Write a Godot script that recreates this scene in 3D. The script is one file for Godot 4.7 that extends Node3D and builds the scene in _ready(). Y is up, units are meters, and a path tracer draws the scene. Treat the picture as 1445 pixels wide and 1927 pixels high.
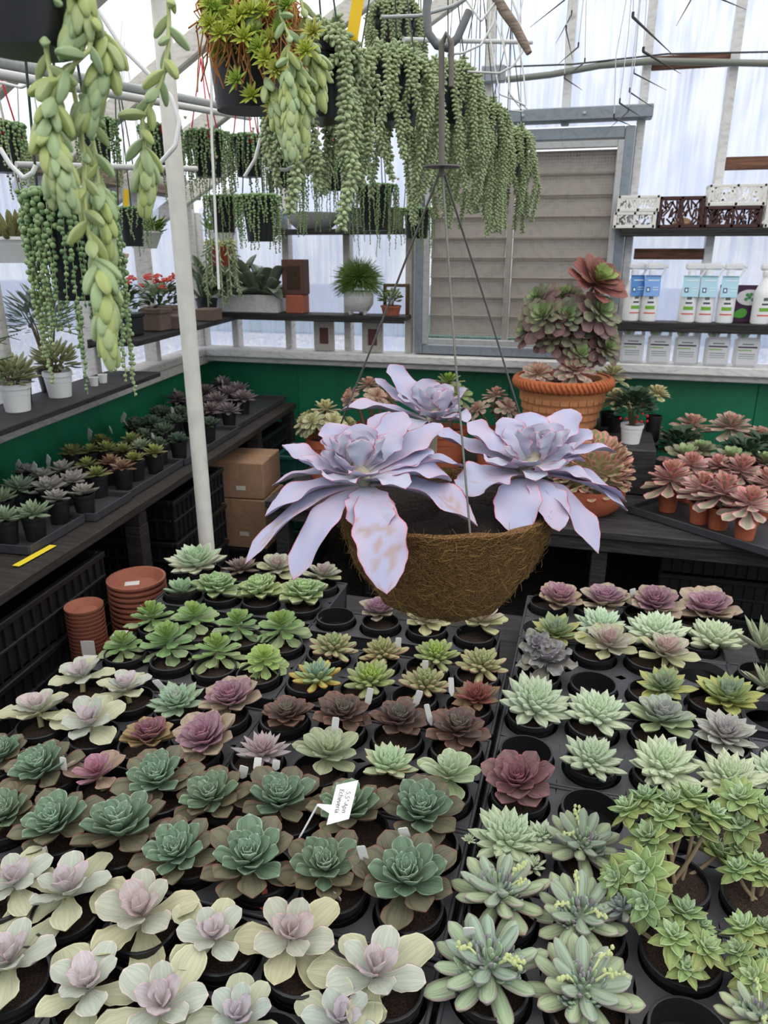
extends Node3D
# A greenhouse corner full of succulents. Metres, y up. The greenhouse's gable wall stands at z = -4.03,
# its long side wall runs from the corner at (-2.23, 0, -4.03) towards and past the camera.

const TABLE := 0.556        # top of the plant table
const DECK := 0.652         # deck of the carry trays that stand on it
const BENCH := 0.78         # bench along the side wall
const SHOW := 0.58          # bench along the gable wall
const BACK := -4.03

var rng := RandomNumberGenerator.new()
var counts := {}
var mats := {}
var kept := {}
var tex := {}

func _ready() -> void:
	rng.seed = 20240611
	view_and_light()
	textures()
	structure()
	plant_table()
	hanging_basket()
	side_bench()
	show_bench()
	shelves()
	burro_tails()
	near_tails()
	pearl_strings()
	overhead()

func view_and_light() -> void:
	var cam = Camera3D.new()
	cam.name = "camera"
	cam.position = Vector3(0, 1.6, 0)
	cam.rotation = Vector3(deg_to_rad(-19.5), deg_to_rad(15.4), 0)
	cam.near = 0.03
	cam.far = 200.0
	var lens = CameraAttributesPhysical.new()
	lens.frustum_focal_length = 17.439
	lens.frustum_focus_distance = 1.18
	lens.frustum_near = 0.03
	lens.frustum_far = 200.0
	lens.exposure_aperture = 6.5
	cam.attributes = lens
	cam.fov = 69.06
	add_child(cam)
	cam.current = true
	var e = Environment.new()
	var sky = ProceduralSkyMaterial.new()   # even cloud cover: about twice as bright overhead as at the horizon
	sky.sky_top_color = Color(0.985, 0.975, 0.955)
	sky.sky_horizon_color = Color(0.585, 0.605, 0.64)
	sky.sky_curve = 0.35
	sky.ground_horizon_color = Color(0.5, 0.5, 0.49)
	sky.ground_bottom_color = Color(0.36, 0.36, 0.35)
	sky.sun_angle_max = 0.0
	sky.energy_multiplier = 3.0
	var s = Sky.new()
	s.sky_material = sky
	e.background_mode = Environment.BG_SKY
	e.sky = s
	e.tonemap_mode = Environment.TONE_MAPPER_LINEAR
	e.tonemap_exposure = 1.0
	e.sdfgi_enabled = true
	e.ssao_enabled = true
	e.ssil_enabled = true
	var w = WorldEnvironment.new()
	w.name = "world"
	w.environment = e
	add_child(w)

# ---------------------------------------------------------------- helpers
class MB:
	var v = PackedVector3Array()
	var n = PackedVector3Array()
	var c = PackedColorArray()
	var u = PackedVector2Array()
	var i = PackedInt32Array()
	var tint = Color.WHITE

	func put(p: Vector3, nn: Vector3, uv := Vector2.ZERO) -> int:
		v.append(p)
		n.append(nn)
		c.append(tint)
		u.append(uv)
		return v.size() - 1

	func tri(a: int, b: int, d: int) -> void:
		i.append(a)
		i.append(b)
		i.append(d)

	# a flat polygon, turned to face along `out`
	func face(ps: Array, out: Vector3, uvs := []) -> void:
		var nn: Vector3 = (ps[2] - ps[0]).cross(ps[1] - ps[0])
		if ps.size() > 3 and nn.length_squared() < 1e-14:
			nn = (ps[3] - ps[0]).cross(ps[2] - ps[0])
		nn = nn.normalized()
		var flip = nn.dot(out) < 0.0
		if flip:
			nn = -nn
		var at = v.size()
		for k in ps.size():
			put(ps[k], nn, uvs[k] if uvs else Vector2(ps[k].x + ps[k].z, ps[k].y))
		for k in range(1, ps.size() - 1):
			if flip:
				tri(at, at + k + 1, at + k)
			else:
				tri(at, at + k, at + k + 1)

	# a box with chamfered edges; size, then where
	func box(at: Vector3, s: Vector3, ch := 0.0, turn := Basis()) -> void:
		var h = s * 0.5
		ch = minf(ch, minf(h.x, minf(h.y, h.z)) * 0.9)
		if ch <= 0.0:
			for ax in 3:
				for sg in [-1.0, 1.0]:
					var a = Vector3.ZERO
					a[ax] = sg * h[ax]
					var p = Vector3.ZERO
					p[(ax + 1) % 3] = h[(ax + 1) % 3]
					var q = Vector3.ZERO
					q[(ax + 2) % 3] = h[(ax + 2) % 3]
					face([at + turn * (a - p - q), at + turn * (a + p - q), at + turn * (a + p + q), at + turn * (a - p + q)], turn * a)
			return
		for ax in 3:
			var b = (ax + 1) % 3
			var d = (ax + 2) % 3
			for sg in [-1.0, 1.0]:
				var ps = []
				for k in [[-1, -1], [1, -1], [1, 1], [-1, 1]]:
					var p = Vector3.ZERO
					p[ax] = sg * h[ax]
					p[b] = k[0] * (h[b] - ch)
					p[d] = k[1] * (h[d] - ch)
					ps.append(at + turn * p)
				var o = Vector3.ZERO
				o[ax] = sg
				face(ps, turn * o)
				for sb in [-1.0, 1.0]:
					var es = []
					for k in [[0, -1], [0, 1], [1, 1], [1, -1]]:
						var p = Vector3.ZERO
						p[ax] = sg * (h[ax] - (ch if k[0] == 1 else 0.0))
						p[b] = sb * (h[b] - (0.0 if k[0] == 1 else ch))
						p[d] = k[1] * (h[d] - ch)
						es.append(at + turn * p)
					var o2 = Vector3.ZERO
					o2[ax] = sg
					o2[b] = sb
					face(es, turn * o2)
		for sx in [-1.0, 1.0]:
			for sy in [-1.0, 1.0]:
				for sz in [-1.0, 1.0]:
					face([at + turn * Vector3(sx * h.x, sy * (h.y - ch), sz * (h.z - ch)), at + turn * Vector3(sx * (h.x - ch), sy * h.y, sz * (h.z - ch)), at + turn * Vector3(sx * (h.x - ch), sy * (h.y - ch), sz * h.z)], turn * Vector3(sx, sy, sz))

	# a smooth skin over rows of points; rows of equal length, closed round when `ring`
	func skin(rows: Array, cols: Array, ring := true, uvs := []) -> void:
		var at = v.size()
		var w: int = rows[0].size()
		for r in rows.size():
			for k in w:
				put(rows[r][k], Vector3.ZERO, uvs[r][k] if uvs else Vector2(float(k) / w, float(r) / rows.size()))
				if cols:
					c[c.size() - 1] = cols[r][k]
		var last = w if ring else w - 1
		for r in rows.size() - 1:
			for k in last:
				var a = at + r * w + k
				var b = at + r * w + (k + 1) % w
				_sm(a, b, a + w)
				_sm(b, b + w, a + w)
		for k in range(at, v.size()):
			n[k] = n[k].normalized() if n[k].length_squared() > 0.0 else Vector3.UP

	func _sm(a: int, b: int, d: int) -> void:
		var nn = (v[d] - v[a]).cross(v[b] - v[a])
		if nn.length_squared() < 1e-18:
			return
		n[a] += nn
		n[b] += nn
		n[d] += nn
		tri(a, b, d)

	# points joined by a round tube
	func tube(ps: Array, rad: Variant, seg := 8, caps := true) -> void:
		var rows = []
		var ref = Vector3.UP
		var d0: Vector3 = (ps[1] - ps[0]).normalized()
		if absf(d0.dot(ref)) > 0.9:
			ref = Vector3.RIGHT
		var side = d0.cross(ref).normalized()
		for k in ps.size():
			var d: Vector3 = (ps[mini(k + 1, ps.size() - 1)] - ps[maxi(k - 1, 0)]).normalized()
			side = (side - d * side.dot(d)).normalized()
			var up = side.cross(d)
			var r: float = rad[k] if rad is Array else rad
			var row = PackedVector3Array()
			for s in seg:
				var a = TAU * s / seg
				row.append(ps[k] + (side * cos(a) + up * sin(a)) * r)
			rows.append(row)
		skin(rows, [])
		if caps:
			face(Array(rows[0]), ps[0] - ps[1])
			face(Array(rows[-1]), ps[-1] - ps[-2])

	# a turned shape: outline of (radius, height) from outside bottom to inside, sharp where it bends by more than 40 degrees
	func lathe(prof: Array, seg := 28, at := Vector3.ZERO, squash := Vector2.ONE) -> void:
		var k = 0
		while k < prof.size() - 1:
			var stop = k + 1
			while stop < prof.size() - 1:
				var d0: Vector2 = (prof[stop] - prof[stop - 1]).normalized()
				var d1: Vector2 = (prof[stop + 1] - prof[stop]).normalized()
				if d0.dot(d1) < 0.77:
					break
				stop += 1
			var rows = []
			var uvs = []
			for j in range(k, stop + 1):
				var row = PackedVector3Array()
				var uv = PackedVector2Array()
				for s in seg + 1:
					var a = TAU * (s % seg) / seg
					row.append(at + Vector3(cos(a) * prof[j].x * squash.x, prof[j].y, -sin(a) * prof[j].x * squash.y))
					uv.append(Vector2(float(s) / seg, 1.0 - float(j) / (prof.size() - 1)))
				rows.append(row)
				uvs.append(uv)
			rows.reverse()
			uvs.reverse()
			skin(rows, [], false, uvs)
			k = stop

	func mesh() -> ArrayMesh:
		var a = []
		a.resize(Mesh.ARRAY_MAX)
		a[Mesh.ARRAY_VERTEX] = v
		a[Mesh.ARRAY_NORMAL] = n
		a[Mesh.ARRAY_COLOR] = c
		a[Mesh.ARRAY_TEX_UV] = u
		a[Mesh.ARRAY_INDEX] = i
		var m = ArrayMesh.new()
		m.add_surface_from_arrays(Mesh.PRIMITIVE_TRIANGLES, a)
		return m

func numbered(called: String) -> String:
	counts[called] = counts.get(called, 0) + 1
	return called if counts[called] == 1 else "%s_%03d" % [called, counts[called] - 1]

# a thing: a Node3D at its base whose children are its parts
func thing(called: String, label: String, category: String, at := Vector3.ZERO, turn := 0.0, group := "") -> Node3D:
	var o = Node3D.new()
	o.name = numbered(called)
	add_child(o)
	o.position = at
	o.rotation.y = turn
	o.set_meta("label", label)
	o.set_meta("category", category)
	if group:
		o.set_meta("group", group)
	return o

# a part: one mesh under its thing
func part(called: String, m: Variant, material: Material, parent: Node3D, at := Transform3D()) -> MeshInstance3D:
	var o = MeshInstance3D.new()
	o.name = called
	o.mesh = m.mesh() if m is MB else m
	o.material_override = material
	o.transform = at
	parent.add_child(o, true)
	return o

func single(called: String, label: String, category: String, m: Variant, material: Material, at := Transform3D(), group := "") -> MeshInstance3D:
	var o = part(numbered(called), m, material, self, at)
	o.set_meta("label", label)
	o.set_meta("category", category)
	if group:
		o.set_meta("group", group)
	return o

func struct(called: String, m: Variant, material: Material, at := Transform3D()) -> MeshInstance3D:
	var o = part(numbered(called), m, material, self, at)
	o.set_meta("kind", "structure")
	return o

func many(called: String, m: Mesh, material: Material, parent: Node3D, where: Array, tints := []) -> void:
	if where.is_empty():
		return
	var mm = MultiMesh.new()
	mm.transform_format = MultiMesh.TRANSFORM_3D
	mm.use_colors = tints.size() > 0
	mm.mesh = m
	mm.instance_count = where.size()
	for k in where.size():
		mm.set_instance_transform(k, where[k])
		if tints:
			mm.set_instance_color(k, tints[k])
	var o = MultiMeshInstance3D.new()
	o.name = called
	o.multimesh = mm
	o.material_override = material
	o.set_meta("kind", "stuff")
	parent.add_child(o, true)

func rgb(r: int, g: int, b: int) -> Color:
	return Color(r / 255.0, g / 255.0, b / 255.0)

func hexl(c: Color) -> Color:
	return c.srgb_to_linear()

# plain surface; texture names a grey texture that breaks the colour up
func mat(c: Color, rough := 0.6, texture := "", scale := 1.0, extra := {}) -> StandardMaterial3D:
	var key = str(c) + str(rough) + texture + str(scale) + str(extra)
	if mats.has(key):
		return mats[key]
	var m = StandardMaterial3D.new()
	m.albedo_color = c
	m.roughness = rough
	m.metallic_specular = extra.get("spec", 0.45)
	m.metallic = extra.get("metal", 0.0)
	if texture:
		m.albedo_texture = tex[texture]
		m.uv1_scale = Vector3.ONE * scale
		if not extra.get("uv", false):
			m.uv1_triplanar = true
			m.uv1_world_triplanar = extra.get("world", true)
	if extra.has("bump"):
		m.heightmap_enabled = true
		m.heightmap_texture = tex[extra.get("bumptex", texture)]
		m.heightmap_scale = extra.bump
	if extra.get("vc", false):
		m.vertex_color_use_as_albedo = true
	if extra.has("back"):
		m.backlight_enabled = true
		m.backlight = extra.back
	if extra.has("sheen"):
		m.rim_enabled = true
		m.rim = extra.sheen
	mats[key] = m
	return m

func noise_image(w: int, h: int, freq: Vector2, lo: float, hi: float, oct: int, seed_: int, power := 1.0) -> Image:
	var f = FastNoiseLite.new()
	f.seed = seed_
	f.noise_type = FastNoiseLite.TYPE_SIMPLEX_SMOOTH
	f.frequency = 1.0
	f.fractal_octaves = oct
	var im = Image.create(w, h, false, Image.FORMAT_RGBA8)
	for y in h:
		for x in w:
			var a = TAU * x / w
			var b = TAU * y / h
			# a torus in space, so that the picture repeats without a seam
			var q = f.get_noise_3d(cos(a) * freq.x + sin(b) * freq.y * 0.37, sin(a) * freq.x + cos(b) * freq.y, sin(b) * freq.y + 3.0)
			var k = lerpf(lo, hi, pow(clampf(0.5 + q * 0.9, 0.0, 1.0), power))
			im.set_pixel(x, y, Color(k, k, k, 1))
	return im

func textures() -> void:
	tex.blot = ImageTexture.create_from_image(noise_image(192, 192, Vector2(1.6, 1.6), 0.91, 1.06, 5, 3))
	tex.soil = ImageTexture.create_from_image(noise_image(192, 192, Vector2(6, 6), 0.35, 1.25, 4, 5))
	tex.grain = ImageTexture.create_from_image(noise_image(256, 128, Vector2(0.5, 7.0), 0.55, 1.15, 4, 9))
	tex.peel = ImageTexture.create_from_image(noise_image(256, 192, Vector2(1.2, 3.5), 0.82, 1.08, 5, 21, 0.6))
	tex.leaf = ImageTexture.create_from_image(noise_image(128, 64, Vector2(2.2, 0.35), 0.82, 1.1, 3, 12))
	tex.streak = ImageTexture.create_from_image(noise_image(128, 64, Vector2(4.5, 0.4), 0.86, 1.07, 3, 15))
	# plastic film with trails of condensation: alpha carries how milky it is
	var run = noise_image(256, 192, Vector2(7.0, 0.5), 0.0, 1.0, 4, 31)
	var cloud = noise_image(256, 192, Vector2(0.8, 0.8), 0.0, 1.0, 4, 32)
	for y in 192:
		for x in 256:
			var a: float = run.get_pixel(x, y).r
			var b: float = cloud.get_pixel(x, y).r
			run.set_pixel(x, y, Color(0.9, 0.925, 0.985, clampf(0.5 + 0.3 * b + 0.3 * (a - 0.5), 0.2, 0.92)))
	tex.film = ImageTexture.create_from_image(run)

# ---------------------------------------------------------------- the greenhouse
# a point by the side wall: s metres from the corner towards the camera, y up, off metres into the room
func side(s: float, y: float, off := 0.0) -> Vector3:
	var a = deg_to_rad(7.0)
	return Vector3(-2.23 + sin(a) * s + cos(a) * off, y, BACK + cos(a) * s - sin(a) * off)

func side_frame() -> Basis:
	return Basis(Vector3.UP, deg_to_rad(90.0 + 7.0)) * Basis(Vector3(-1, 0, 0), Vector3.UP, Vector3(0, 0, -1))

func sheet(a: Vector3, b: Vector3, c: Vector3, d: Vector3) -> MB:
	var m = MB.new()
	var w = a.distance_to(b)
	var h = a.distance_to(d)
	m.face([a, b, c, d], (c - a).cross(b - a), [Vector2(0, h), Vector2(w, h), Vector2(w, 0), Vector2(0, 0)])
	return m

func roof_y(x: float) -> float:
	return 1.92 + 0.56 * (minf(x, 3.4 - x) + 2.0)

func structure() -> void:
	var wood = mat(rgb(222, 221, 218), 0.8, "peel", 2.2, {"bump": 0.25})
	var worn = mat(rgb(206, 202, 195), 0.85, "peel", 3.1, {"bump": 0.3})
	var green = mat(rgb(34, 122, 86), 0.42, "blot", 0.9)
	var dark = mat(rgb(44, 41, 40), 0.8, "blot", 1.5)
	var film = StandardMaterial3D.new()
	film.albedo_texture = tex.film
	film.albedo_color = Color(0.9, 0.93, 0.99)
	film.transparency = BaseMaterial3D.TRANSPARENCY_ALPHA
	film.roughness = 0.35
	film.cull_mode = BaseMaterial3D.CULL_DISABLED
	film.backlight_enabled = true
	film.backlight = Color(0.95, 0.96, 0.98)
	film.uv1_scale = Vector3(1.1, 0.55, 1)
	var u = side_frame()

	var m = MB.new()
	m.box(Vector3(1.0, -0.05, -0.2), Vector3(8.0, 0.1, 9.0))
	struct("floor", m, mat(rgb(58, 54, 50), 0.95, "soil", 1.2))
	# knee walls, painted green
	m = MB.new()
	m.box(Vector3(0.95, 0.51, BACK - 0.04), Vector3(6.5, 1.02, 0.06))
	var w = struct("wall_back", m, green)
	for x in [-1.02, 0.2, 1.42]:
		m = MB.new()
		m.box(Vector3(x, 0.51, BACK - 0.009), Vector3(1.216, 1.016, 0.012), 0.002)
		part("panel", m, green, w)
	m = MB.new()
	m.box(side(4.0, 0.51, -0.04), Vector3(8.1, 1.02, 0.06), 0.0, u)
	w = struct("wall_left", m, green)
	for k in 3:
		m = MB.new()
		m.box(side(0.62 + 1.22 * k, 0.51, -0.009), Vector3(1.216, 1.016, 0.012), 0.002, u)
		part("panel", m, green, w)
	m = MB.new()
	m.box(Vector3(4.23, 0.51, -0.2), Vector3(0.06, 1.02, 8.0))
	struct("wall_right", m, green)
	m = MB.new()
	m.box(Vector3(1.1, 0.51, 4.0), Vector3(6.4, 1.02, 0.06))
	struct("wall_front", m, green)
	# sills
	m = MB.new()
	m.box(Vector3(0.95, 1.04, BACK + 0.03), Vector3(6.5, 0.045, 0.2), 0.006)
	m.box(Vector3(0.95, 1.0, BACK + 0.085), Vector3(6.5, 0.028, 0.02), 0.004)
	struct("trim_1", m, wood)
	m = MB.new()
	m.box(side(4.0, 1.04, 0.0), Vector3(8.1, 0.04, 0.16), 0.006, u)
	m.box(side(4.0, 1.0, 0.055), Vector3(8.1, 0.06, 0.02), 0.004, u)
	struct("trim_2", m, worn)
	# studs and film of the gable wall
	var xs = [-2.2, -1.99, -1.66, -1.31, -0.965, -0.59, -0.22, 0.125, 0.49, 0.86, 1.24, 1.62, 2.0, 2.4, 2.8, 3.2, 3.6, 4.2]
	for k in xs.size():
		var x: float = xs[k]
		var low = 2.15 if x > -0.9 and x < 0.1 else 1.06
		var high = roof_y(x) - 0.02
		if high - low > 0.1:
			m = MB.new()
			m.box(Vector3(x, (low + high) / 2, BACK), Vector3(0.038, high - low, 0.07), 0.004)
			struct("trim_%d" % (3 + k), m, wood if x > -0.3 else worn)
		if k + 1 < xs.size():
			var x2: float = xs[k + 1]
			var lo2 = 2.15 if x > -0.97 and x2 < 0.13 else 1.06
			struct("window_%d" % (1 + k), sheet(Vector3(x, lo2, BACK - 0.04), Vector3(x2, lo2, BACK - 0.04), Vector3(x2, roof_y(x2), BACK - 0.04), Vector3(x, roof_y(x), BACK - 0.04)), film)
	# studs and film of the side wall
	for k in 14:
		var s = 0.05 + 0.6 * k
		m = MB.new()
		m.box(side(s, 1.47, 0.0), Vector3(0.045, 0.84, 0.07), 0.004, u)
		struct("trim_%d" % (30 + k), m, worn)
		if k < 13:
			struct("window_%d" % (30 + k), sheet(side(s, 1.06, -0.04), side(s + 0.6, 1.06, -0.04), side(s + 0.6, 1.9, -0.04), side(s, 1.9, -0.04)), film)
	m = MB.new()
	m.box(side(4.0, 1.9, 0.0), Vector3(8.1, 0.09, 0.1), 0.006, u)
	struct("trim_50", m, mat(rgb(150, 132, 118), 0.85, "grain", 1.4))
	# film of the far walls
	struct("window_50", sheet(Vector3(4.23, 1.02, 4.0), Vector3(4.23, 1.02, -4.0), Vector3(4.23, 2.0, -4.0), Vector3(4.23, 2.0, 4.0)), film)
	struct("window_51", sheet(Vector3(-1.3, 1.02, 4.0), Vector3(4.2, 1.02, 4.0), Vector3(4.2, 3.6, 4.0), Vector3(-1.3, 3.6, 4.0)), film)
	# rafters and roof film
	var zs = []
	for k in 15:
		zs.append(-3.72 + 0.56 * k)
	var ridge = Vector3(1.7, roof_y(1.7), 0)
	for k in zs.size():
		var z: float = zs[k]
		var foot = Vector3(-2.3 + 0.123 * (z + 4.03), 0, z)
		foot.y = roof_y(foot.x) - 0.03
		var top = Vector3(ridge.x, ridge.y, z)
		var d = (top - foot).normalized()
		m = MB.new()
		m.box((foot + top) / 2, Vector3(foot.distance_to(top) + 0.1, 0.075, 0.04), 0.005, Basis(d, Vector3(0, 0, 1).cross(d), Vector3(0, 0, 1)))
		var far = Vector3(4.3, roof_y(4.3), z)
		d = (far - top).normalized()
		m.box((far + top) / 2, Vector3(far.distance_to(top), 0.075, 0.04), 0.005, Basis(d, Vector3(0, 0, 1).cross(d), Vector3(0, 0, 1)))
		struct("trim_%d" % (60 + k), m, worn)
	var cover = film.duplicate()
	cover.albedo_color = Color(0.95, 0.96, 0.98, 0.35)
	var z0 = -4.1
	var z1 = 4.1
	m = sheet(Vector3(-2.5, roof_y(-2.5) + 0.05, z1), Vector3(-2.5, roof_y(-2.5) + 0.05, z0), Vector3(1.7, ridge.y + 0.05, z0), Vector3(1.7, ridge.y + 0.05, z1))
	struct("ceiling", m, cover)
	m = sheet(Vector3(1.7, ridge.y + 0.05, z1), Vector3(1.7, ridge.y + 0.05, z0), Vector3(4.4, roof_y(4.4) + 0.05, z0), Vector3(4.4, roof_y(4.4) + 0.05, z1))
	struct("ceiling", m, cover)
	# bare boards nailed between the studs
	var board = mat(rgb(128, 88, 68), 0.75, "grain", 1.6)
	for b in [[0.31, 2.385, 0.33, 0.055], [0.68, 1.965, 0.34, 0.055], [0.32, 1.575, 0.33, 0.05], [1.05, 2.2, 0.34, 0.055]]:
		m = MB.new()
		m.box(Vector3(b[0], b[1], BACK + 0.01), Vector3(b[2], b[3], 0.022), 0.003)
		struct("trim_%d" % (80 + int(b[0] * 10)), m, board)
	fan_shutter()
	outside()

func fan_shutter() -> void:
	var zinc = mat(rgb(142, 150, 158), 0.5, "blot", 3.0, {"metal": 0.35})
	var pale = mat(rgb(186, 187, 188), 0.55, "blot", 3.0, {"metal": 0.2})
	var slatm = mat(rgb(178, 169, 161), 0.6, "blot", 2.0, {"metal": 0.15})
	var t = thing("fan_shutter", "large square louvred fan shutter in a galvanised frame in the end wall", "fan shutter", Vector3(-0.41, 1.07, BACK + 0.02))
	var w = 1.02
	var h = 1.06
	var m = MB.new()
	m.box(Vector3(-w / 2 + 0.02, h / 2, 0), Vector3(0.045, h, 0.12), 0.004)
	m.box(Vector3(w / 2 - 0.02, h / 2, 0), Vector3(0.045, h, 0.12), 0.004)
	m.box(Vector3(0, h - 0.025, 0), Vector3(w - 0.087, 0.05, 0.118), 0.003)
	m.box(Vector3(0, 0.0225, 0), Vector3(w - 0.087, 0.045, 0.118), 0.003)
	part("housing", m, zinc, t)
	m = MB.new()
	m.box(Vector3(0.02, h + 0.055, 0.03), Vector3(w + 0.1, 0.055, 0.1), 0.004)
	part("lintel", m, zinc, t)
	m = MB.new()
	for sx in [-1, 1]:
		m.box(Vector3(sx * 0.455, h / 2 - 0.005, 0.045), Vector3(0.03, 0.955, 0.03), 0.003)
	m.box(Vector3(0, 0.988, 0.045), Vector3(0.88, 0.03, 0.028), 0.003)
	m.box(Vector3(0, 0.065, 0.045), Vector3(0.88, 0.03, 0.028), 0.003)
	part("frame", m, pale, t)
	m = MB.new()
	m.box(Vector3(-0.04, h / 2 - 0.005, 0.0), Vector3(0.03, 0.9, 0.04), 0.003)
	part("mullion", m, slatm, t)
	for side_ in 2:
		var x0 = -0.44 if side_ == 0 else -0.022
		var x1 = -0.058 if side_ == 0 else 0.44
		for k in 9:
			m = MB.new()
			var y = 0.1 + 0.0965 * k
			m.box(Vector3((x0 + x1) / 2, y + 0.048, -0.005), Vector3(x1 - x0, 0.103, 0.004), 0.001, Basis(Vector3.RIGHT, deg_to_rad(-9)))
			m.box(Vector3((x0 + x1) / 2, y, 0.012), Vector3(x1 - x0, 0.008, 0.01), 0.002)
			part("slat", m, slatm, t)
	m = MB.new()
	for k in 62:
		var x = -0.44 + 0.88 * k / 61.0
		m.box(Vector3(x, 0.528, 0.036), Vector3(0.0011, 0.875, 0.0011))
		m.box(Vector3(0, 0.09 + 0.875 * k / 61.0, 0.0374), Vector3(0.885, 0.0011, 0.0011))
	part("wire_guard", m, mat(rgb(176, 170, 164), 0.5), t)
	for sx in [-0.3, 0.0, 0.28]:
		m = MB.new()
		m.lathe([Vector2(0, 0.008), Vector2(0.006, 0.007), Vector2(0.008, 0.0)], 10)
		part("bolt", m, pale, t, Transform3D(Basis(Vector3.RIGHT, PI / 2), Vector3(sx, h + 0.055, 0.081)))

func outside() -> void:
	var m = MB.new()
	m.box(Vector3(0, -0.16, -20), Vector3(90, 0.1, 90))
	struct("ground", m, mat(rgb(176, 174, 170), 0.95, "soil", 0.3))
	m = MB.new()
	m.box(Vector3(-6, -0.09, -17.4), Vector3(90, 0.06, 4.6))
	single("lawn_strip", "dark blue-green strip of ground outside beyond the wall film", "lawn", m, mat(rgb(70, 104, 98), 0.95, "soil", 0.5)).set_meta("kind", "stuff")
	var t = thing("boundary_wall", "low white boundary wall outside, blurred behind the plastic film", "wall", Vector3(0, -0.11, -20.0))
	m = MB.new()
	m.box(Vector3(0, 0.4, 0), Vector3(60, 0.8, 0.3), 0.02)
	part("footing", m, mat(rgb(176, 180, 196), 0.9, "blot", 0.5), t)
	for k in 4:
		m = MB.new()
		m.box(Vector3(0, 0.95 + 0.295 * k, 0.0), Vector3(60.04, 0.294, 0.26), 0.006)
		part("plank", m, mat(rgb(238, 238, 240), 0.8), t)

# ---------------------------------------------------------------- succulents
const SHAPES := {
	"spoon": [[0.0, 0.09], [0.15, 0.115], [0.4, 0.19], [0.62, 0.262], [0.77, 0.27], [0.88, 0.215], [0.95, 0.11], [1.0, 0.0]],
	"plump": [[0.0, 0.09], [0.15, 0.15], [0.4, 0.195], [0.65, 0.19], [0.84, 0.135], [0.94, 0.07], [1.0, 0.0]],
	"keel": [[0.0, 0.13], [0.2, 0.17], [0.45, 0.205], [0.65, 0.2], [0.8, 0.15], [0.92, 0.06], [1.0, 0.0]],
	"broad": [[0.0, 0.1], [0.2, 0.15], [0.45, 0.26], [0.68, 0.31], [0.84, 0.265], [0.94, 0.15], [1.0, 0.0]],
	"finger": [[0.0, 0.07], [0.2, 0.095], [0.5, 0.13], [0.75, 0.135], [0.88, 0.105], [0.96, 0.055], [1.0, 0.0]],
	"paddle": [[0.0, 0.055], [0.25, 0.085], [0.5, 0.15], [0.74, 0.215], [0.88, 0.19], [0.95, 0.1], [1.0, 0.0]],
	"lance": [[0.0, 0.1], [0.25, 0.15], [0.5, 0.16], [0.75, 0.11], [0.9, 0.05], [1.0, 0.0]],
	"bean": [[0.0, 0.1], [0.2, 0.17], [0.5, 0.22], [0.8, 0.2], [0.93, 0.12], [1.0, 0.0]],
}

func width_at(prof: Array, t: float) -> float:
	for k in range(1, prof.size()):
		if t <= prof[k][0]:
			var f: float = (t - prof[k - 1][0]) / (prof[k][0] - prof[k - 1][0])
			return lerpf(prof[k - 1][1], prof[k][1], f * f * (3 - 2 * f) if k > 1 and k < prof.size() - 1 else f)
	return 0.0

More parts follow.
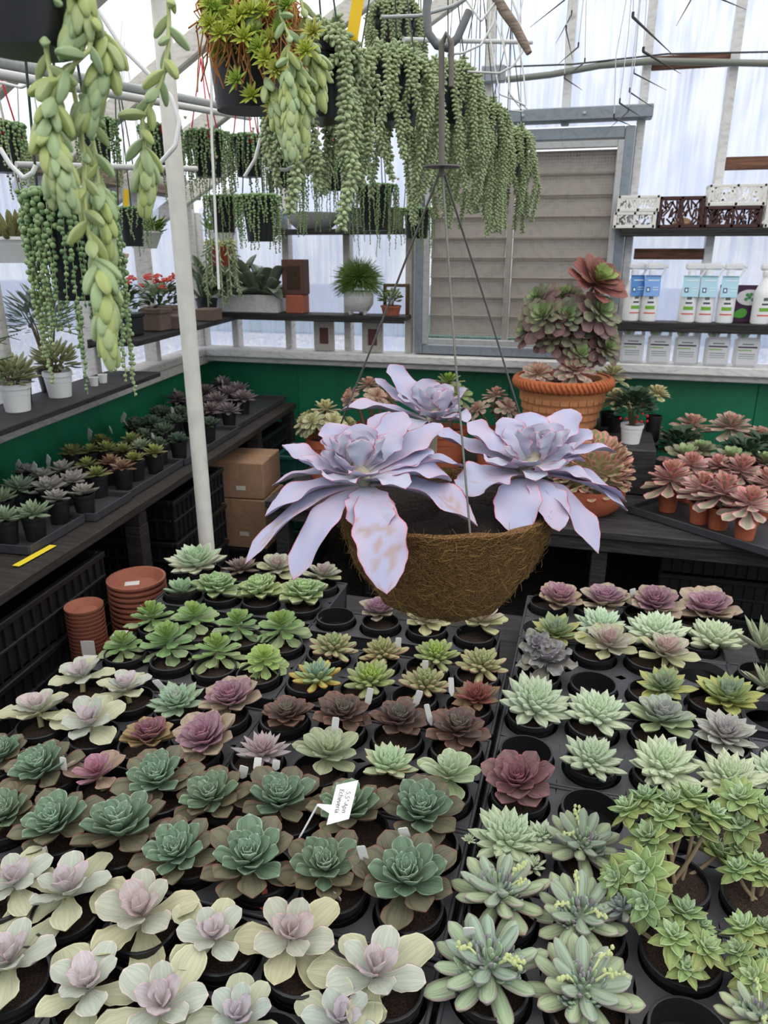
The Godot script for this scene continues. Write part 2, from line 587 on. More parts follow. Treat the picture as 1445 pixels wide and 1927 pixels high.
# one leaf, one metre long: base at the origin, running along x, upper side y.
# o: shape, fat (thickness), cup, bend (degrees it curls up), wave, face, tip, rim (colours), rimw (width of the coloured margin), stripe (colour of the middle)
func leaf(o: Dictionary) -> ArrayMesh:
	var key = "leaf" + str(o)
	if kept.has(key):
		return kept[key]
	var prof: Array = SHAPES[o.shape]
	var ts = [0.0, 0.12, 0.28, 0.44, 0.58, 0.7, 0.8, 0.88, 0.94, 0.98, 1.0]
	var rw: float = o.get("rimw", 0.12)
	var ss = [1.0, 1.0 - rw * 0.55, 1.0 - rw * 1.2, 0.4, 0.0, -0.4, rw * 1.2 - 1.0, rw * 0.55 - 1.0, -1.0]
	var face_: Color = hexl(o.face)
	var tip: Color = hexl(o.get("tip", o.face))
	var base: Color = hexl(o.get("base", o.face))
	var rim: Color = hexl(o.get("rim", o.face))
	var mid: Color = hexl(o.get("stripe", o.face))
	var bend = deg_to_rad(o.get("bend", 20.0))
	var cup: float = o.get("cup", 0.3)
	var fat: float = o.get("fat", 0.06)
	var wave: float = o.get("wave", 0.0)
	var rows = []
	var cols = []
	var uvs = []
	var x = 0.0
	var y = 0.0
	var pt = 0.0
	for t in ts:
		var ang = bend * (t - 0.35) - deg_to_rad(o.get("droop", 0.0)) * t * t
		x += cos(ang) * (t - pt)
		y += sin(ang) * (t - pt)
		pt = t
		var nn = Vector3(-sin(ang), cos(ang), 0)
		var w = width_at(prof, t)
		var th: float = fat * (0.35 + 0.65 * sin(PI * clampf(t * 0.9 + 0.08, 0, 1))) * minf(1.0, w / 0.06)
		var row = PackedVector3Array()
		var col = PackedColorArray()
		var uv = PackedVector2Array()
		for pass_ in 2:
			for k in ss.size():
				if pass_ == 1 and (k == 0 or k == ss.size() - 1):
					continue
				var s: float = ss[k] if pass_ == 0 else ss[ss.size() - 1 - k]
				var body = (1.0 - s * s)
				var lift: float = cup * w * s * s + wave * w * absf(s) * sin(t * 17.0 + s * 2.0)
				var off: float = lift + (th * (0.85 if fat > 0.1 else 0.35) * body if pass_ == 0 else -th * body)
				row.append(Vector3(x, y, w * s) + nn * off)
				var cc = face_.lerp(tip, smoothstep(0.55, 1.0, t)).lerp(base, smoothstep(0.4, 0.0, t))
				if absf(s) < 0.5:
					cc = cc.lerp(mid, 1.0 if s == 0.0 else 0.75)
				if absf(s) > 1.0 - rw * 0.6 or t > 0.975:
					cc = rim
				elif absf(s) > 0.5 and o.has("stripe"):
					cc = cc.lerp(rim, 0.45)
				col.append(cc)
				uv.append(Vector2(s * 0.5 + 0.5, t * 0.5 + (0.0 if pass_ == 0 else 0.5)))
		rows.append(row)
		cols.append(col)
		uvs.append(uv)
	var m = MB.new()
	m.skin(rows, cols, true, uvs)
	kept[key] = m.mesh()
	return kept[key]

func leaf_mat(tint := Color.WHITE, rough := 0.55, texture := "leaf") -> StandardMaterial3D:
	return mat(tint, rough, texture, 1.0, {"uv": true, "vc": true, "spec": 0.4, "back": Color(0.16, 0.16, 0.14)})

func spin(az: float, pitch: float, roll := 0.0) -> Basis:
	var x = Vector3(cos(az) * cos(pitch), sin(pitch), sin(az) * cos(pitch))
	var z = Vector3(-sin(az), 0, cos(az))
	var y = z.cross(x)
	return Basis(x, y, z) * Basis(Vector3.RIGHT, roll)

# kinds of rosettes: n leaves from the outside in; pitch of the outer and inner leaves; length of the inner ones; colours of outer, middle and inner leaves
var KINDS := {}

func kinds() -> void:
	KINDS = {
		"dark": {"shape": "spoon", "n": 34, "p": [8, 74], "inner": 0.27, "w": [1.0, 1.05], "rimw": 0.14, "cup": 0.42, "bend": 24,
			"out": [rgb(116, 114, 92), rgb(134, 98, 84)], "mid": [rgb(112, 138, 112), rgb(160, 180, 154)], "in": [rgb(130, 158, 134), rgb(196, 214, 190)],
			"label": "dark green echeveria rosette with brownish outer leaves in black pot", "group": "dark green echeverias"},
		"pale": {"shape": "broad", "n": 14, "p": [2, 74], "inner": 0.3, "w": [0.98, 1.15], "rimw": 0.1, "cup": 0.34, "bend": 14, "wave": 0.1, "tex": "streak", "droop": 8,
			"out": [rgb(186, 188, 158), rgb(210, 206, 172)], "mid": [rgb(180, 187, 172), rgb(214, 198, 190)], "in": [rgb(194, 184, 186), rgb(224, 184, 194)],
			"label": "pale variegated echeveria with broad grey-cream leaves in black pot", "group": "pale variegated echeverias"},
		"purple": {"shape": "spoon", "n": 32, "p": [10, 74], "inner": 0.3, "w": [1.05, 1.1], "rimw": 0.1, "cup": 0.4, "bend": 22,
			"out": [rgb(170, 156, 134), rgb(190, 158, 144)], "mid": [rgb(158, 128, 138), rgb(202, 154, 162)], "in": [rgb(156, 116, 134), rgb(204, 146, 160)],
			"label": "dusky purple echeveria rosette with pink leaf edges in black pot", "group": "dusky purple echeverias"},
		"purpleD": {"shape": "spoon", "n": 30, "p": [14, 74], "inner": 0.3, "w": [1.05, 1.1], "rimw": 0.1, "cup": 0.5, "bend": 26,
			"out": [rgb(160, 142, 104), rgb(190, 156, 116)], "mid": [rgb(132, 94, 102), rgb(190, 138, 118)], "in": [rgb(130, 88, 102), rgb(184, 120, 132)],
			"label": "deep maroon echeveria rosette with tan outer leaves", "group": ""},
		"redpurple": {"shape": "spoon", "n": 28, "p": [12, 74], "inner": 0.28, "w": [1.15, 1.15], "rimw": 0.1, "cup": 0.45, "bend": 24,
			"out": [rgb(142, 110, 104), rgb(176, 112, 118)], "mid": [rgb(146, 106, 106), rgb(194, 120, 130)], "in": [rgb(140, 94, 102), rgb(198, 108, 128)],
			"label": "red-purple echeveria with pink-rimmed rounded leaves beside an empty tray hole", "group": ""},
		"pinkopen": {"shape": "spoon", "n": 15, "p": [10, 68], "inner": 0.32, "w": [1.05, 1.1], "rimw": 0.1, "cup": 0.3, "bend": 10,
			"out": [rgb(160, 136, 116), rgb(190, 148, 140)], "mid": [rgb(164, 120, 130), rgb(198, 146, 154)], "in": [rgb(170, 114, 130), rgb(206, 136, 152)],
			"label": "open mauve-pink echeveria with few leaves among dark green rosettes", "group": ""},
		"lilac": {"shape": "lance", "n": 38, "p": [2, 76], "inner": 0.3, "w": [0.95, 1.1], "rimw": 0.12, "cup": 0.25, "bend": 22, "fat": 0.1,
			"out": [rgb(168, 164, 170), rgb(190, 174, 170)], "mid": [rgb(178, 166, 170), rgb(206, 184, 184)], "in": [rgb(182, 162, 170), rgb(208, 180, 182)],
			"label": "lilac-grey spiky echeveria with two printed tags tucked under its leaves", "group": ""},
		"brown": {"shape": "spoon", "n": 38, "p": [6, 76], "inner": 0.26, "w": [1.0, 1.0], "rimw": 0.12, "cup": 0.4, "bend": 24,
			"out": [rgb(112, 92, 80), rgb(160, 104, 88)], "mid": [rgb(106, 92, 88), rgb(150, 104, 94)], "in": [rgb(112, 110, 96), rgb(164, 144, 124)],
			"label": "brown-bronze echeveria rosette with reddish edges in black pot", "group": "brown-bronze echeverias"},
		"mint": {"shape": "keel", "n": 62, "p": [6, 80], "inner": 0.32, "w": [0.82, 0.95], "rimw": 0.1, "cup": 0.15, "bend": 30, "fat": 0.14,
			"out": [rgb(188, 200, 170), rgb(210, 220, 192)], "mid": [rgb(188, 206, 176), rgb(216, 228, 204)], "in": [rgb(182, 206, 170), rgb(216, 230, 198)],
			"label": "dense mint green echeveria rosette in black pot", "group": "mint green echeverias"},
		"mintS": {"shape": "keel", "n": 20, "p": [16, 78], "inner": 0.4, "w": [1.0, 1.05], "rimw": 0.1, "cup": 0.3, "bend": 26, "fat": 0.1,
			"out": [rgb(150, 176, 146), rgb(178, 198, 166)], "mid": [rgb(146, 178, 146), rgb(182, 206, 172)], "in": [rgb(150, 184, 146), rgb(190, 212, 172)],
			"label": "small grey-green echeveria sitting low in its black pot", "group": ""},
		"mintR": {"shape": "keel", "n": 52, "p": [4, 82], "inner": 0.28, "w": [0.95, 1.05], "rimw": 0.12, "cup": 0.3, "bend": 34, "fat": 0.09,
			"out": [rgb(156, 176, 144), rgb(182, 174, 148)], "mid": [rgb(160, 186, 156), rgb(198, 208, 182)], "in": [rgb(178, 194, 170), rgb(216, 204, 190)],
			"label": "tight mint green echeveria with rosy leaf tips beside a purple rosette", "group": ""},
		"mintY": {"shape": "keel", "n": 46, "p": [12, 80], "inner": 0.34, "w": [0.95, 1.05], "rimw": 0.12, "cup": 0.3, "bend": 30, "fat": 0.11,
			"out": [rgb(176, 190, 152), rgb(226, 198, 164)], "mid": [rgb(172, 198, 160), rgb(206, 216, 178)], "in": [rgb(170, 200, 164), rgb(212, 222, 184)],
			"label": "compact yellowish mint echeveria with peach leaf tips in black pot", "group": ""},
		"mintC": {"shape": "keel", "n": 66, "p": [4, 82], "inner": 0.3, "w": [0.8, 0.95], "rimw": 0.1, "cup": 0.15, "bend": 32, "fat": 0.14,
			"out": [rgb(176, 190, 156), rgb(202, 210, 180)], "mid": [rgb(172, 192, 158), rgb(206, 220, 190)], "in": [rgb(166, 188, 154), rgb(206, 220, 190)],
			"label": "mint green echeveria clump with small offset rosettes at its side", "group": ""},
		"cream": {"shape": "keel", "n": 46, "p": [4, 78], "inner": 0.3, "w": [1.0, 1.05], "rimw": 0.14, "cup": 0.3, "bend": 24, "fat": 0.08,
			"out": [rgb(206, 208, 178), rgb(228, 206, 188)], "mid": [rgb(188, 206, 170), rgb(224, 226, 200)], "in": [rgb(170, 198, 154), rgb(212, 222, 190)],
			"label": "cream-edged frilly green rosette at the foot of the white pole", "group": ""},
		"hairy": {"shape": "spoon", "n": 44, "p": [2, 80], "inner": 0.34, "w": [0.95, 1.0], "rimw": 0.16, "cup": 0.5, "bend": 34, "fat": 0.13,
			"out": [rgb(146, 160, 106), rgb(192, 204, 164)], "mid": [rgb(138, 162, 108), rgb(190, 210, 166)], "in": [rgb(146, 178, 116), rgb(196, 220, 166)],
			"label": "plump fresh green rosette with frosted leaf edges in black pot", "group": "plump fresh green rosettes"},
		"leafy": {"shape": "paddle", "n": 34, "p": [-14, 66], "inner": 0.34, "w": [1.1, 1.1], "rimw": 0.12, "cup": 0.2, "bend": 12, "fat": 0.045, "rise": 0.55,
			"out": [rgb(152, 170, 124), rgb(172, 188, 144)], "mid": [rgb(134, 166, 104), rgb(168, 194, 134)], "in": [rgb(150, 178, 98), rgb(178, 200, 120)],
			"label": "bright green leafy rosette with open paddle leaves in black pot", "group": "bright green leafy rosettes"},
		"leafyY": {"shape": "paddle", "n": 32, "p": [-14, 66], "inner": 0.34, "w": [1.15, 1.1], "rimw": 0.16, "cup": 0.2, "bend": 10, "fat": 0.045, "rise": 0.55,
			"out": [rgb(150, 172, 112), rgb(198, 208, 132)], "mid": [rgb(148, 176, 102), rgb(206, 214, 132)], "in": [rgb(164, 194, 102), rgb(214, 222, 142)],
			"label": "small lime rosette with yellow variegated edges in front of leafy green ones", "group": ""},
		"olive": {"shape": "broad", "n": 20, "p": [4, 70], "inner": 0.34, "w": [0.85, 0.9], "rimw": 0.1, "cup": 0.25, "bend": 14, "fat": 0.05,
			"out": [rgb(160, 168, 134), rgb(180, 182, 150)], "mid": [rgb(164, 174, 142), rgb(188, 194, 166)], "in": [rgb(174, 186, 150), rgb(198, 206, 176)],
			"label": "soft olive green echeveria with large flat lower leaves", "group": ""},
		"paleG": {"shape": "broad", "n": 18, "p": [2, 70], "inner": 0.36, "w": [0.85, 0.9], "rimw": 0.12, "cup": 0.3, "bend": 16, "fat": 0.06,
			"out": [rgb(162, 182, 142), rgb(200, 206, 168)], "mid": [rgb(170, 188, 152), rgb(212, 218, 182)], "in": [rgb(174, 194, 162), rgb(216, 222, 192)],
			"label": "pale green echeveria with round leaves beside the red-purple rosette", "group": ""},
		"olivepurple": {"shape": "lance", "n": 30, "p": [4, 76], "inner": 0.3, "w": [1.0, 1.05], "rimw": 0.12, "cup": 0.3, "bend": 22, "fat": 0.07,
			"out": [rgb(128, 118, 106), rgb(150, 118, 116)], "mid": [rgb(130, 116, 110), rgb(160, 128, 126)], "in": [rgb(140, 128, 116), rgb(170, 140, 132)],
			"label": "muted purple-brown rosette behind the plump green ones", "group": ""},
		"rosegrey": {"shape": "spoon", "n": 22, "p": [2, 70], "inner": 0.36, "w": [0.9, 0.95], "rimw": 0.12, "cup": 0.35, "bend": 20,
			"out": [rgb(178, 180, 140), rgb(208, 188, 156)], "mid": [rgb(176, 174, 154), rgb(206, 180, 168)], "in": [rgb(188, 164, 156), rgb(210, 176, 172)],
			"label": "pale green echeveria with a rosy grey heart in black pot", "group": "green echeverias with rosy hearts"},
		"greenS": {"shape": "keel", "n": 38, "p": [6, 76], "inner": 0.34, "w": [0.9, 0.95], "rimw": 0.12, "cup": 0.3, "bend": 22, "fat": 0.08,
			"out": [rgb(166, 172, 108), rgb(184, 186, 124)], "mid": [rgb(140, 160, 116), rgb(168, 184, 142)], "in": [rgb(142, 162, 136), rgb(170, 188, 160)],
			"label": "green echeveria with yellow-green lower leaves in black pot", "group": "green echeverias with yellowing lower leaves"},
		"yelgreen": {"shape": "keel", "n": 40, "p": [10, 76], "inner": 0.36, "w": [0.95, 0.95], "rimw": 0.12, "cup": 0.35, "bend": 24, "fat": 0.08,
			"out": [rgb(168, 170, 100), rgb(192, 190, 118)], "mid": [rgb(146, 162, 108), rgb(182, 190, 128)], "in": [rgb(140, 158, 134), rgb(166, 178, 150)],
			"label": "large yellow-green echeveria with blue-green heart by the table's right side", "group": ""},
		"greyolive": {"shape": "spoon", "n": 28, "p": [6, 74], "inner": 0.36, "w": [0.95, 0.95], "rimw": 0.12, "cup": 0.35, "bend": 20,
			"out": [rgb(160, 172, 130), rgb(182, 188, 152)], "mid": [rgb(160, 168, 148), rgb(186, 190, 172)], "in": [rgb(160, 160, 154), rgb(190, 184, 178)],
			"label": "grey-olive echeveria with spoon leaves behind a mint rosette", "group": ""},
		"grey": {"shape": "keel", "n": 46, "p": [4, 78], "inner": 0.3, "w": [1.05, 1.05], "rimw": 0.14, "cup": 0.3, "bend": 24, "fat": 0.08,
			"out": [rgb(164, 170, 160), rgb(186, 188, 178)], "mid": [rgb(164, 164, 160), rgb(194, 190, 186)], "in": [rgb(162, 160, 164), rgb(198, 192, 192)],
			"label": "silver-grey echeveria with lilac heart tilted in its black pot", "group": ""},
		"jelly": {"shape": "finger", "n": 44, "p": [0, 80], "inner": 0.4, "w": [1.1, 1.15], "rimw": 0.2, "cup": 0.05, "bend": 22, "fat": 0.15,
			"out": [rgb(168, 166, 122), rgb(206, 164, 142)], "mid": [rgb(150, 158, 110), rgb(186, 158, 128)], "in": [rgb(144, 156, 104), rgb(178, 176, 128)],
			"label": "small olive rosette of stubby fingers with pinkish tips in black pot", "group": "small stubby-leaved rosettes with pinkish tips"},
		"jellyG": {"shape": "finger", "n": 42, "p": [4, 80], "inner": 0.4, "w": [1.15, 1.15], "rimw": 0.2, "cup": 0.05, "bend": 24, "fat": 0.14,
			"out": [rgb(160, 170, 118), rgb(176, 172, 128)], "mid": [rgb(146, 164, 98), rgb(174, 184, 124)], "in": [rgb(152, 180, 84), rgb(182, 200, 112)],
			"label": "small green rosette of stubby fingers with lime heart in black pot", "group": "small stubby-leaved rosettes with lime hearts"},
		"redS": {"shape": "keel", "n": 46, "p": [4, 80], "inner": 0.34, "w": [0.95, 1.0], "rimw": 0.12, "cup": 0.3, "bend": 24, "fat": 0.09,
			"out": [rgb(124, 104, 78), rgb(142, 92, 78)], "mid": [rgb(138, 84, 76), rgb(160, 98, 90)], "in": [rgb(142, 84, 80), rgb(168, 110, 100)],
			"label": "small brick-red rosette at the tray corner in black pot", "group": ""},
		"fingerY": {"shape": "finger", "n": 30, "p": [4, 78], "inner": 0.42, "w": [1.05, 1.1], "rimw": 0.2, "cup": 0.05, "bend": 14, "fat": 0.13,
			"out": [rgb(190, 176, 96), rgb(214, 158, 80)], "mid": [rgb(156, 176, 124), rgb(186, 192, 130)], "in": [rgb(140, 166, 142), rgb(164, 180, 148)],
			"label": "blue-green finger-leaved succulent with orange-yellow outer tips", "group": ""},
		"finger": {"shape": "finger", "n": 17, "p": [-2, 36], "inner": 0.74, "w": [1.25, 1.2], "rimw": 0.2, "cup": 0.05, "bend": 22, "fat": 0.13,
			"out": [rgb(166, 182, 144), rgb(164, 144, 134)], "mid": [rgb(166, 182, 146), rgb(164, 154, 144)], "in": [rgb(156, 174, 150), rgb(164, 162, 154)],
			"label": "big finger-leaved succulent with crested grey heart and yellow buds", "group": "finger-leaved crested succulents"},
		"crinkle": {"shape": "broad", "n": 16, "p": [0, 60], "inner": 0.4, "w": [0.9, 0.9], "rimw": 0.12, "cup": 0.2, "bend": 10, "fat": 0.05, "wave": 0.3,
			"out": [rgb(132, 132, 120), rgb(150, 134, 138)], "mid": [rgb(130, 130, 128), rgb(158, 146, 152)], "in": [rgb(134, 128, 134), rgb(170, 156, 166)],
			"label": "crinkled grey-purple succulent lying loose over the tray edge", "group": ""},
		"stoneG": {"shape": "keel", "n": 20, "p": [6, 78], "inner": 0.34, "w": [1.1, 1.1], "rimw": 0.1, "cup": 0.3, "bend": 24, "fat": 0.1,
			"out": [rgb(150, 146, 140), rgb(176, 168, 160)], "mid": [rgb(162, 160, 154), rgb(196, 190, 182)], "in": [rgb(170, 166, 162), rgb(206, 200, 194)],
			"label": "tight silver-grey rosette in small pot on the side bench", "group": "silver-grey rosettes on the side bench"},
		"bluegreen": {"shape": "lance", "n": 26, "p": [2, 74], "inner": 0.4, "w": [1.0, 1.0], "rimw": 0.1, "cup": 0.3, "bend": 20, "fat": 0.08,
			"out": [rgb(136, 152, 124), rgb(160, 172, 146)], "mid": [rgb(146, 164, 134), rgb(170, 184, 156)], "in": [rgb(156, 176, 142), rgb(180, 196, 164)],
			"label": "soft grey-green spiky rosette in small pot near the yellow tag", "group": "grey-green rosettes near the yellow tag"},
		"olivered": {"shape": "lance", "n": 22, "p": [0, 72], "inner": 0.4, "w": [1.1, 1.1], "rimw": 0.1, "cup": 0.3, "bend": 18, "fat": 0.07,
			"out": [rgb(128, 128, 84), rgb(150, 120, 94)], "mid": [rgb(134, 144, 84), rgb(160, 156, 108)], "in": [rgb(150, 164, 88), rgb(176, 178, 110)],
			"label": "olive green rosette tinged red in small black pot on the side bench", "group": "olive rosettes on the side bench"},
		"rust": {"shape": "lance", "n": 22, "p": [0, 72], "inner": 0.4, "w": [1.1, 1.1], "rimw": 0.1, "cup": 0.3, "bend": 18, "fat": 0.07,
			"out": [rgb(128, 104, 84), rgb(150, 104, 90)], "mid": [rgb(150, 116, 96), rgb(170, 126, 110)], "in": [rgb(156, 130, 100), rgb(180, 146, 120)],
			"label": "rust-brown rosette at the front of a side bench tray", "group": "rust-brown rosettes on the side bench"},
		"button": {"shape": "bean", "n": 40, "p": [0, 84], "inner": 0.5, "w": [1.0, 1.0], "rimw": 0.1, "cup": 0.4, "bend": 50, "fat": 0.12,
			"out": [rgb(70, 84, 66), rgb(96, 106, 88)], "mid": [rgb(74, 92, 72), rgb(104, 118, 98)], "in": [rgb(82, 102, 78), rgb(112, 128, 104)],
			"label": "round dark green button-like rosette in small pot on the side bench", "group": "dark button rosettes on the side bench"},
		"mauve": {"shape": "lance", "n": 26, "p": [-6, 66], "inner": 0.45, "w": [1.0, 1.0], "rimw": 0.1, "cup": 0.3, "bend": 16, "fat": 0.07,
			"out": [rgb(124, 112, 116), rgb(148, 132, 134)], "mid": [rgb(134, 118, 122), rgb(160, 142, 144)], "in": [rgb(146, 128, 130), rgb(172, 154, 152)],
			"label": "mauve-grey spiky rosette in the crowded far tray of the side bench", "group": "mauve-grey rosettes on the side bench"},
		"sun": {"shape": "paddle", "n": 40, "p": [-20, 70], "inner": 0.36, "w": [1.1, 1.15], "rimw": 0.3, "cup": 0.2, "bend": 10, "fat": 0.04, "stripes": true, "rise": 0.45,
			"out": [rgb(214, 200, 186), rgb(220, 164, 160), rgb(146, 148, 122)], "mid": [rgb(230, 198, 190), rgb(228, 150, 156), rgb(160, 152, 128)], "in": [rgb(226, 172, 168), rgb(224, 130, 140), rgb(160, 146, 104)],
			"label": "pink and cream striped aeonium in a small terracotta pot", "group": "striped aeoniums in terracotta pots"},
		"sunY": {"shape": "paddle", "n": 38, "p": [-24, 74], "inner": 0.36, "w": [1.1, 1.15], "rimw": 0.3, "cup": 0.2, "bend": 10, "fat": 0.04, "stripes": true,
			"out": [rgb(206, 204, 160), rgb(222, 196, 166), rgb(140, 154, 98)], "mid": [rgb(226, 220, 170), rgb(232, 208, 176), rgb(156, 168, 104)], "in": [rgb(232, 228, 170), rgb(236, 214, 180), rgb(170, 178, 110)],
			"label": "", "group": ""},
		"sunP": {"shape": "paddle", "n": 36, "p": [-20, 70], "inner": 0.36, "w": [1.1, 1.15], "rimw": 0.3, "cup": 0.2, "bend": 10, "fat": 0.04, "stripes": true,
			"out": [rgb(214, 192, 178), rgb(226, 172, 164), rgb(152, 156, 122)], "mid": [rgb(230, 202, 188), rgb(234, 164, 160), rgb(150, 154, 118)], "in": [rgb(232, 184, 174), rgb(232, 148, 150), rgb(160, 162, 114)],
			"label": "", "group": ""},
		"aeonium": {"shape": "paddle", "n": 36, "p": [-10, 72], "inner": 0.34, "w": [1.15, 1.1], "rimw": 0.16, "cup": 0.2, "bend": 8, "fat": 0.035,
			"out": [rgb(138, 110, 104), rgb(152, 102, 102)], "mid": [rgb(140, 142, 112), rgb(156, 126, 116)], "in": [rgb(152, 172, 118), rgb(172, 186, 136)],
			"label": "", "group": ""},
		"aeoniumR": {"shape": "paddle", "n": 32, "p": [10, 72], "inner": 0.4, "w": [1.1, 1.1], "rimw": 0.16, "cup": 0.2, "bend": 6, "fat": 0.035,
			"out": [rgb(150, 94, 88), rgb(160, 96, 94)], "mid": [rgb(150, 104, 92), rgb(164, 106, 100)], "in": [rgb(152, 174, 104), rgb(170, 186, 118)],
			"label": "", "group": ""},
		"aeoniumG": {"shape": "paddle", "n": 34, "p": [-10, 72], "inner": 0.34, "w": [0.9, 1.0], "rimw": 0.16, "cup": 0.2, "bend": 8, "fat": 0.035,
			"out": [rgb(150, 158, 118), rgb(176, 156, 132)], "mid": [rgb(150, 172, 110), rgb(184, 182, 142)], "in": [rgb(140, 178, 66), rgb(166, 196, 96)],
			"label": "", "group": ""},
		"fuzzy": {"shape": "lance", "n": 18, "p": [-12, 70], "inner": 0.42, "w": [1.7, 1.6], "rimw": 0.16, "cup": 0.28, "bend": 14, "fat": 0.12,
			"out": [rgb(138, 154, 92), rgb(172, 172, 116)], "mid": [rgb(134, 160, 100), rgb(182, 200, 152)], "in": [rgb(156, 180, 134), rgb(202, 216, 186)],
			"label": "", "group": ""},
		"aloe": {"shape": "lance", "n": 14, "p": [22, 80], "inner": 0.7, "w": [0.5, 0.55], "rimw": 0.14, "cup": 0.5, "bend": 10, "fat": 0.06,
			"out": [rgb(176, 170, 146), rgb(200, 196, 168)], "mid": [rgb(168, 176, 140), rgb(206, 206, 176)], "in": [rgb(172, 182, 142), rgb(210, 210, 178)],
			"label": "pale spiky aloe in black pot at the table's right edge", "group": "pale spiky aloes"},
		"greyfinger": {"shape": "finger", "n": 16, "p": [4, 76], "inner": 0.5, "w": [1.3, 1.3], "rimw": 0.2, "cup": 0.05, "bend": 16, "fat": 0.15,
			"out": [rgb(120, 128, 120), rgb(136, 126, 128)], "mid": [rgb(116, 130, 128), rgb(134, 136, 136)], "in": [rgb(122, 138, 134), rgb(140, 150, 146)],
			"label": "", "group": ""},
	}

# the leaves of one rosette as children of parent, centred on `at`, of radius rad
func rosette(parent: Node3D, kind: String, at: Vector3, rad: float, tint := Color.WHITE, tilt := Basis(), thin := 1.0, called := "leaf") -> void:
	var k: Dictionary = KINDS[kind]
	var n = int(k.n * thin * (1.3 if k.n > 15 and k.n < 34 else 1.1))
	var m = leaf_mat(tint, 0.55, k.get("tex", "leaf"))
	var sets = []
	for part_ in ["out", "mid", "in"]:
		var cs: Array = k[part_]
		var o = {"shape": k.shape, "face": cs[0], "rim": cs[1], "rimw": k.rimw, "cup": k.cup, "bend": k.bend, "fat": k.get("fat", 0.065), "wave": k.get("wave", 0.0), "droop": k.get("droop", 0.0)}
		if cs.size() > 2:
			o.stripe = cs[2]
		sets.append(leaf(o))
	var a0 = rng.randf() * TAU
	var rise: float = k.get("rise", 0.22)
	for j in n:
		var f = float(j) / maxf(1.0, n - 1)
		var az = a0 + j * 2.39996 + rng.randf_range(-0.12, 0.12)
		var pitch = deg_to_rad(lerpf(k.p[0], k.p[1], pow(f, 1.15)) + rng.randf_range(-6, 6))
		var len_ = rad * lerpf(1.04, k.inner, pow(f, 0.85)) * rng.randf_range(0.9, 1.08)
		var wid: float = len_ * lerpf(k.w[0], k.w[1], f) * rng.randf_range(0.93, 1.07)
		var which = 0 if f < 0.24 else (1 if f < 0.64 else 2)
		var dirb = spin(az, pitch, rng.randf_range(-0.12, 0.12))
		var b = Basis(dirb.x * len_, dirb.y * len_, dirb.z * wid)
		var p = Vector3(cos(az), 0, sin(az)) * rad * 0.05 * (1 - f) + Vector3.UP * rad * rise * (f - 0.25)
		part(called, sets[which], m, parent, Transform3D(tilt * b, at + tilt * p))

func pot_mesh(r: float, h: float, lip := 0.1) -> ArrayMesh:
	var key = "pot%.4f %.4f %.2f" % [r, h, lip]
	if not kept.has(key):
		var m = MB.new()
		var b = r * 0.76
		m.lathe([Vector2(0, 0), Vector2(b, 0), Vector2(lerpf(b, r, 1 - lip) * 0.97, h * (1 - lip)), Vector2(r, h * (1 - lip)), Vector2(r, h * 0.995), Vector2(r - 0.001, h), Vector2(r - 0.004, h), Vector2(r * 0.93, h * (1 - lip)), Vector2(r * 0.9, h * 0.6), Vector2(0, h * 0.6)], 26)
		kept[key] = m.mesh()
	return kept[key]

func soil_mesh(r: float) -> ArrayMesh:
	var key = "soil%.4f" % r
	if not kept.has(key):
		var f = FastNoiseLite.new()
		f.seed = 4
		f.frequency = 90.0
		var rows = []
		for j in 6:
			var row = PackedVector3Array()
			for s in 22:
				var a = TAU * s / 22
				var q: float = r * (1 - j / 5.0)
				var p = Vector3(cos(a) * q, 0, sin(a) * q)
				p.y = f.get_noise_2d(p.x, p.z) * 0.006 + 0.004 * j / 5.0
				row.append(p)
			rows.append(row)
		var m = MB.new()
		m.skin(rows, [])
		kept[key] = m.mesh()
	return kept[key]

func tints(spread := 0.06) -> Color:
	var v = snappedf(1.0 + rng.randf_range(-spread, spread * 0.5), 0.03)
	var w = snappedf(rng.randf_range(-0.02, 0.02), 0.02)
	return Color(clampf(v + w, 0, 1), clampf(v, 0, 1), clampf(v - w, 0, 1))

var pot_black: StandardMaterial3D
var pot_clay: StandardMaterial3D
var soil_m: StandardMaterial3D
var tag_white: StandardMaterial3D

# a potted rosette; spot is the middle of the pot's base, heart the middle of the rosette
func potted(kind: String, spot: Vector3, heart: Vector3, rad: float, pr: float, ph: float, clay := false, label := "", group := "?", called := "potted_succulent") -> Node3D:
	var k: Dictionary = KINDS[kind]
	var t = thing(called, label if label else k.label, "plant", spot, 0.0, k.group if group == "?" else group)
	part("pot", pot_mesh(pr, ph, 0.22 if clay else 0.1), pot_clay if clay else pot_black, t)
	part("soil", soil_mesh(pr * 0.94), soil_m, t, Transform3D(Basis(), Vector3(0, ph * 0.78, 0)))
	var at = heart - spot
	if kind in ["leafy", "leafyY", "sun", "pale", "pinkopen", "fingerY", "olive", "jelly", "jellyG", "greenS"]:
		var m = MB.new()
		m.tube([Vector3(at.x * 0.4, ph * 0.82, at.z * 0.4), Vector3(at.x * 0.8, (ph + at.y) / 2, at.z * 0.8), at], [0.006, 0.006, 0.005], 7)
		part("stem", m, mat(rgb(150, 146, 104), 0.7, "blot", 8.0), t)
	var tilt = Basis(Vector3.RIGHT, rng.randf_range(-0.08, 0.22)) * Basis(Vector3.BACK, rng.randf_range(-0.12, 0.12))
	rosette(t, kind, at, rad, tints(), tilt)
	return t

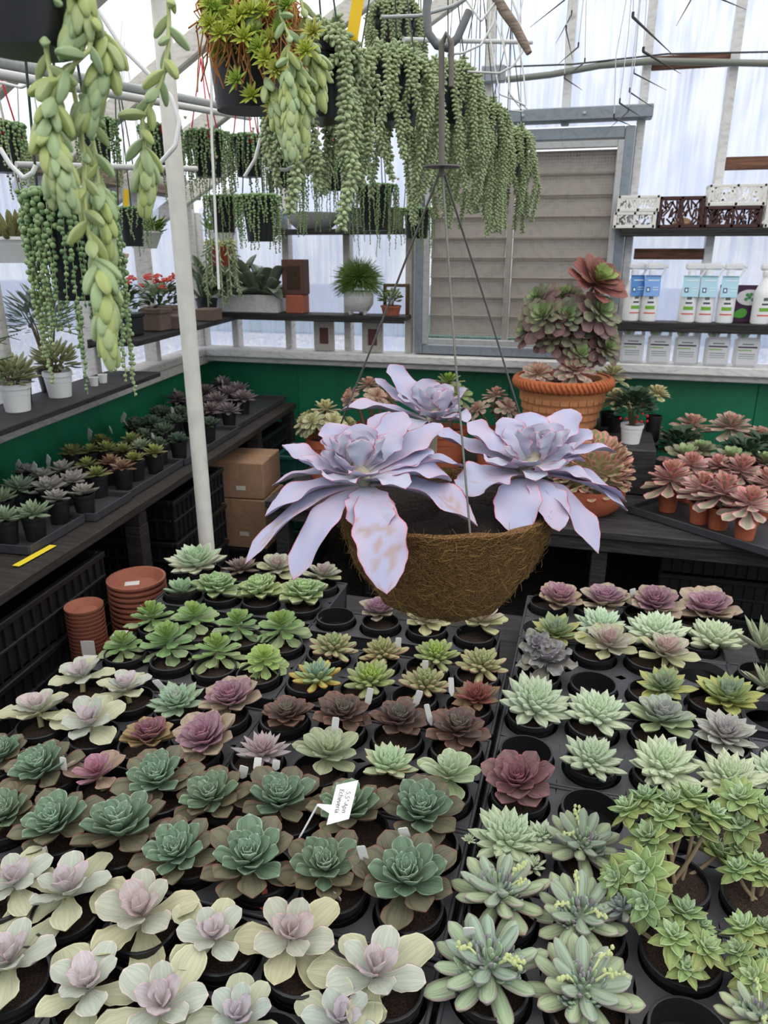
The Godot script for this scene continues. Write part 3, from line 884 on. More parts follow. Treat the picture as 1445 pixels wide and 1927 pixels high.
func crest(t: Node3D, at: Vector3, rad: float) -> void:
	# the crowded heart of a crested plant, and its flower stalks
	var o = {"shape": "bean", "face": rgb(138, 156, 146), "rim": rgb(150, 158, 152), "rimw": 0.2, "cup": 0.05, "bend": 30, "fat": 0.16}
	var o2 = {"shape": "bean", "face": rgb(142, 142, 142), "rim": rgb(156, 148, 152), "rimw": 0.2, "cup": 0.05, "bend": 30, "fat": 0.16}
	var o3 = {"shape": "bean", "face": rgb(148, 172, 138), "rim": rgb(168, 186, 156), "rimw": 0.2, "cup": 0.05, "bend": 30, "fat": 0.16}
	var kinds_ = [leaf(o), leaf(o2), leaf(o3)]
	var band = rng.randf() * PI
	for j in 84:
		var a = rng.randf() * TAU
		var q = sqrt(rng.randf())
		var p = Vector3(cos(a) * q, 0, sin(a) * q * 0.66).rotated(Vector3.UP, band) * rad * 0.46
		p.y = rad * (0.3 - 0.24 * q * q)
		var b = spin(atan2(p.z, p.x) + rng.randf_range(-0.5, 0.5), deg_to_rad(lerpf(82, 28, q)))
		var l = rad * rng.randf_range(0.17, 0.26)
		part("crest_leaf", kinds_[rng.randi() % 3], leaf_mat(), t, Transform3D(Basis(b.x * l, b.y * l, b.z * l), at + p))
	for j in 3:
		var a = rng.randf() * TAU
		var m = MB.new()
		var d = Vector3(cos(a), 0, sin(a))
		var p0 = at + d * rad * 0.2 + Vector3.UP * rad * 0.34
		var p1 = p0 + d * rad * 0.15 + Vector3.UP * rad * 0.22
		var p2 = p1 + d * rad * 0.22 + Vector3.UP * rad * 0.06
		m.tube([p0, p1, p2], [rad * 0.025, rad * 0.022, rad * 0.02], 6)
		for b in 6:
			var c = p1.lerp(p2, b / 5.0) + Vector3(rng.randf_range(-1, 1), rng.randf_range(-0.6, 0.8), rng.randf_range(-1, 1)) * rad * 0.05
			m.lathe([Vector2(0, -1) * rad * 0.05, Vector2(0.7, -0.5) * rad * 0.05, Vector2(0.8, 0.2) * rad * 0.05, Vector2(0.4, 0.9) * rad * 0.05, Vector2(0, 1.2) * rad * 0.05], 7, c)
		part("flower_stalk", m, mat(rgb(190, 200, 144), 0.6), t)

# the deck of a carry tray: a sheet with round holes on a skirt; cells are [hole x, hole z, x from, x to, z from, z to]
func tray(cells: Array, y0: float, y1: float, r: float, label: String, group: String, called := "carry_tray") -> void:
	var lo = Vector2(1e9, 1e9)
	var hi = -lo
	for c in cells:
		lo = lo.min(Vector2(c[2], c[4]))
		hi = hi.max(Vector2(c[3], c[5]))
	var mid = Vector3((lo.x + hi.x) / 2, y0, (lo.y + hi.y) / 2)
	var t = thing(called, label, "tray", mid, 0.0, group)
	var plastic = mat(rgb(62, 62, 66), 0.42, "blot", 3.0)
	var h = y1 - y0
	var m = MB.new()
	for c in cells:
		var cx: float = c[0] - mid.x
		var cz: float = c[1] - mid.z
		var n = 32
		for s in n:
			var ps = []
			for e in 2:
				var a = TAU * (s + e) / n
				var d = Vector2(cos(a), sin(a))
				var k = minf(((c[3] - c[0]) if d.x > 0 else (c[0] - c[2])) / maxf(absf(d.x), 1e-6), ((c[5] - c[1]) if d.y > 0 else (c[1] - c[4])) / maxf(absf(d.y), 1e-6))
				ps.append([Vector3(cx + d.x * r, h, cz + d.y * r), Vector3(cx + d.x * k, h, cz + d.y * k), Vector3(cx + d.x * r * 0.97, h - 0.022, cz + d.y * r * 0.97)])
			m.face([ps[0][0], ps[0][1], ps[1][1], ps[1][0]], Vector3.UP)
			m.face([ps[0][0], ps[1][0], ps[1][2], ps[0][2]], Vector3(cx, h, cz) - ps[0][0])
	part("deck", m, plastic, t)
	m = MB.new()
	var w = (hi.x - lo.x) / 2
	var dd = (hi.y - lo.y) / 2
	var ring = [[Vector3(-w, h, -dd), Vector3(w, h, -dd)], [Vector3(w, h, -dd), Vector3(w, h, dd)], [Vector3(w, h, dd), Vector3(-w, h, dd)], [Vector3(-w, h, dd), Vector3(-w, h, -dd)]]
	for e in ring:
		var out: Vector3 = (e[0] + e[1]) / 2
		out.y = 0
		var o2 = out.normalized() * -0.006
		m.face([e[0], e[1], Vector3(e[1].x, 0.012, e[1].z) + o2, Vector3(e[0].x, 0.012, e[0].z) + o2], out)
	part("skirt", m, plastic, t)
	m = MB.new()
	for e in ring:
		m.tube([e[0], e[1]], 0.0035, 6)
		m.tube([Vector3(e[0].x, 0.012, e[0].z), Vector3(e[1].x, 0.012, e[1].z)], 0.003, 6)
	m.box(Vector3(0, 0.006, 0), Vector3(2 * w - 0.02, 0.006, 2 * dd - 0.02))
	part("rim", m, plastic, t)

func plant_tag(foot: Vector3, head: Vector3, w: float, label: String, group: String, c := Color(0.93, 0.93, 0.91), called := "plant_tag") -> Node3D:
	var t = thing(called, label, "tag", foot, 0.0, group)
	var d = head - foot
	var l = d.length()
	var y = d.normalized()
	var x = y.cross(Vector3(0.2, 0.1, 1)).normalized()
	var m = MB.new()
	var out = [Vector2(-0.12, 0), Vector2(0.12, 0), Vector2(0.5, 0.25), Vector2(0.5, 0.95), Vector2(0.38, 1), Vector2(-0.38, 1), Vector2(-0.5, 0.95), Vector2(-0.5, 0.25)]
	var z = x.cross(y)
	for sg in [-1.0, 1.0]:
		var ps = []
		for q in out:
			ps.append(x * q.x * w + y * q.y * l + z * sg * 0.0006)
		m.face(ps, z * sg)
	for k in out.size():
		var q0: Vector2 = out[k]
		var q1: Vector2 = out[(k + 1) % out.size()]
		var a = x * q0.x * w + y * q0.y * l
		var b = x * q1.x * w + y * q1.y * l
		m.face([a - z * 0.0006, b - z * 0.0006, b + z * 0.0006, a + z * 0.0006], (a + b) / 2 - y * l * 0.5)
	part("stake", m, mat(c, 0.4, "", 1, {"back": Color(0.9, 0.9, 0.9)}), t)
	return t

func plant_table() -> void:
	kinds()
	pot_black = mat(rgb(30, 30, 32), 0.38, "blot", 4.0)
	pot_clay = mat(rgb(178, 96, 66), 0.8, "blot", 5.0, {"bump": 0.05})
	soil_m = mat(rgb(78, 60, 50), 0.95, "soil", 14.0, {"bump": 0.5, "world": true})
	tag_white = mat(rgb(238, 238, 235), 0.4)
	# the table itself: dark boards on trestles
	var t = thing("plant_table", "long black board table under the trays of succulents", "table", Vector3(-0.35, 0, -1.2))
	var boardm = mat(rgb(50, 48, 48), 0.6, "grain", 2.0, {"bump": 0.1})
	for k in 10:
		var m = MB.new()
		m.box(Vector3(0, TABLE - 0.017, -0.77 + 0.172 * k), Vector3(1.72, 0.03, 0.168), 0.004)
		part("plank", m, boardm, t)
	for sx in [-0.75, 0.0, 0.75]:
		for sz in [-0.7, 0.7]:
			var m = MB.new()
			m.box(Vector3(sx, 0.262, sz), Vector3(0.07, 0.524, 0.07), 0.004)
			part("leg", m, boardm, t)
	# trays: [holes]
	for tr in TRAYS:
		tray(tr[0], TABLE + 0.001, DECK, 0.0565, tr[1], "black carry trays on the plant table")
	for p in POTS:
		var spot = Vector3(p[1], TABLE + 0.012, p[2])
		var heart = Vector3(p[3], p[5], p[4])
		var o = potted(p[0], spot, heart, p[6], 0.051, 0.105, false, p[7] if p.size() > 7 else "", "?")
		if p[0] == "finger":
			crest(o, heart - spot, p[6])
		if p[0] == "mintC":
			for q in [[0.055, 0.005, -0.02, 0.032], [0.045, -0.012, 0.032, 0.027], [-0.062, -0.005, 0.01, 0.014]]:
				rosette(o, "mint", heart - spot + Vector3(q[0], q[1], q[2]), q[3], tints(), Basis(), 0.5, "offset_leaf")
		if p[0] == "crinkle":
			rosette(o, "crinkle", heart - spot + Vector3(-0.03, 0.03, -0.02), p[6] * 0.6, Color(1, 1, 1), Basis(Vector3.RIGHT, 0.6))
	bushes()
	for e in EMPTY:
		var o = thing("empty_pot", e[2], "pot", Vector3(e[0], TABLE + 0.012, e[1]))
		part("pot", pot_mesh(0.052, 0.103), pot_black, o)
	for g in TAGS:
		plant_tag(Vector3(g[0], g[1], g[2]), Vector3(g[3], g[4], g[5]), g[6], g[7], "white tags among the succulents")
	big_tag()
	# a fallen leaf
	var o = {"shape": "broad", "face": rgb(186, 84, 74), "rim": rgb(150, 70, 62), "cup": 0.2, "bend": -20, "fat": 0.05}
	single("fallen_leaf", "red withered leaf hanging below a dark green rosette", "leaf", leaf(o), leaf_mat(), Transform3D(Basis(spin(1.3, -0.7)).scaled(Vector3.ONE * 0.03), FALLEN))

func big_tag() -> void:
	var t = thing("price_tag", "long white bent price tag with handwriting leaning over dark green echeverias", "tag", BIGTAG[0])
	var m = MB.new()
	m.tube([Vector3.ZERO, BIGTAG[1] - BIGTAG[0]], 0.0018, 6)
	var a: Vector3 = BIGTAG[1] - BIGTAG[0]
	# the plate: corners given in order round its edge
	var ps = []
	for k in range(2, 6):
		ps.append(BIGTAG[k] - BIGTAG[0])
	var nn: Vector3 = (ps[2] - ps[0]).cross(ps[1] - ps[0]).normalized()
	if nn.y < 0:
		nn = -nn
	var mid: Vector3 = (ps[0] + ps[1] + ps[2] + ps[3]) / 4
	var edge: Vector3 = (ps[0] + ps[3]) / 2
	m.face([a - (edge - a).cross(nn).normalized() * 0.002, a + (edge - a).cross(nn).normalized() * 0.002, edge.lerp(ps[0], 0.22).lerp(ps[0], 0.3), edge.lerp(ps[0], 0.1).lerp(ps[3], 0.08)], nn)
	part("stake", m, tag_white, t)
	m = MB.new()
	var low = []
	for p in ps:
		low.append(p - nn * 0.0012)
	m.face(ps, nn)
	m.face(low, -nn)
	for k in 4:
		m.face([ps[k], ps[(k + 1) % 4], low[(k + 1) % 4], low[k]], (ps[k] + ps[(k + 1) % 4]) / 2 - mid)
	part("plate", m, tag_white, t)
	# two handwritten lines running from ps[3]'s end to ps[0]'s
	var along: Vector3 = (ps[0] - ps[3]).normalized()
	var up: Vector3 = nn.cross(along)
	var ink = mat(rgb(96, 104, 112), 0.7)
	var f = SystemFont.new()
	f.font_names = PackedStringArray(["Droid Sans"])
	for k in 2:
		var tm = TextMesh.new()
		tm.text = ["5.5\"-Apn", "Echeveria"][k]
		tm.font = f
		tm.font_size = 32
		tm.pixel_size = 0.00029
		tm.depth = 0.0003
		var b = Basis(along, up, along.cross(up))
		var hh: float = (ps[1] - ps[0]).dot(up)
		part("lettering", tm, ink, t, Transform3D(b, mid + nn * 0.0005 + up * hh * (0.17 if k == 0 else -0.17)))

# the fuzzy bushes on the table's right side
func bushes() -> void:
	var bark = mat(rgb(150, 132, 104), 0.8, "blot", 10.0)
	for b in BUSHES:
		var spot = Vector3(b[0], TABLE + 0.012, b[1])
		var t = thing("bushy_succulent", b[2], "plant", spot)
		part("pot", pot_mesh(b[3], 0.105), pot_black, t)
		part("soil", soil_mesh(b[3] * 0.94), soil_m, t, Transform3D(Basis(), Vector3(0, 0.094, 0)))
		var n = 0
		for q in b[4]:
			var head = Vector3(q[0], q[1], q[2]) - spot
			var m = MB.new()
			var a = n * 2.4
			var foot = Vector3(cos(a) * 0.012 + head.x * 0.2, 0.09, sin(a) * 0.012 + head.z * 0.2)
			var bow = (foot + head) / 2 + Vector3(head.x * 0.25, -0.012, head.z * 0.25)
			var ps = []
			for s in 7:
				var f = s / 6.0
				ps.append(foot.lerp(bow, f).lerp(bow.lerp(head, f), f))
			m.tube(ps, 0.0032, 7)
			part("branch", m, bark, t)
			var r = Node3D.new()
			r.name = "rosette"
			r.position = head
			t.add_child(r, true)
			var lean = Vector3(head.x, 0.12, head.z).normalized()
			rosette(r, "greyfinger" if q.size() > 4 else "fuzzy", Vector3.ZERO, q[3], tints(0.1), Basis(Quaternion(Vector3.UP, lean)))
			n += 1


# ---------------------------------------------------------------- the hanging basket
# a broad leaf from b over a bow to tip, w wide; mark 1: scuffed, 2: brown scar
func long_leaf(b: Vector3, tip: Vector3, heart: Vector3, w: float, mark: int, sd: int) -> MB:
	var r = RandomNumberGenerator.new()
	r.seed = sd
	var nz = FastNoiseLite.new()
	nz.seed = sd
	nz.frequency = 9.0
	nz.fractal_octaves = 4
	var d = tip - b
	var l = d.length()
	var out = Vector3(d.x, 0, d.z).normalized()
	var fall = clampf(-d.y / l, -1.0, 1.0)
	var start = b + (heart - b) * clampf(0.25 - fall * 0.5, 0.0, 0.6) + out * 0.012
	var c = start.lerp(tip, 0.45) + Vector3.UP * l * (0.2 + 0.12 * fall if fall > -0.25 else -0.02) + out * l * (0.12 if fall < 0.1 else 0.02)
	var prof = [[0.0, 0.34], [0.15, 0.42], [0.38, 0.78], [0.6, 1.0], [0.76, 0.96], [0.88, 0.76], [0.945, 0.48], [0.98, 0.2], [1.0, 0.0]]
	var rows = []
	var cols = []
	var uvs = []
	var nt = 26
	var ss = [1.0, 0.955, 0.9, 0.7, 0.4, 0.15, 0.0, -0.15, -0.4, -0.7, -0.9, -0.955, -1.0]
	var ph = r.randf() * TAU
	var young = clampf(1.3 - l / 0.1, 0.0, 1.0)
	var face_ = hexl(rgb(166, 169, 196).lerp(rgb(164, 176, 174), young * 0.6))
	var warm = hexl(rgb(180, 168, 188))
	var foot = hexl(rgb(188, 190, 184))
	var rim = hexl(rgb(214, 132, 152))
	var scar = hexl(rgb(166, 140, 128))
	for k in nt + 1:
		var t = float(k) / nt
		var p = start.lerp(c, t).lerp(c.lerp(tip, t), t)
		var tan = ((c - start).lerp(tip - c, t)).normalized()
		var nref = (Vector3.UP - out * 0.75 * clampf(tan.y + 0.15, 0.0, 1.0)).normalized()
		var sd_ = tan.cross(nref).normalized()
		var nn = sd_.cross(tan)
		var hw = width_at(prof, t) * w * 0.6
		var th = 0.0032 * (1 - 0.6 * t)
		var row = PackedVector3Array()
		var col = PackedColorArray()
		var uv = PackedVector2Array()
		for pass_ in 2:
			for j in ss.size():
				if pass_ == 1 and (j == 0 or j == ss.size() - 1):
					continue
				var s: float = ss[j] if pass_ == 0 else ss[ss.size() - 1 - j]
				var edge = absf(s)
				var lift = 0.26 * hw * s * s + hw * 0.16 * edge * edge * sin(t * 14.0 + ph + s * 1.7) * smoothstep(0.2, 0.6, t) + hw * 0.03 * nz.get_noise_2d(t * 0.3, s * 0.1)
				var jag = 1.0 + (0.05 * sin(t * 31.0 + ph * 2.0) if edge > 0.85 else 0.0)
				row.append(p + sd_ * hw * s * jag + nn * (lift + (th if pass_ == 0 else -th) * (1.0 - s * s)))
				var q = nz.get_noise_2d(t * 0.16 + 3.0, s * 0.05)
				var cc = face_.lerp(warm, clampf(0.4 + q * 1.2, 0.0, 1.0)).lerp(foot, smoothstep(0.3, 0.0, t) * 0.7)
				if mark > 0 and pass_ == 0:
					var z = nz.get_noise_2d(t * 1.1 + 9.0, s * 0.5 + 5.0) + (0.25 if mark == 2 and t > 0.5 and t < 0.85 and absf(s) < 0.6 else -0.12)
					cc = cc.lerp(scar, smoothstep(0.2, 0.45, z) * 0.75)
				if edge > 0.93 or t > 0.975:
					cc = rim.lerp(cc, 0.0 if edge > 0.97 else 0.45)
				col.append(cc)
				uv.append(Vector2(s * 0.5 + 0.5, t * 0.5 + 0.5 * pass_))
		rows.append(row)
		cols.append(col)
		uvs.append(uv)
	var m = MB.new()
	m.skin(rows, cols, true, uvs)
	return m

func hanging_basket() -> void:
	var t = thing("hanging_basket", "brown coco fibre basket hanging from a wire hook over the table", "basket", BASKET - Vector3(0, 0.185, 0))
	var R = 0.178
	var fibre = mat(rgb(138, 100, 56), 0.95, "soil", 9.0, {"bump": 0.6, "world": true})
	# bowl: outside, lip, inside
	var prof = [Vector2(0, 0.0), Vector2(0.068, 0.004), Vector2(0.1, 0.02), Vector2(0.128, 0.055), Vector2(0.15, 0.1), Vector2(0.166, 0.145), Vector2(0.175, 0.178), Vector2(R, 0.187), Vector2(0.17, 0.19), Vector2(0.162, 0.18), Vector2(0.15, 0.14), Vector2(0.0, 0.14)]
	var nz = FastNoiseLite.new()
	nz.frequency = 16.0
	nz.fractal_octaves = 4
	var m = MB.new()
	m.lathe(prof, 64)
	for k in m.v.size():
		var p: Vector3 = m.v[k]
		m.v[k] = p + Vector3(p.x, 0, p.z).normalized() * nz.get_noise_3dv(p * 1.3) * 0.012
	part("coco_liner", m, fibre, t)
	m = MB.new()
	m.tube([Vector3(0, 0, 0), Vector3(0.5, 0.1, 0.0), Vector3(1, 0, 0)], [0.03, 0.035, 0.02], 3, false)
	var strand = m.mesh()
	var at = []
	var tin = []
	for k in 9000:
		var f = pow(rng.randf(), 0.7)
		var y = lerpf(0.004, 0.19, f)
		var rr = 0.0
		for j in range(1, 8):
			if y <= prof[j].y:
				rr = lerpf(prof[j - 1].x, prof[j].x, (y - prof[j - 1].y) / (prof[j].y - prof[j - 1].y))
				break
		var a = rng.randf() * TAU
		var p = Vector3(cos(a) * rr, y, sin(a) * rr)
		p += Vector3(p.x, 0, p.z).normalized() * (nz.get_noise_3dv(p * 1.3) * 0.012 + 0.0005)
		var nn = Vector3(cos(a), -0.5, sin(a)).normalized()
		var d = Vector3(rng.randf_range(-1, 1), rng.randf_range(-1, 1), rng.randf_range(-1, 1))
		d = (d - nn * d.dot(nn) * 0.8).normalized()
		var l = rng.randf_range(0.006, 0.022)
		var zz = d.cross(nn).normalized()
		at.append(Transform3D(Basis(d * l, nn * l * rng.randf_range(0.3, 0.9), zz * l * 0.5), p))
		var v = rng.randf_range(0.45, 1.35)
		tin.append(Color(0.29 * v, 0.165 * v, 0.052 * v))
	many("coco_fibre", strand, mat(Color.WHITE, 0.9, "", 1, {"vc": true}), t, at, tin)
	part("soil", soil_mesh(0.16), mat(rgb(58, 44, 38), 0.95, "soil", 10.0, {"bump": 0.8, "world": true}), t, Transform3D(Basis().scaled(Vector3(1, 2.5, 1)), Vector3(0, 0.172, 0)))
	var o = t.position
	var steel = mat(rgb(120, 118, 112), 0.5, "blot", 20.0, {"metal": 0.6})
	for k in 3:
		m = MB.new()
		var a = HANGER[0] - o
		var b: Vector3 = HANGER[1 + k] - o
		var q: Vector3 = a.lerp(b, 0.5)
		m.tube([a, q + (b - a).cross(Vector3.UP).normalized() * 0.002, b], 0.0017, 6)
		part("wire", m, steel, t)
	m = MB.new()
	m.lathe([Vector2(0, -0.001), Vector2(0.026, -0.001), Vector2(0.026, 0.001), Vector2(0, 0.001)], 20, HANGER[0] - o)
	part("wire_disc", m, steel, t)
	m = MB.new()
	var h: Vector3 = HANGER[0] - o
	var top: Vector3 = HANGER[4] - o
	m.tube([h + Vector3(0, -0.012, 0), h.lerp(top, 0.3), h.lerp(top, 0.7), top, top + Vector3(0.006, 0.012, 0), top + Vector3(0.013, 0.002, 0), top + Vector3(0.015, -0.05, 0.002)], [0.0042, 0.0042, 0.004, 0.004, 0.004, 0.004, 0.0035], 8)
	part("hook", m, mat(rgb(112, 106, 98), 0.55, "blot", 20.0, {"metal": 0.4}), t)
	# three big rosettes growing in the basket
	var lm = mat(Color.WHITE, 0.5, "", 1.0, {"vc": true, "spec": 0.35, "back": Color(0.2, 0.19, 0.2)})
	var names = {"front": "large lavender rosette with long drooping scarred leaves in hanging basket", "side": "large lavender rosette with pink-edged leaves leaning out towards the terracotta pots", "back": "smaller upright lavender rosette at the back of the hanging basket"}
	var sd = 100
	for s in ROSETTES:
		var p = thing("lavender_echeveria", names[s[3]], "plant", s[0])
		for q in s[2]:
			sd += 1
			part("leaf", long_leaf(Vector3.ZERO, Vector3(q[0], q[1], q[2]) - s[0], s[1] - s[0], q[3], int(q[4]), sd), lm, p)
		for k in 9:
			sd += 1
			var a = k * 2.4
			var e = lerpf(0.062, 0.03, k / 8.0)
			var tilt = lerpf(0.85, 0.2, k / 8.0)
			var tip: Vector3 = s[1] - s[0] + Vector3(cos(a) * sin(tilt), cos(tilt), sin(a) * sin(tilt)) * e
			part("leaf", long_leaf((s[1] - s[0]) * 0.6, tip, s[1] - s[0], lerpf(0.042, 0.02, k / 8.0), 0, sd), lm, p)
		var m2 = MB.new()
		m2.tube([Vector3(0, -0.06, 0), Vector3(0, -0.02, 0), (s[1] - s[0]) * 0.5, (s[1] - s[0]) * 0.9], [0.016, 0.016, 0.014, 0.008], 10)
		part("stem", m2, mat(rgb(168, 160, 140), 0.7, "blot", 8.0), p)

# ---------------------------------------------------------------- benches
# a stacking crate: open tray of bars; w along x, d along z
func crate(at: Vector3, turn: float, w: float, h: float, d: float, c: Color, label: String, group: String) -> void:
	var t = thing("plastic_crate", label, "crate", at, turn, group)
	var pm = mat(c, 0.5, "blot", 3.0)
	var m = MB.new()
	m.box(Vector3(0, 0.008, 0), Vector3(w - 0.03, 0.012, d - 0.03), 0.003)
	for sz in [-1, 1]:
		m.box(Vector3(0, h * 0.5, sz * (d / 2 - 0.016)), Vector3(w - 0.03, h * 0.94, 0.004))
	for sx in [-1, 1]:
		m.box(Vector3(sx * (w / 2 - 0.016), h * 0.5, 0), Vector3(0.004, h * 0.94, d - 0.03))
	part("body", m, pm, t)
	m = MB.new()
	for sz in [-1, 1]:
		m.box(Vector3(0, h - 0.012, sz * (d / 2 - 0.01)), Vector3(w, 0.02, 0.02), 0.003)
		m.box(Vector3(0, h * 0.5, sz * (d / 2 - 0.01)), Vector3(w - 0.01, 0.012, 0.014), 0.003)
	for sx in [-1, 1]:
		m.box(Vector3(sx * (w / 2 - 0.01), h - 0.012, 0), Vector3(0.02, 0.02, d - 0.04), 0.003)
		m.box(Vector3(sx * (w / 2 - 0.01), h * 0.5, 0), Vector3(0.014, 0.012, d - 0.04), 0.003)
	part("rim", m, pm, t)
	var n = int(w / 0.04)
	for sz in [-1, 1]:
		m = MB.new()
		for k in n + 1:
			m.box(Vector3(-w / 2 + 0.012 + (w - 0.024) * k / n, h * 0.5, sz * (d / 2 - 0.011)), Vector3(0.007, h * 0.93, 0.012))
		part("rib_panel", m, pm, t)
	n = int(d / 0.04)
	for sx in [-1, 1]:
		m = MB.new()
		for k in n + 1:
			m.box(Vector3(sx * (w / 2 - 0.011), h * 0.5, -d / 2 + 0.012 + (d - 0.024) * k / n), Vector3(0.012, h * 0.93, 0.007))
		part("rib_panel", m, pm, t)

func side_bench() -> void:
	var a = deg_to_rad(4.6)
	var u = Vector3(sin(a), 0, cos(a))
	var nn = Vector3(cos(a), 0, -sin(a))
	var b = Basis(u, Vector3.UP, -nn)
	var e0 = Vector3(-1.585, 0, -3.93)           # far end of the front edge
	var boardm = mat(rgb(54, 48, 45), 0.75, "grain", 2.2)
	var o = e0 + u * 2.1 - nn * 0.27
	var t = thing("side_bench", "long dark plank bench along the green side wall", "bench", o)
	for k in 4:
		var m = MB.new()
		m.box(e0 + u * 2.15 - nn * (0.058 + 0.117 * k) - o + Vector3.UP * (BENCH - 0.016), Vector3(4.2, 0.03, 0.114), 0.003, b)
		part("plank", m, boardm, t)
	for s in [0.06, 0.6, 1.8, 2.85, 4.0]:
		var m = MB.new()
		m.box(e0 + u * s - nn * 0.23 - o + Vector3.UP * (BENCH - 0.061), Vector3(0.05, 0.06, 0.42), 0.003, b)
		part("bearer", m, boardm, t)
		for q in [0.05, 0.41]:
			m = MB.new()
			m.box(e0 + u * s - nn * q - o + Vector3.UP * 0.344, Vector3(0.06, 0.688, 0.06), 0.003, b)
			part("leg", m, boardm, t)
	# trays and the small pots on them
	var groups = {}
	for p in SIDE:
		var g: String = {"rust": "olivered"}.get(p[0], p[0])
		if not groups.has(g):
			groups[g] = []
		groups[g].append(p)
	var said = {"bluegreen": "low black tray of grey-green rosettes beside the yellow tag", "stoneG": "low black tray of silver-grey rosettes", "olivered": "low black tray of olive and rust rosettes", "button": "low black tray of dark button rosettes", "mauve": "low black tray crowded with mauve-grey rosettes by the far corner"}
	# stretch of bench that each tray covers, cut where two would meet
	var reach = {}
	for g in groups:
		var lo = Vector2(1e9, 1e9)
		var hi = -lo
		for p in groups[g]:
			if g == "bluegreen" and p[3] < -2.4:
				continue
			var q = Vector3(p[1], 0, p[3]) - e0
			lo = lo.min(Vector2(q.dot(u), q.dot(nn)))
			hi = hi.max(Vector2(q.dot(u), q.dot(nn)))
		reach[g] = [lo.max(Vector2(-9, -0.41)) - Vector2(0.05, 0.045), hi.min(Vector2(9, -0.06)) + Vector2(0.05, 0.045)]
	var row = ["mauve", "button", "olivered", "stoneG", "bluegreen"]
	for k in 4:
		var cut: float = (reach[row[k]][1].x + reach[row[k + 1]][0].x) / 2
		reach[row[k]][1].x = minf(reach[row[k]][1].x, cut - 0.005)
		reach[row[k + 1]][0].x = maxf(reach[row[k + 1]][0].x, cut + 0.005)
	for g in groups:
		var lo: Vector2 = reach[g][0]
		var hi: Vector2 = reach[g][1]
		var mid = e0 + u * (lo.x + hi.x) / 2 + nn * (lo.y + hi.y) / 2 + Vector3.UP * (BENCH + 0.001)
		var f = thing("flat_tray", said[g], "tray", mid, 0.0, "low trays on the side bench")
		var w = hi.x - lo.x
		var d = hi.y - lo.y
		var m = MB.new()
		m.box(Vector3(0, 0.005, 0), Vector3(w, 0.006, d), 0.001, b)
		part("floor", m, mat(rgb(60, 60, 64), 0.5, "blot", 3.0), f)
		m = MB.new()
		for sg in [-1, 1]:
			m.box(u * sg * w / 2 + Vector3.UP * 0.014, Vector3(0.006, 0.026, d), 0.001, b)
			m.box(nn * sg * d / 2 + Vector3.UP * 0.014, Vector3(w, 0.026, 0.006), 0.001, b)
		part("rim", m, mat(rgb(60, 60, 64), 0.5, "blot", 3.0), f)
	var k = 0
	for p in SIDE:
		var spot = Vector3(p[1], BENCH + 0.01, p[3])
		potted(p[0], spot, Vector3(p[1], p[2], p[3]), p[4], 0.036, 0.075)
		k += 1
	for g in SIDETAGS:
		plant_tag(Vector3(g[0], g[1], g[2]), Vector3(g[3], g[4], g[5]), 0.02, "white plant tag standing in a tray on the side bench", "white tags on the side bench")
	var y = YELLOWTAG
	var m = MB.new()
	var y0 = Vector3(y[0], y[1], y[2])
	var y1 = Vector3(y[3], y[4], y[5])
	var dir = (y1 - y0).normalized()
	m.box(Vector3.ZERO, Vector3(y0.distance_to(y1), 0.002, 0.022), 0.0006, Basis(dir, Vector3.UP, dir.cross(Vector3.UP)))
	single("yellow_tag", "bright yellow plastic tag lying on the side bench edge", "tag", m, mat(rgb(236, 214, 56), 0.4), Transform3D(Basis(), (y0 + y1) / 2))
	# crates and boxes under the bench
	var ang = -deg_to_rad(90 - 4.6)
	for q in [[2.35, 4, "near"], [1.3, 4, "mid"], [0.33, 4, "far"]]:
		var base = e0 + u * q[0] - nn * 0.23
		for j in q[1]:
			crate(base + Vector3.UP * (0.001 + 0.172 * j), PI / 2 + a, {"near": 0.62, "mid": 0.5, "far": 0.4}[q[2]], 0.17, 0.4, rgb(28, 28, 30), "black ribbed crate, %s from the floor in the %s stack" % [["lowest", "second", "third", "fourth"][j], {"near": "yellow-tag", "mid": "middle bench", "far": "corner bench"}[q[2]]], "black crates under the side bench")
	var card = mat(rgb(158, 124, 98), 0.85, "blot", 3.0)
	crate(Vector3(-1.56, 0.001, -3.13), 0.06, 0.3, 0.25, 0.28, rgb(28, 28, 30), "black crate on the floor under the cardboard boxes", "")
	for j in 2:
		var hb: float = [0.245, 0.175][j]
		var c = thing("cardboard_box", ["brown cardboard box on a black crate under the side bench", "taped brown cardboard box on top of another under the bench"][j], "box", Vector3(-1.55 - 0.01 * j, 0.252 + 0.247 * j, -3.13), 0.06 + 0.05 * j)
		m = MB.new()
		m.box(Vector3(0, hb / 2, 0), Vector3(0.28, hb - 0.002, 0.27), 0.004)
		part("carton", m, card, c)
		m = MB.new()
		m.box(Vector3(0, hb - 0.0005, 0), Vector3(0.281, 0.001, 0.045))
		m.box(Vector3(0, hb - 0.04, 0.1353), Vector3(0.045, 0.08, 0.001))
		part("tape", m, mat(rgb(166, 130, 98), 0.5), c)
		m = MB.new()
		m.box(Vector3(0.03, hb * 0.3, 0.1356), Vector3(0.045, 0.02, 0.001))
		part("sticker", m, mat(rgb(206, 200, 190), 0.6), c)
	# clay saucers stacked on the floor in the gap between the crates and the table
	var clay = mat(rgb(158, 98, 78), 0.8, "blot", 5.0)
	var sm = MB.new()
	sm.lathe([Vector2(0, 0), Vector2(0.07, 0), Vector2(0.088, 0.03), Vector2(0.092, 0.03), Vector2(0.092, 0.037), Vector2(0.084, 0.037), Vector2(0.066, 0.008), Vector2(0, 0.008)], 32)
	var sau = sm.mesh()
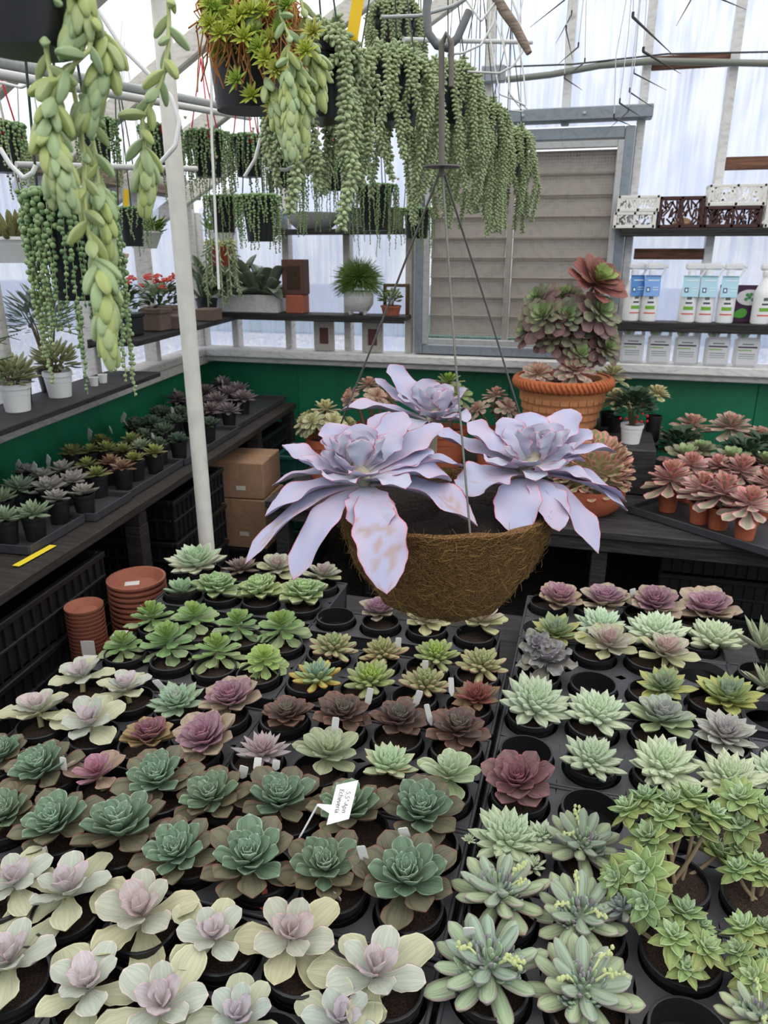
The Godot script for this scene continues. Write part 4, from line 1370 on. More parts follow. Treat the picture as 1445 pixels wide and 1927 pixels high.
	var order = ["lowest", "second lowest", "third from below", "fourth from below", "fifth from below", "sixth from below", "seventh from below", "eighth from below", "second from the top", "topmost"]
	crate(Vector3(-1.335, 0.001, -1.74), 0.08, 0.21, 0.4, 0.6, rgb(28, 28, 30), "deep black crate on the floor under the clay saucers", "")
	for j in 10:
		single("clay_saucer", "terracotta saucer, %s in the stack by the white pole" % order[j], "saucer", sau, clay, Transform3D(Basis(Vector3.UP, j * 0.7), Vector3(-1.345, 0.402 + 0.0185 * j, -1.89)), "stacked terracotta saucers")
	var lb = MB.new()
	lb.box(Vector3.ZERO, Vector3(0.045, 0.001, 0.03))
	single("price_sticker", "white sticker on the topmost terracotta saucer", "sticker", lb, mat(rgb(224, 222, 218), 0.6), Transform3D(Basis(Vector3.UP, 0.5), Vector3(-1.37, 0.402 + 0.0185 * 9 + 0.0088, -1.9)))
	var rolls = [[Vector3(-1.37, 0.402, -1.66), 16, true, "upright roll of small terracotta saucers wrapped in film"], [Vector3(-1.285, 0.457, -1.54), 8, false, "short wrapped roll of terracotta saucers lying on the deep crate"], [Vector3(-1.285, 0.457, -1.69), 6, false, "second short wrapped roll of terracotta saucers by the tall stack"]]
	for q in rolls:
		var r = thing("wrapped_saucers", q[3], "saucers", q[0], 0.25)
		for j in q[1]:
			m = MB.new()
			m.lathe([Vector2(0, 0), Vector2(0.042, 0), Vector2(0.055, 0.02), Vector2(0.055, 0.026), Vector2(0.038, 0.006), Vector2(0, 0.006)], 22)
			part("saucer", m, clay, r, Transform3D(Basis(), Vector3(0, 0.0125 * j, 0)) if q[2] else Transform3D(Basis(Vector3.RIGHT, PI / 2), Vector3(0, 0, 0.014 * j - 0.05)))
		m = MB.new()
		m.box(Vector3(0.0, 0.057, 0.0) if not q[2] else Vector3(0.02, 0.1, 0.054), Vector3(0.04, 0.002, 0.05) if not q[2] else Vector3(0.04, 0.05, 0.002), 0.0005)
		part("label", m, mat(rgb(216, 214, 212), 0.5), r)

# a leafy shrub: pot, stems and glossy leaves
func leafy_shrub(called: String, label: String, base: Vector3, potr: float, poth: float, pm: Material, rad: float, hub: Vector3, o: Dictionary, n: int, len_: float, droop := 0.0, squash := 0.8) -> Node3D:
	var t = thing(called, label, "plant", base)
	part("pot", pot_mesh(potr, poth, 0.18), pm, t)
	part("soil", soil_mesh(potr * 0.92), soil_m, t, Transform3D(Basis(), Vector3(0, poth * 0.85, 0)))
	var lm = leaf_mat()
	var lf = leaf(o)
	var bark = mat(rgb(96, 84, 62), 0.8)
	for k in 7:
		var a = k * 2.4
		var m = MB.new()
		m.tube([Vector3(cos(a) * 0.008, poth * 0.85, sin(a) * 0.008), hub - Vector3(0, rad * 0.3, 0) + Vector3(cos(a), 0, sin(a)) * rad * 0.3, hub + Vector3(cos(a) * 0.6, 0.4, sin(a) * 0.6) * rad], [0.004, 0.003, 0.0015], 5)
		part("stem", m, bark, t)
	for k in n:
		var y = 1.0 - 1.6 * (k + 0.5) / n
		var a = k * 2.39996
		var q = sqrt(maxf(0.0, 1 - y * y))
		var d = Vector3(cos(a) * q, y * squash, sin(a) * q)
		var p = hub + d * rad * rng.randf_range(0.55, 0.95)
		var l = len_ * rng.randf_range(0.8, 1.15)
		var bb = spin(a + rng.randf_range(-0.6, 0.6), deg_to_rad(lerpf(-15, 50, y * 0.5 + 0.5) - droop + rng.randf_range(-15, 15)), rng.randf_range(-0.3, 0.3))
		part("leaf", lf, lm, t, Transform3D(Basis(bb.x * l, bb.y * l, bb.z * l), p))
	return t

func show_bench() -> void:
	var boardm = mat(rgb(62, 60, 60), 0.65, "grain", 2.2)
	var o = Vector3(0.35, 0, -3.37)
	var t = thing("show_bench", "low dark plank bench along the end wall under the striped aeoniums", "bench", o)
	for k in 8:
		var m = MB.new()
		m.box(Vector3(0, SHOW - 0.016, 0.515 - 0.146 * k), Vector3(3.3, 0.03, 0.143), 0.003)
		part("plank", m, boardm, t)
	var fr = MB.new()
	fr.box(Vector3(0, SHOW - 0.062, 0.55), Vector3(3.3, 0.06, 0.03), 0.003)
	part("apron", fr, boardm, t)
	for sx in [-1.6, -0.25, 0.9, 1.6]:
		for sz in [-0.5, 0.5]:
			var m = MB.new()
			m.box(Vector3(sx, 0.274, sz), Vector3(0.06, 0.546, 0.06), 0.003)
			part("leg", m, boardm, t)
	for q in [[0.62, 3, "beside the leg"], [1.4, 3, "farther along"], [-0.65, 3, "below the hanging basket"]]:
		for j in q[1]:
			crate(Vector3(q[0], 0.001 + 0.172 * j, -3.2), 0.0, 0.55, 0.17, 0.4, rgb(28, 28, 30), "black crate under the low bench %s, %s from the floor" % [q[2], ["lowest", "second", "third"][j]], "black crates under the low bench")
	for j in 3:
		crate(Vector3(-1.43, 0.001 + 0.202 * j, -3.55), 0.06, 0.2, 0.2, 0.3, rgb(20, 84, 74), "teal green crate between the benches, %s from the floor" % ["lowest", "second", "third"][j], "teal crates between the benches")
	# riser and what stands on it
	var m = MB.new()
	m.box(Vector3(0, 0.102, 0), Vector3(0.62, 0.204, 0.6), 0.006)
	single("riser_box", "black wooden riser box on the low bench under the white pot", "box", m, boardm, Transform3D(Basis(), Vector3(-0.005, SHOW + 0.001, -3.58)))
	big_clay_pot()
	crest_bowl()
	var pots = mat(rgb(232, 232, 232), 0.4)
	var dk = {"shape": "broad", "face": rgb(62, 84, 60), "rim": rgb(92, 112, 90), "cup": 0.2, "bend": -30, "fat": 0.02}
	var s = leafy_shrub("berry_plant", "dark-leaved plant with red berries in a white pot on the riser box", Vector3(0.2, SHOW + 0.206, -3.4), 0.05, 0.085, pots, 0.075, Vector3(0, 0.17, 0), dk, 150, 0.042)
	for k in 9:
		m = MB.new()
		m.lathe([Vector2(0, -0.006), Vector2(0.005, -0.003), Vector2(0.006, 0.002), Vector2(0.003, 0.006), Vector2(0, 0.006)], 8)
		part("berry", m, mat(rgb(196, 30, 40), 0.3), s, Transform3D(Basis(), Vector3(rng.randf_range(-0.06, 0.06), 0.1 + rng.randf() * 0.05, 0.062 + rng.randf() * 0.012)))
	for q in [[0.1, 1.03, -3.72, 0.1, "cream variegated aeonium behind the dark berry plant"], [0.135, 0.94, -3.6, 0.09, "cream-green aeonium low beside the dark berry plant"], [0.31, 0.965, -3.66, 0.075, "cream aeonium with a red leaf right of the berry plant"]]:
		var p = potted("sunY", Vector3(q[0], SHOW + (0.206 if q[0] < 0.3 else 0.001), q[2]), Vector3(q[0], q[1], q[2]), q[3], 0.036, 0.07 if q[0] < 0.3 else 0.28, false, q[4], "")
	# the dark green foliage plants between the pink ones
	for k in FOLIAGE.size():
		var q = FOLIAGE[k]
		leafy_shrub("foliage_plant", ["glossy dark green foliage plant beside the pink aeoniums", "glossy dark green foliage plant in front of the largest pink aeonium", "small glossy foliage plant at the wall end of the bench"][k], Vector3(q[0], SHOW + 0.001, q[2]), 0.045, 0.08, pot_black, q[3], Vector3(0, q[1] - SHOW - 0.02, 0), dk, 130 if k < 2 else 80, 0.048)
	# striped aeoniums: the front ones in a tray
	var kn = {}
	for q in STRIPED:
		var clay = q[5] == "c"
		var base = SHOW + (0.014 if clay else 0.001)
		var label = ""
		var group = "?"
		kn[q[0] + q[5]] = kn.get(q[0] + q[5], 0) + 1
		if q[0] == "sunP":
			label = ["small pink aeonium rosette by the riser box", "pink aeonium standing tall behind the dark foliage", "largest pink aeonium against the green end wall", "pink aeonium above the foliage at the bench end"][kn[q[0] + q[5]] - 1]
			group = ""
		if q[0] == "aeonium":
			label = ["olive and bronze aeonium behind the tray of terracotta pots", "grey-purple aeonium rosette between two foliage plants", "bronze aeonium with a red heart behind the striped ones", "grey-green aeonium at the end of the bench"][kn[q[0] + q[5]] - 1]
			group = ""
		potted(q[0], Vector3(q[1], base, q[3]), Vector3(q[1], q[2], q[3]), q[4], 0.042 if clay else 0.045, 0.085, clay, label, group)
	var tr = thing("clay_pot_tray", "shallow black tray under the striped aeoniums in terracotta pots", "tray", Vector3(0.6, SHOW + 0.001, -2.99), deg_to_rad(-38))
	m = MB.new()
	m.box(Vector3(0, 0.006, 0), Vector3(0.68, 0.01, 0.42), 0.003)
	part("floor", m, mat(rgb(62, 62, 66), 0.5, "blot", 3.0), tr)
	m = MB.new()
	for sg in [-1, 1]:
		m.box(Vector3(sg * 0.34, 0.016, 0), Vector3(0.008, 0.03, 0.43), 0.002)
		m.box(Vector3(0, 0.016, sg * 0.213), Vector3(0.69, 0.03, 0.008), 0.002)
	part("rim", m, mat(rgb(62, 62, 66), 0.5, "blot", 3.0), tr)
	# tall pots at the back, seen round the hanging basket
	var far = [["sunY", -1.16, 0.9, -3.2, 0.085, "cream and pink variegated aeonium clump behind the hanging basket", 7], ["sunP", -1.04, 0.97, -3.5, 0.075, "pink striped aeonium clump behind the hanging basket's wire", 6], ["aeoniumG", -0.655, 0.985, -3.55, 0.1, "green aeonium with lime heart behind the hanging basket", 4], ["sunP", -0.42, 0.94, -3.55, 0.075, "pale pink aeonium in terracotta pot near the big clay pot", 4]]
	for q in far:
		var p = thing("aeonium_clump", q[5], "plant", Vector3(q[1], SHOW + 0.001, q[3]))
		part("pot", pot_mesh(0.1, 0.19, 0.2), pot_clay, p)
		part("soil", soil_mesh(0.09), soil_m, p, Transform3D(Basis(), Vector3(0, 0.165, 0)))
		for k in q[6]:
			var a: float = k * 2.4
			var rr: float = 0.0 if k == 0 else 0.105
			var head = Vector3(cos(a) * rr, q[2] - SHOW - (0.0 if k == 0 else 0.04 + 0.02 * (k % 3)), sin(a) * rr)
			m = MB.new()
			m.tube([Vector3(cos(a) * 0.02, 0.16, sin(a) * 0.02), head * Vector3(0.5, 0.8, 0.5), head], [0.009, 0.008, 0.006], 6)
			part("stem", m, mat(rgb(120, 100, 80), 0.8), p)
			var r = Node3D.new()
			r.name = "rosette"
			r.position = head
			p.add_child(r, true)
			rosette(r, q[0], Vector3.ZERO, q[4] * (1.0 if k == 0 else 0.85), tints(), Basis(Quaternion(Vector3.UP, Vector3(head.x * 3, 0.35, head.z * 3).normalized())), 0.75)

func big_clay_pot() -> void:
	var t = thing("aeonium_tree", "tall branching aeonium in a large ribbed terracotta pot on the riser", "plant", Vector3(-0.115, SHOW + 0.206, -3.5))
	var clay = mat(rgb(186, 104, 62), 0.75, "blot", 3.0)
	var m = MB.new()
	m.lathe([Vector2(0, 0), Vector2(0.145, 0), Vector2(0.195, 0.2), Vector2(0.198, 0.222), Vector2(0.2, 0.23), Vector2(0.2, 0.262), Vector2(0.17, 0.262), Vector2(0.165, 0.2), Vector2(0, 0.2)], 48)
	var pot = part("pot", m, mat(rgb(192, 128, 84), 0.8, "blot", 2.5), t)
	# the rope rim, each strand of it a slanting bead
	m = MB.new()
	m.lathe([Vector2(0.2, 0.215), Vector2(0.216, 0.222), Vector2(0.222, 0.24), Vector2(0.216, 0.26), Vector2(0.2, 0.266)], 48)
	part("rim", m, clay, t)
	for k in 60:
		var a = TAU * k / 60
		m = MB.new()
		var d = Vector3(cos(a), 0, sin(a))
		var e = Vector3(cos(a + 0.09), 0, sin(a + 0.09))
		m.tube([d * 0.205 + Vector3.UP * 0.214, d * 0.219 + Vector3.UP * 0.228, d.lerp(e, 0.5) * 0.224 + Vector3.UP * 0.242, e * 0.219 + Vector3.UP * 0.257, e * 0.206 + Vector3.UP * 0.267], [0.004, 0.0075, 0.008, 0.0075, 0.004], 5)
		part("rim_twist", m, clay, t)
	# woven look: small raised pads in rows round the wall
	m = MB.new()
	for r in 5:
		for k in 30:
			var y = 0.03 + 0.037 * r
			var a = TAU * (k + 0.5 * (r % 2)) / 30
			var rr = lerpf(0.145, 0.195, y / 0.2)
			var d = Vector3(cos(a), 0, sin(a))
			m.box(d * rr + Vector3.UP * y, Vector3(0.003, 0.035, 0.0345), 0.0014, Basis(d, Vector3.UP, d.cross(Vector3.UP)))
	part("weave", m, mat(rgb(196, 132, 88), 0.8, "blot", 4.0), pot).set_meta("kind", "stuff")
	part("soil", soil_mesh(0.165), mat(rgb(90, 66, 58), 0.95, "soil", 6.0), t, Transform3D(Basis().scaled(Vector3(1, 2, 1)), Vector3(0, 0.236, 0)))
	var bark = mat(rgb(110, 92, 78), 0.85, "blot", 6.0)
	# heads of the tree: x, y, z from the pot's base; radius; kind
	var heads = [[-0.1, 0.53, 0.08, 0.12, "aeonium"], [0.13, 0.55, 0.05, 0.12, "aeonium"], [-0.15, 0.54, -0.03, 0.11, "aeonium"], [0.17, 0.4, 0.04, 0.09, "aeonium"], [0.02, 0.47, 0.03, 0.13, "aeonium"], [-0.13, 0.6, 0.0, 0.1, "aeonium"], [0.1, 0.67, -0.02, 0.15, "aeoniumR"], [0.16, 0.46, 0.0, 0.1, "aeonium"], [-0.17, 0.46, 0.02, 0.09, "aeonium"], [-0.06, 0.44, 0.06, 0.1, "aeonium"], [0.06, 0.37, 0.07, 0.1, "aeonium"], [-0.02, 0.6, -0.04, 0.11, "aeonium"], [0.0, 0.53, 0.07, 0.115, "aeonium"]]
	m = MB.new()
	m.tube([Vector3(0.01, 0.22, 0), Vector3(-0.005, 0.3, 0.0), Vector3(0.01, 0.38, 0)], [0.02, 0.017, 0.015], 9)
	part("trunk", m, bark, t)
	for h in heads:
		var p = Vector3(h[0], h[1], h[2])
		m = MB.new()
		m.tube([Vector3(0.0, 0.33, 0), Vector3(h[0] * 0.4, 0.36 + (h[1] - 0.36) * 0.5, h[2] * 0.5), p], [0.012, 0.01, 0.008], 7)
		part("branch", m, bark, t)
		var r = Node3D.new()
		r.name = "rosette"
		r.position = p
		t.add_child(r, true)
		rosette(r, h[4], Vector3.ZERO, h[3], tints(), Basis(Quaternion(Vector3.UP, Vector3(h[0] * 1.6, 0.25, h[2] * 2.0 + 0.22).normalized())))
	for h in [[-0.11, 0.285, 0.1, 0.085], [0.05, 0.305, 0.1, 0.1], [0.1, 0.36, 0.03, 0.07]]:
		var r = Node3D.new()
		r.name = "rosette"
		r.position = Vector3(h[0], h[1], h[2])
		t.add_child(r, true)
		rosette(r, "sunP", Vector3.ZERO, h[3], tints(), Basis(Vector3.RIGHT, 0.6))

func crest_bowl() -> void:
	var t = thing("crested_cushion", "dense cushion of pink and green striped leaves in a terracotta bowl", "plant", Vector3(0.04, SHOW + 0.001, -3.02))
	var m = MB.new()
	m.lathe([Vector2(0, 0), Vector2(0.09, 0), Vector2(0.125, 0.03), Vector2(0.142, 0.075), Vector2(0.145, 0.11), Vector2(0.138, 0.115), Vector2(0.13, 0.08), Vector2(0, 0.08)], 40)
	part("bowl", m, pot_clay, t)
	part("soil", soil_mesh(0.128), soil_m, t, Transform3D(Basis(), Vector3(0, 0.098, 0)))
	var ls = [leaf({"shape": "paddle", "face": rgb(232, 194, 178), "rim": rgb(234, 150, 146), "stripe": rgb(146, 164, 104), "rimw": 0.3, "cup": 0.2, "bend": 8, "fat": 0.05}), leaf({"shape": "paddle", "face": rgb(238, 200, 184), "rim": rgb(236, 160, 154), "stripe": rgb(226, 178, 156), "rimw": 0.3, "cup": 0.2, "bend": 8, "fat": 0.05}), leaf({"shape": "paddle", "face": rgb(234, 216, 190), "rim": rgb(234, 172, 162), "stripe": rgb(140, 166, 96), "rimw": 0.3, "cup": 0.2, "bend": 8, "fat": 0.05})]
	m = MB.new()
	m.lathe([Vector2(0, 0.09), Vector2(0.1, 0.1), Vector2(0.118, 0.16), Vector2(0.1, 0.23), Vector2(0.05, 0.27), Vector2(0, 0.28)], 24)
	part("crown", m, mat(rgb(120, 112, 72), 0.8, "blot", 6.0), t)
	for k in 290:
		var f = (k + 0.5) / 290.0
		var y = 1.0 - 1.45 * f
		var a = k * 2.39996
		var q = sqrt(maxf(0.0, 1 - y * y))
		var d = Vector3(cos(a) * q, y, sin(a) * q)
		var p = Vector3(0, 0.165, 0) + d * Vector3(0.118, 0.115, 0.118)
		var b = spin(a + rng.randf_range(-0.7, 0.7), deg_to_rad(lerpf(-20, 70, (y + 0.45) / 1.45) + rng.randf_range(-22, 22)), rng.randf_range(-0.4, 0.4))
		var l = rng.randf_range(0.046, 0.062)
		part("leaf", ls[rng.randi() % 3], leaf_mat(), t, Transform3D(Basis(b.x * l, b.y * l, b.z * l * 1.45), p))

# ---------------------------------------------------------------- shelves on the walls and what stands on them
func shelf_board(called: String, label: String, at: Vector3, s: Vector3, turn := Basis(), brackets := []) -> void:
	var t = thing(called, label, "shelf", at)
	var dk = mat(rgb(52, 49, 48), 0.7, "grain", 2.5)
	var m = MB.new()
	m.box(Vector3.ZERO, s, 0.003, turn)
	part("board", m, dk, t)
	m = MB.new()
	m.box(turn * Vector3(0, -s.y * 0.7, s.z * 0.48), Vector3(s.x, s.y * 0.5, 0.012), 0.002, turn)
	part("edge_strip", m, dk, t)

func lattice_crate(label: String, at: Vector3, s: Vector3, c: Color, turn := 0.0) -> void:
	var t = thing("lattice_crate", label, "crate", at, turn)
	var pm = mat(c, 0.55)
	var m = MB.new()
	m.box(Vector3(0, 0.003, 0), Vector3(s.x, 0.006, s.z), 0.001)
	part("floor", m, pm, t)
	for k in 4:
		m = MB.new()
		var along = Vector3.RIGHT if k < 2 else Vector3.BACK
		var w = s.x if k < 2 else s.z
		var o = (Vector3.BACK * s.z if k < 2 else Vector3.RIGHT * s.x) * (0.5 if k % 2 == 0 else -0.5)
		var th = Vector3(1, 1, 0.003) if k < 2 else Vector3(0.003, 1, 1)
		var bb = Basis() if k < 2 else Basis(Vector3.UP, PI / 2)
		m.box(o + Vector3(0, s.y - 0.006, 0), Vector3(w, 0.012, 0.006), 0.001, bb)
		m.box(o + Vector3(0, 0.008, 0), Vector3(w, 0.014, 0.006), 0.001, bb)
		for e in [-0.5, 0.0, 0.5]:
			m.box(o + along * e * (w - 0.01) + Vector3(0, s.y / 2, 0), Vector3(0.012, s.y, 0.006), 0.001, bb)
		# leaf-shaped fretwork: short slanting bars that leave holes between them
		var n = int(w / 0.012)
		for j in n:
			for r in 3:
				if rng.randf() < 0.34:
					continue
				var p = o + along * (-w / 2 + w * (j + 0.5) / n) + Vector3(0, s.y * (0.22 + 0.27 * r), 0)
				var dr = rng.randf_range(-0.9, 0.9)
				m.box(p, Vector3(0.008, s.y * 0.3, 0.003), 0.0, bb * Basis(Vector3.BACK, dr))
		part("fret_panel", m, pm, t)

func spray_bottle(label: String, at: Vector3, turn: float, tagc: Variant) -> void:
	var t = thing("spray_bottle", label, "bottle", at, turn, "white spray bottles on the shelf")
	var white = mat(rgb(238, 238, 238), 0.35)
	var m = MB.new()
	m.lathe([Vector2(0, 0), Vector2(0.036, 0), Vector2(0.04, 0.006), Vector2(0.04, 0.13), Vector2(0.036, 0.15), Vector2(0.02, 0.19), Vector2(0.014, 0.2), Vector2(0.014, 0.215), Vector2(0, 0.215)], 24)
	part("bottle", m, white, t)
	m = MB.new()
	m.lathe([Vector2(0.0, 0.213), Vector2(0.017, 0.213), Vector2(0.017, 0.232), Vector2(0.012, 0.236), Vector2(0, 0.236)], 18)
	m.box(Vector3(0.012, 0.252, 0), Vector3(0.085, 0.03, 0.024), 0.008)
	m.box(Vector3(0.06, 0.252, 0), Vector3(0.02, 0.014, 0.014), 0.003)
	m.box(Vector3(0.048, 0.22, 0), Vector3(0.008, 0.05, 0.012), 0.002, Basis(Vector3.BACK, -0.5))
	part("trigger_head", m, white, t)
	# printed front: bars of colour and rows of small print, wrapped on the body
	var rows = [[0.112, 0.014, rgb(90, 104, 96), 0.35], [0.09, 0.008, rgb(70, 74, 84), 0.5], [0.066, 0.016, rgb(120, 176, 60), 0.75], [0.04, 0.006, rgb(222, 96, 84), 0.95]]
	for q in rows:
		m = MB.new()
		var ps = []
		for k in 9:
			var a: float = -PI / 2 + (k / 8.0 - 0.5) * 1.5 * q[3]
			ps.append(a)
		for k in 8:
			var p0 = Vector3(cos(ps[k]), 0, -sin(ps[k])) * 0.0405
			var p1 = Vector3(cos(ps[k + 1]), 0, -sin(ps[k + 1])) * 0.0405
			m.face([p0 + Vector3.UP * (q[0] - q[1] / 2), p1 + Vector3.UP * (q[0] - q[1] / 2), p1 + Vector3.UP * (q[0] + q[1] / 2), p0 + Vector3.UP * (q[0] + q[1] / 2)], p0)
		part("print", m, mat(q[2], 0.5), t)
	if tagc != null:
		m = MB.new()
		m.box(Vector3(0, 0.165, 0.036), Vector3(0.072, 0.095, 0.0012), 0.0, Basis(Vector3.RIGHT, -0.12))
		m.box(Vector3(0, 0.212, 0.026), Vector3(0.07, 0.0012, 0.022))
		var g = part("hang_tag", m, mat(tagc, 0.45), t)
		m = MB.new()
		m.box(Vector3(-0.018, 0.148, 0.0388), Vector3(0.018, 0.022, 0.0006), 0.0, Basis(Vector3.RIGHT, -0.12))
		part("emblem", m, mat(rgb(52, 84, 120), 0.5), g)
		m = MB.new()
		m.box(Vector3(-0.018, 0.148, 0.0394), Vector3(0.009, 0.012, 0.0006), 0.0, Basis(Vector3.RIGHT, -0.12))
		for k in 3:
			m.box(Vector3(0.016, 0.158 - 0.01 * k, 0.0386), Vector3(0.026, 0.003, 0.0006), 0.0, Basis(Vector3.RIGHT, -0.12))
		m.box(Vector3(0.004, 0.19, 0.0345), Vector3(0.05, 0.004, 0.0006), 0.0, Basis(Vector3.RIGHT, -0.12))
		part("print", m, mat(rgb(236, 244, 250), 0.5), g)

func jug(label: String, at: Vector3) -> void:
	var t = thing("white_jug", label, "jug", at, 0.0, "white jugs on the sill")
	var white = mat(rgb(236, 236, 238), 0.4, "", 1, {"back": Color(0.8, 0.8, 0.8)})
	var m = MB.new()
	m.box(Vector3(0, 0.068, 0), Vector3(0.108, 0.136, 0.066), 0.012)
	m.box(Vector3(-0.026, 0.147, 0), Vector3(0.046, 0.03, 0.05), 0.012)
	part("body", m, white, t)
	m = MB.new()
	m.tube([Vector3(-0.008, 0.138, 0), Vector3(0.005, 0.165, 0), Vector3(0.022, 0.18, 0), Vector3(0.04, 0.18, 0), Vector3(0.046, 0.165, 0), Vector3(0.046, 0.13, 0)], [0.009, 0.008, 0.008, 0.008, 0.008, 0.009], 8)
	part("handle", m, white, t)
	m = MB.new()
	m.lathe([Vector2(0, 0.16), Vector2(0.015, 0.16), Vector2(0.015, 0.185), Vector2(0, 0.186)], 16, Vector3(-0.028, 0, 0))
	part("cap", m, mat(rgb(56, 34, 52), 0.5), t)
	for q in [[0.094, 0.007, rgb(70, 58, 76), 0.084, 0.0], [0.08, 0.006, rgb(152, 190, 110), 0.06, -0.012], [0.062, 0.004, rgb(150, 154, 158), 0.07, 0.0], [0.052, 0.004, rgb(160, 164, 168), 0.07, 0.0], [0.042, 0.003, rgb(160, 164, 168), 0.07, 0.0], [0.108, 0.005, rgb(120, 124, 128), 0.05, 0.0]]:
		m = MB.new()
		m.box(Vector3(q[4], q[0], 0.0333), Vector3(q[3], q[1], 0.0008))
		part("print", m, mat(q[2], 0.5), t)
	m = MB.new()
	m.lathe([Vector2(0, 0), Vector2(0.01, 0), Vector2(0.01, 0.0008), Vector2(0, 0.0008)], 16)
	part("emblem", m, mat(rgb(166, 196, 140), 0.5), t, Transform3D(Basis(Vector3.RIGHT, PI / 2), Vector3(-0.026, 0.147, 0.0256)))

func shelves() -> void:
	var z = BACK + 0.1
	shelf_board("wall_shelf", "upper black shelf beside the corner of the end wall", Vector3(-1.35, 1.685, z), Vector3(0.82, 0.02, 0.16))
	shelf_board("wall_shelf", "lower black shelf left of the fan shutter", Vector3(-1.55, 1.255, z), Vector3(1.2, 0.024, 0.17))
	shelf_board("wall_shelf", "upper black shelf with lattice crates", Vector3(0.74, 1.675, z), Vector3(1.32, 0.024, 0.13))
	shelf_board("wall_shelf", "lower black shelf with spray bottles", Vector3(0.74, 1.252, z), Vector3(1.32, 0.03, 0.13))
	var u = side_frame()
	shelf_board("wall_shelf", "black shelf of flower pots on the side wall", side(0.72, 1.235, 0.17), Vector3(1.3, 0.024, 0.22), u)
	shelf_board("wall_shelf", "low black shelf on the side wall under the small white pots", side(2.1, 1.09, 0.18), Vector3(1.75, 0.02, 0.24), u)
	for k in 2:
		var q = MB.new()
		q.tube([Vector3.ZERO, Vector3(0.3, 0, 0)], 0.012, 8)
		single("white_pipe_piece", ["short white plastic pipe lying along the side sill", "second short white pipe on the side sill near the white pots"][k], "pipe", q, mat(rgb(228, 226, 222), 0.5), Transform3D(u, side(1.5 + 0.42 * k, 1.073, 0.1)))
	# gable wall, right shelves
	var white = rgb(232, 230, 224)
	var brown = rgb(72, 44, 40)
	var y = 1.688
	var zz = BACK + 0.1
	lattice_crate("white lattice crate at the bottom of a stack of two", Vector3(0.135, y, zz + 0.025), Vector3(0.18, 0.07, 0.075), white)
	lattice_crate("white lattice crate stacked on another white one", Vector3(0.145, y + 0.071, zz + 0.025), Vector3(0.18, 0.07, 0.075), white)
	lattice_crate("tall dark brown lattice crate holding a piece of wood", Vector3(0.335, y, zz), Vector3(0.19, 0.135, 0.11), brown)
	lattice_crate("long low brown lattice crate under a white one", Vector3(0.555, y, zz), Vector3(0.235, 0.09, 0.11), brown)
	lattice_crate("long white lattice crate on top of the low brown one", Vector3(0.56, y + 0.091, zz), Vector3(0.235, 0.09, 0.11), white)
	lattice_crate("white slatted crate of wood chips at the shelf end", Vector3(0.77, y, zz), Vector3(0.16, 0.185, 0.11), white)
	var m = MB.new()
	m.lathe([Vector2(0, 0), Vector2(0.035, 0.0), Vector2(0.045, 0.012), Vector2(0.03, 0.03), Vector2(0.012, 0.038), Vector2(0, 0.036)], 11, Vector3.ZERO, Vector2(1, 0.7))
	single("wood_chunk", "pale chunk of wood inside the brown lattice crate", "wood", m, mat(rgb(206, 160, 118), 0.85, "grain", 6.0), Transform3D(Basis(), Vector3(0.35, y + 0.008, zz + 0.02)))
	y = 1.268
	zz = BACK + 0.105
	var blue = rgb(128, 172, 232)
	var ice = rgb(182, 222, 236)
	spray_bottle("white spray bottle turned so its blue tag hangs behind", Vector3(0.165, y, zz), 0.5, rgb(84, 140, 204))
	spray_bottle("white spray bottle with a bright blue tag on its neck", Vector3(0.245, y, zz), 0.1, blue)
	for k in 3:
		spray_bottle("white spray bottle with a pale ice-blue tag, %s of three" % ["beside the clear gap", "middle one", "beside the purple box"][k], Vector3(0.42 + 0.078 * k + (0.012 if k == 2 else 0.0), y, zz), 0.0, ice)
	spray_bottle("white spray bottle without tag in front of the purple box", Vector3(0.74, y, zz + 0.012), 0.2, null)
	var bx = thing("purple_box", "purple cardboard box with a white leaf emblem behind the spray bottles", "box", Vector3(0.66, y, BACK + 0.06))
	m = MB.new()
	m.box(Vector3(0, 0.085, 0), Vector3(0.2, 0.17, 0.03), 0.002)
	part("carton", m, mat(rgb(70, 36, 68), 0.6), bx)
	m = MB.new()
	m.lathe([Vector2(0, 0), Vector2(0.045, 0), Vector2(0.045, 0.001), Vector2(0, 0.001)], 24, Vector3.ZERO, Vector2(1.25, 0.8))
	part("emblem", m, mat(rgb(226, 222, 224), 0.6), bx, Transform3D(Basis(Vector3.RIGHT, PI / 2), Vector3(0.03, 0.115, 0.0155)))
	m = MB.new()
	for q in [[0, 0.0], [0.016, 0.01], [-0.014, 0.008], [0.006, -0.014], [-0.01, -0.012]]:
		m.lathe([Vector2(0, 0), Vector2(0.008, 0), Vector2(0.008, 0.001), Vector2(0, 0.001)], 10, Vector3(q[0], 0, q[1]))
	part("emblem_leaf", m, mat(rgb(70, 150, 80), 0.6), bx, Transform3D(Basis(Vector3.RIGHT, PI / 2), Vector3(0.03, 0.115, 0.0168)))
	part("leaf_print", leaf({"shape": "broad", "face": rgb(92, 170, 64), "cup": 0.0, "bend": 0, "fat": 0.01}), mat(Color.WHITE, 0.6, "", 1, {"vc": true}), bx, Transform3D(Basis(Vector3(0.07, 0.02, 0), Vector3(0, 0, 0.01), Vector3(-0.02, 0.07, 0)), Vector3(-0.04, 0.03, 0.0168)))
	for k in 5:
		jug("white plastic jug with purple and green label, %s on the sill" % ["next to the fan shutter", "second from the shutter", "third from the shutter", "fourth from the shutter", "last in the row"][k], Vector3([0.19, 0.315, 0.44, 0.58, 0.71][k], 1.064, BACK + 0.085))
	# gable wall, left shelves
	y = 1.268
	zz = BACK + 0.105
	window_planter(y, zz)
	var clay = mat(rgb(168, 96, 74), 0.8, "blot", 6.0)
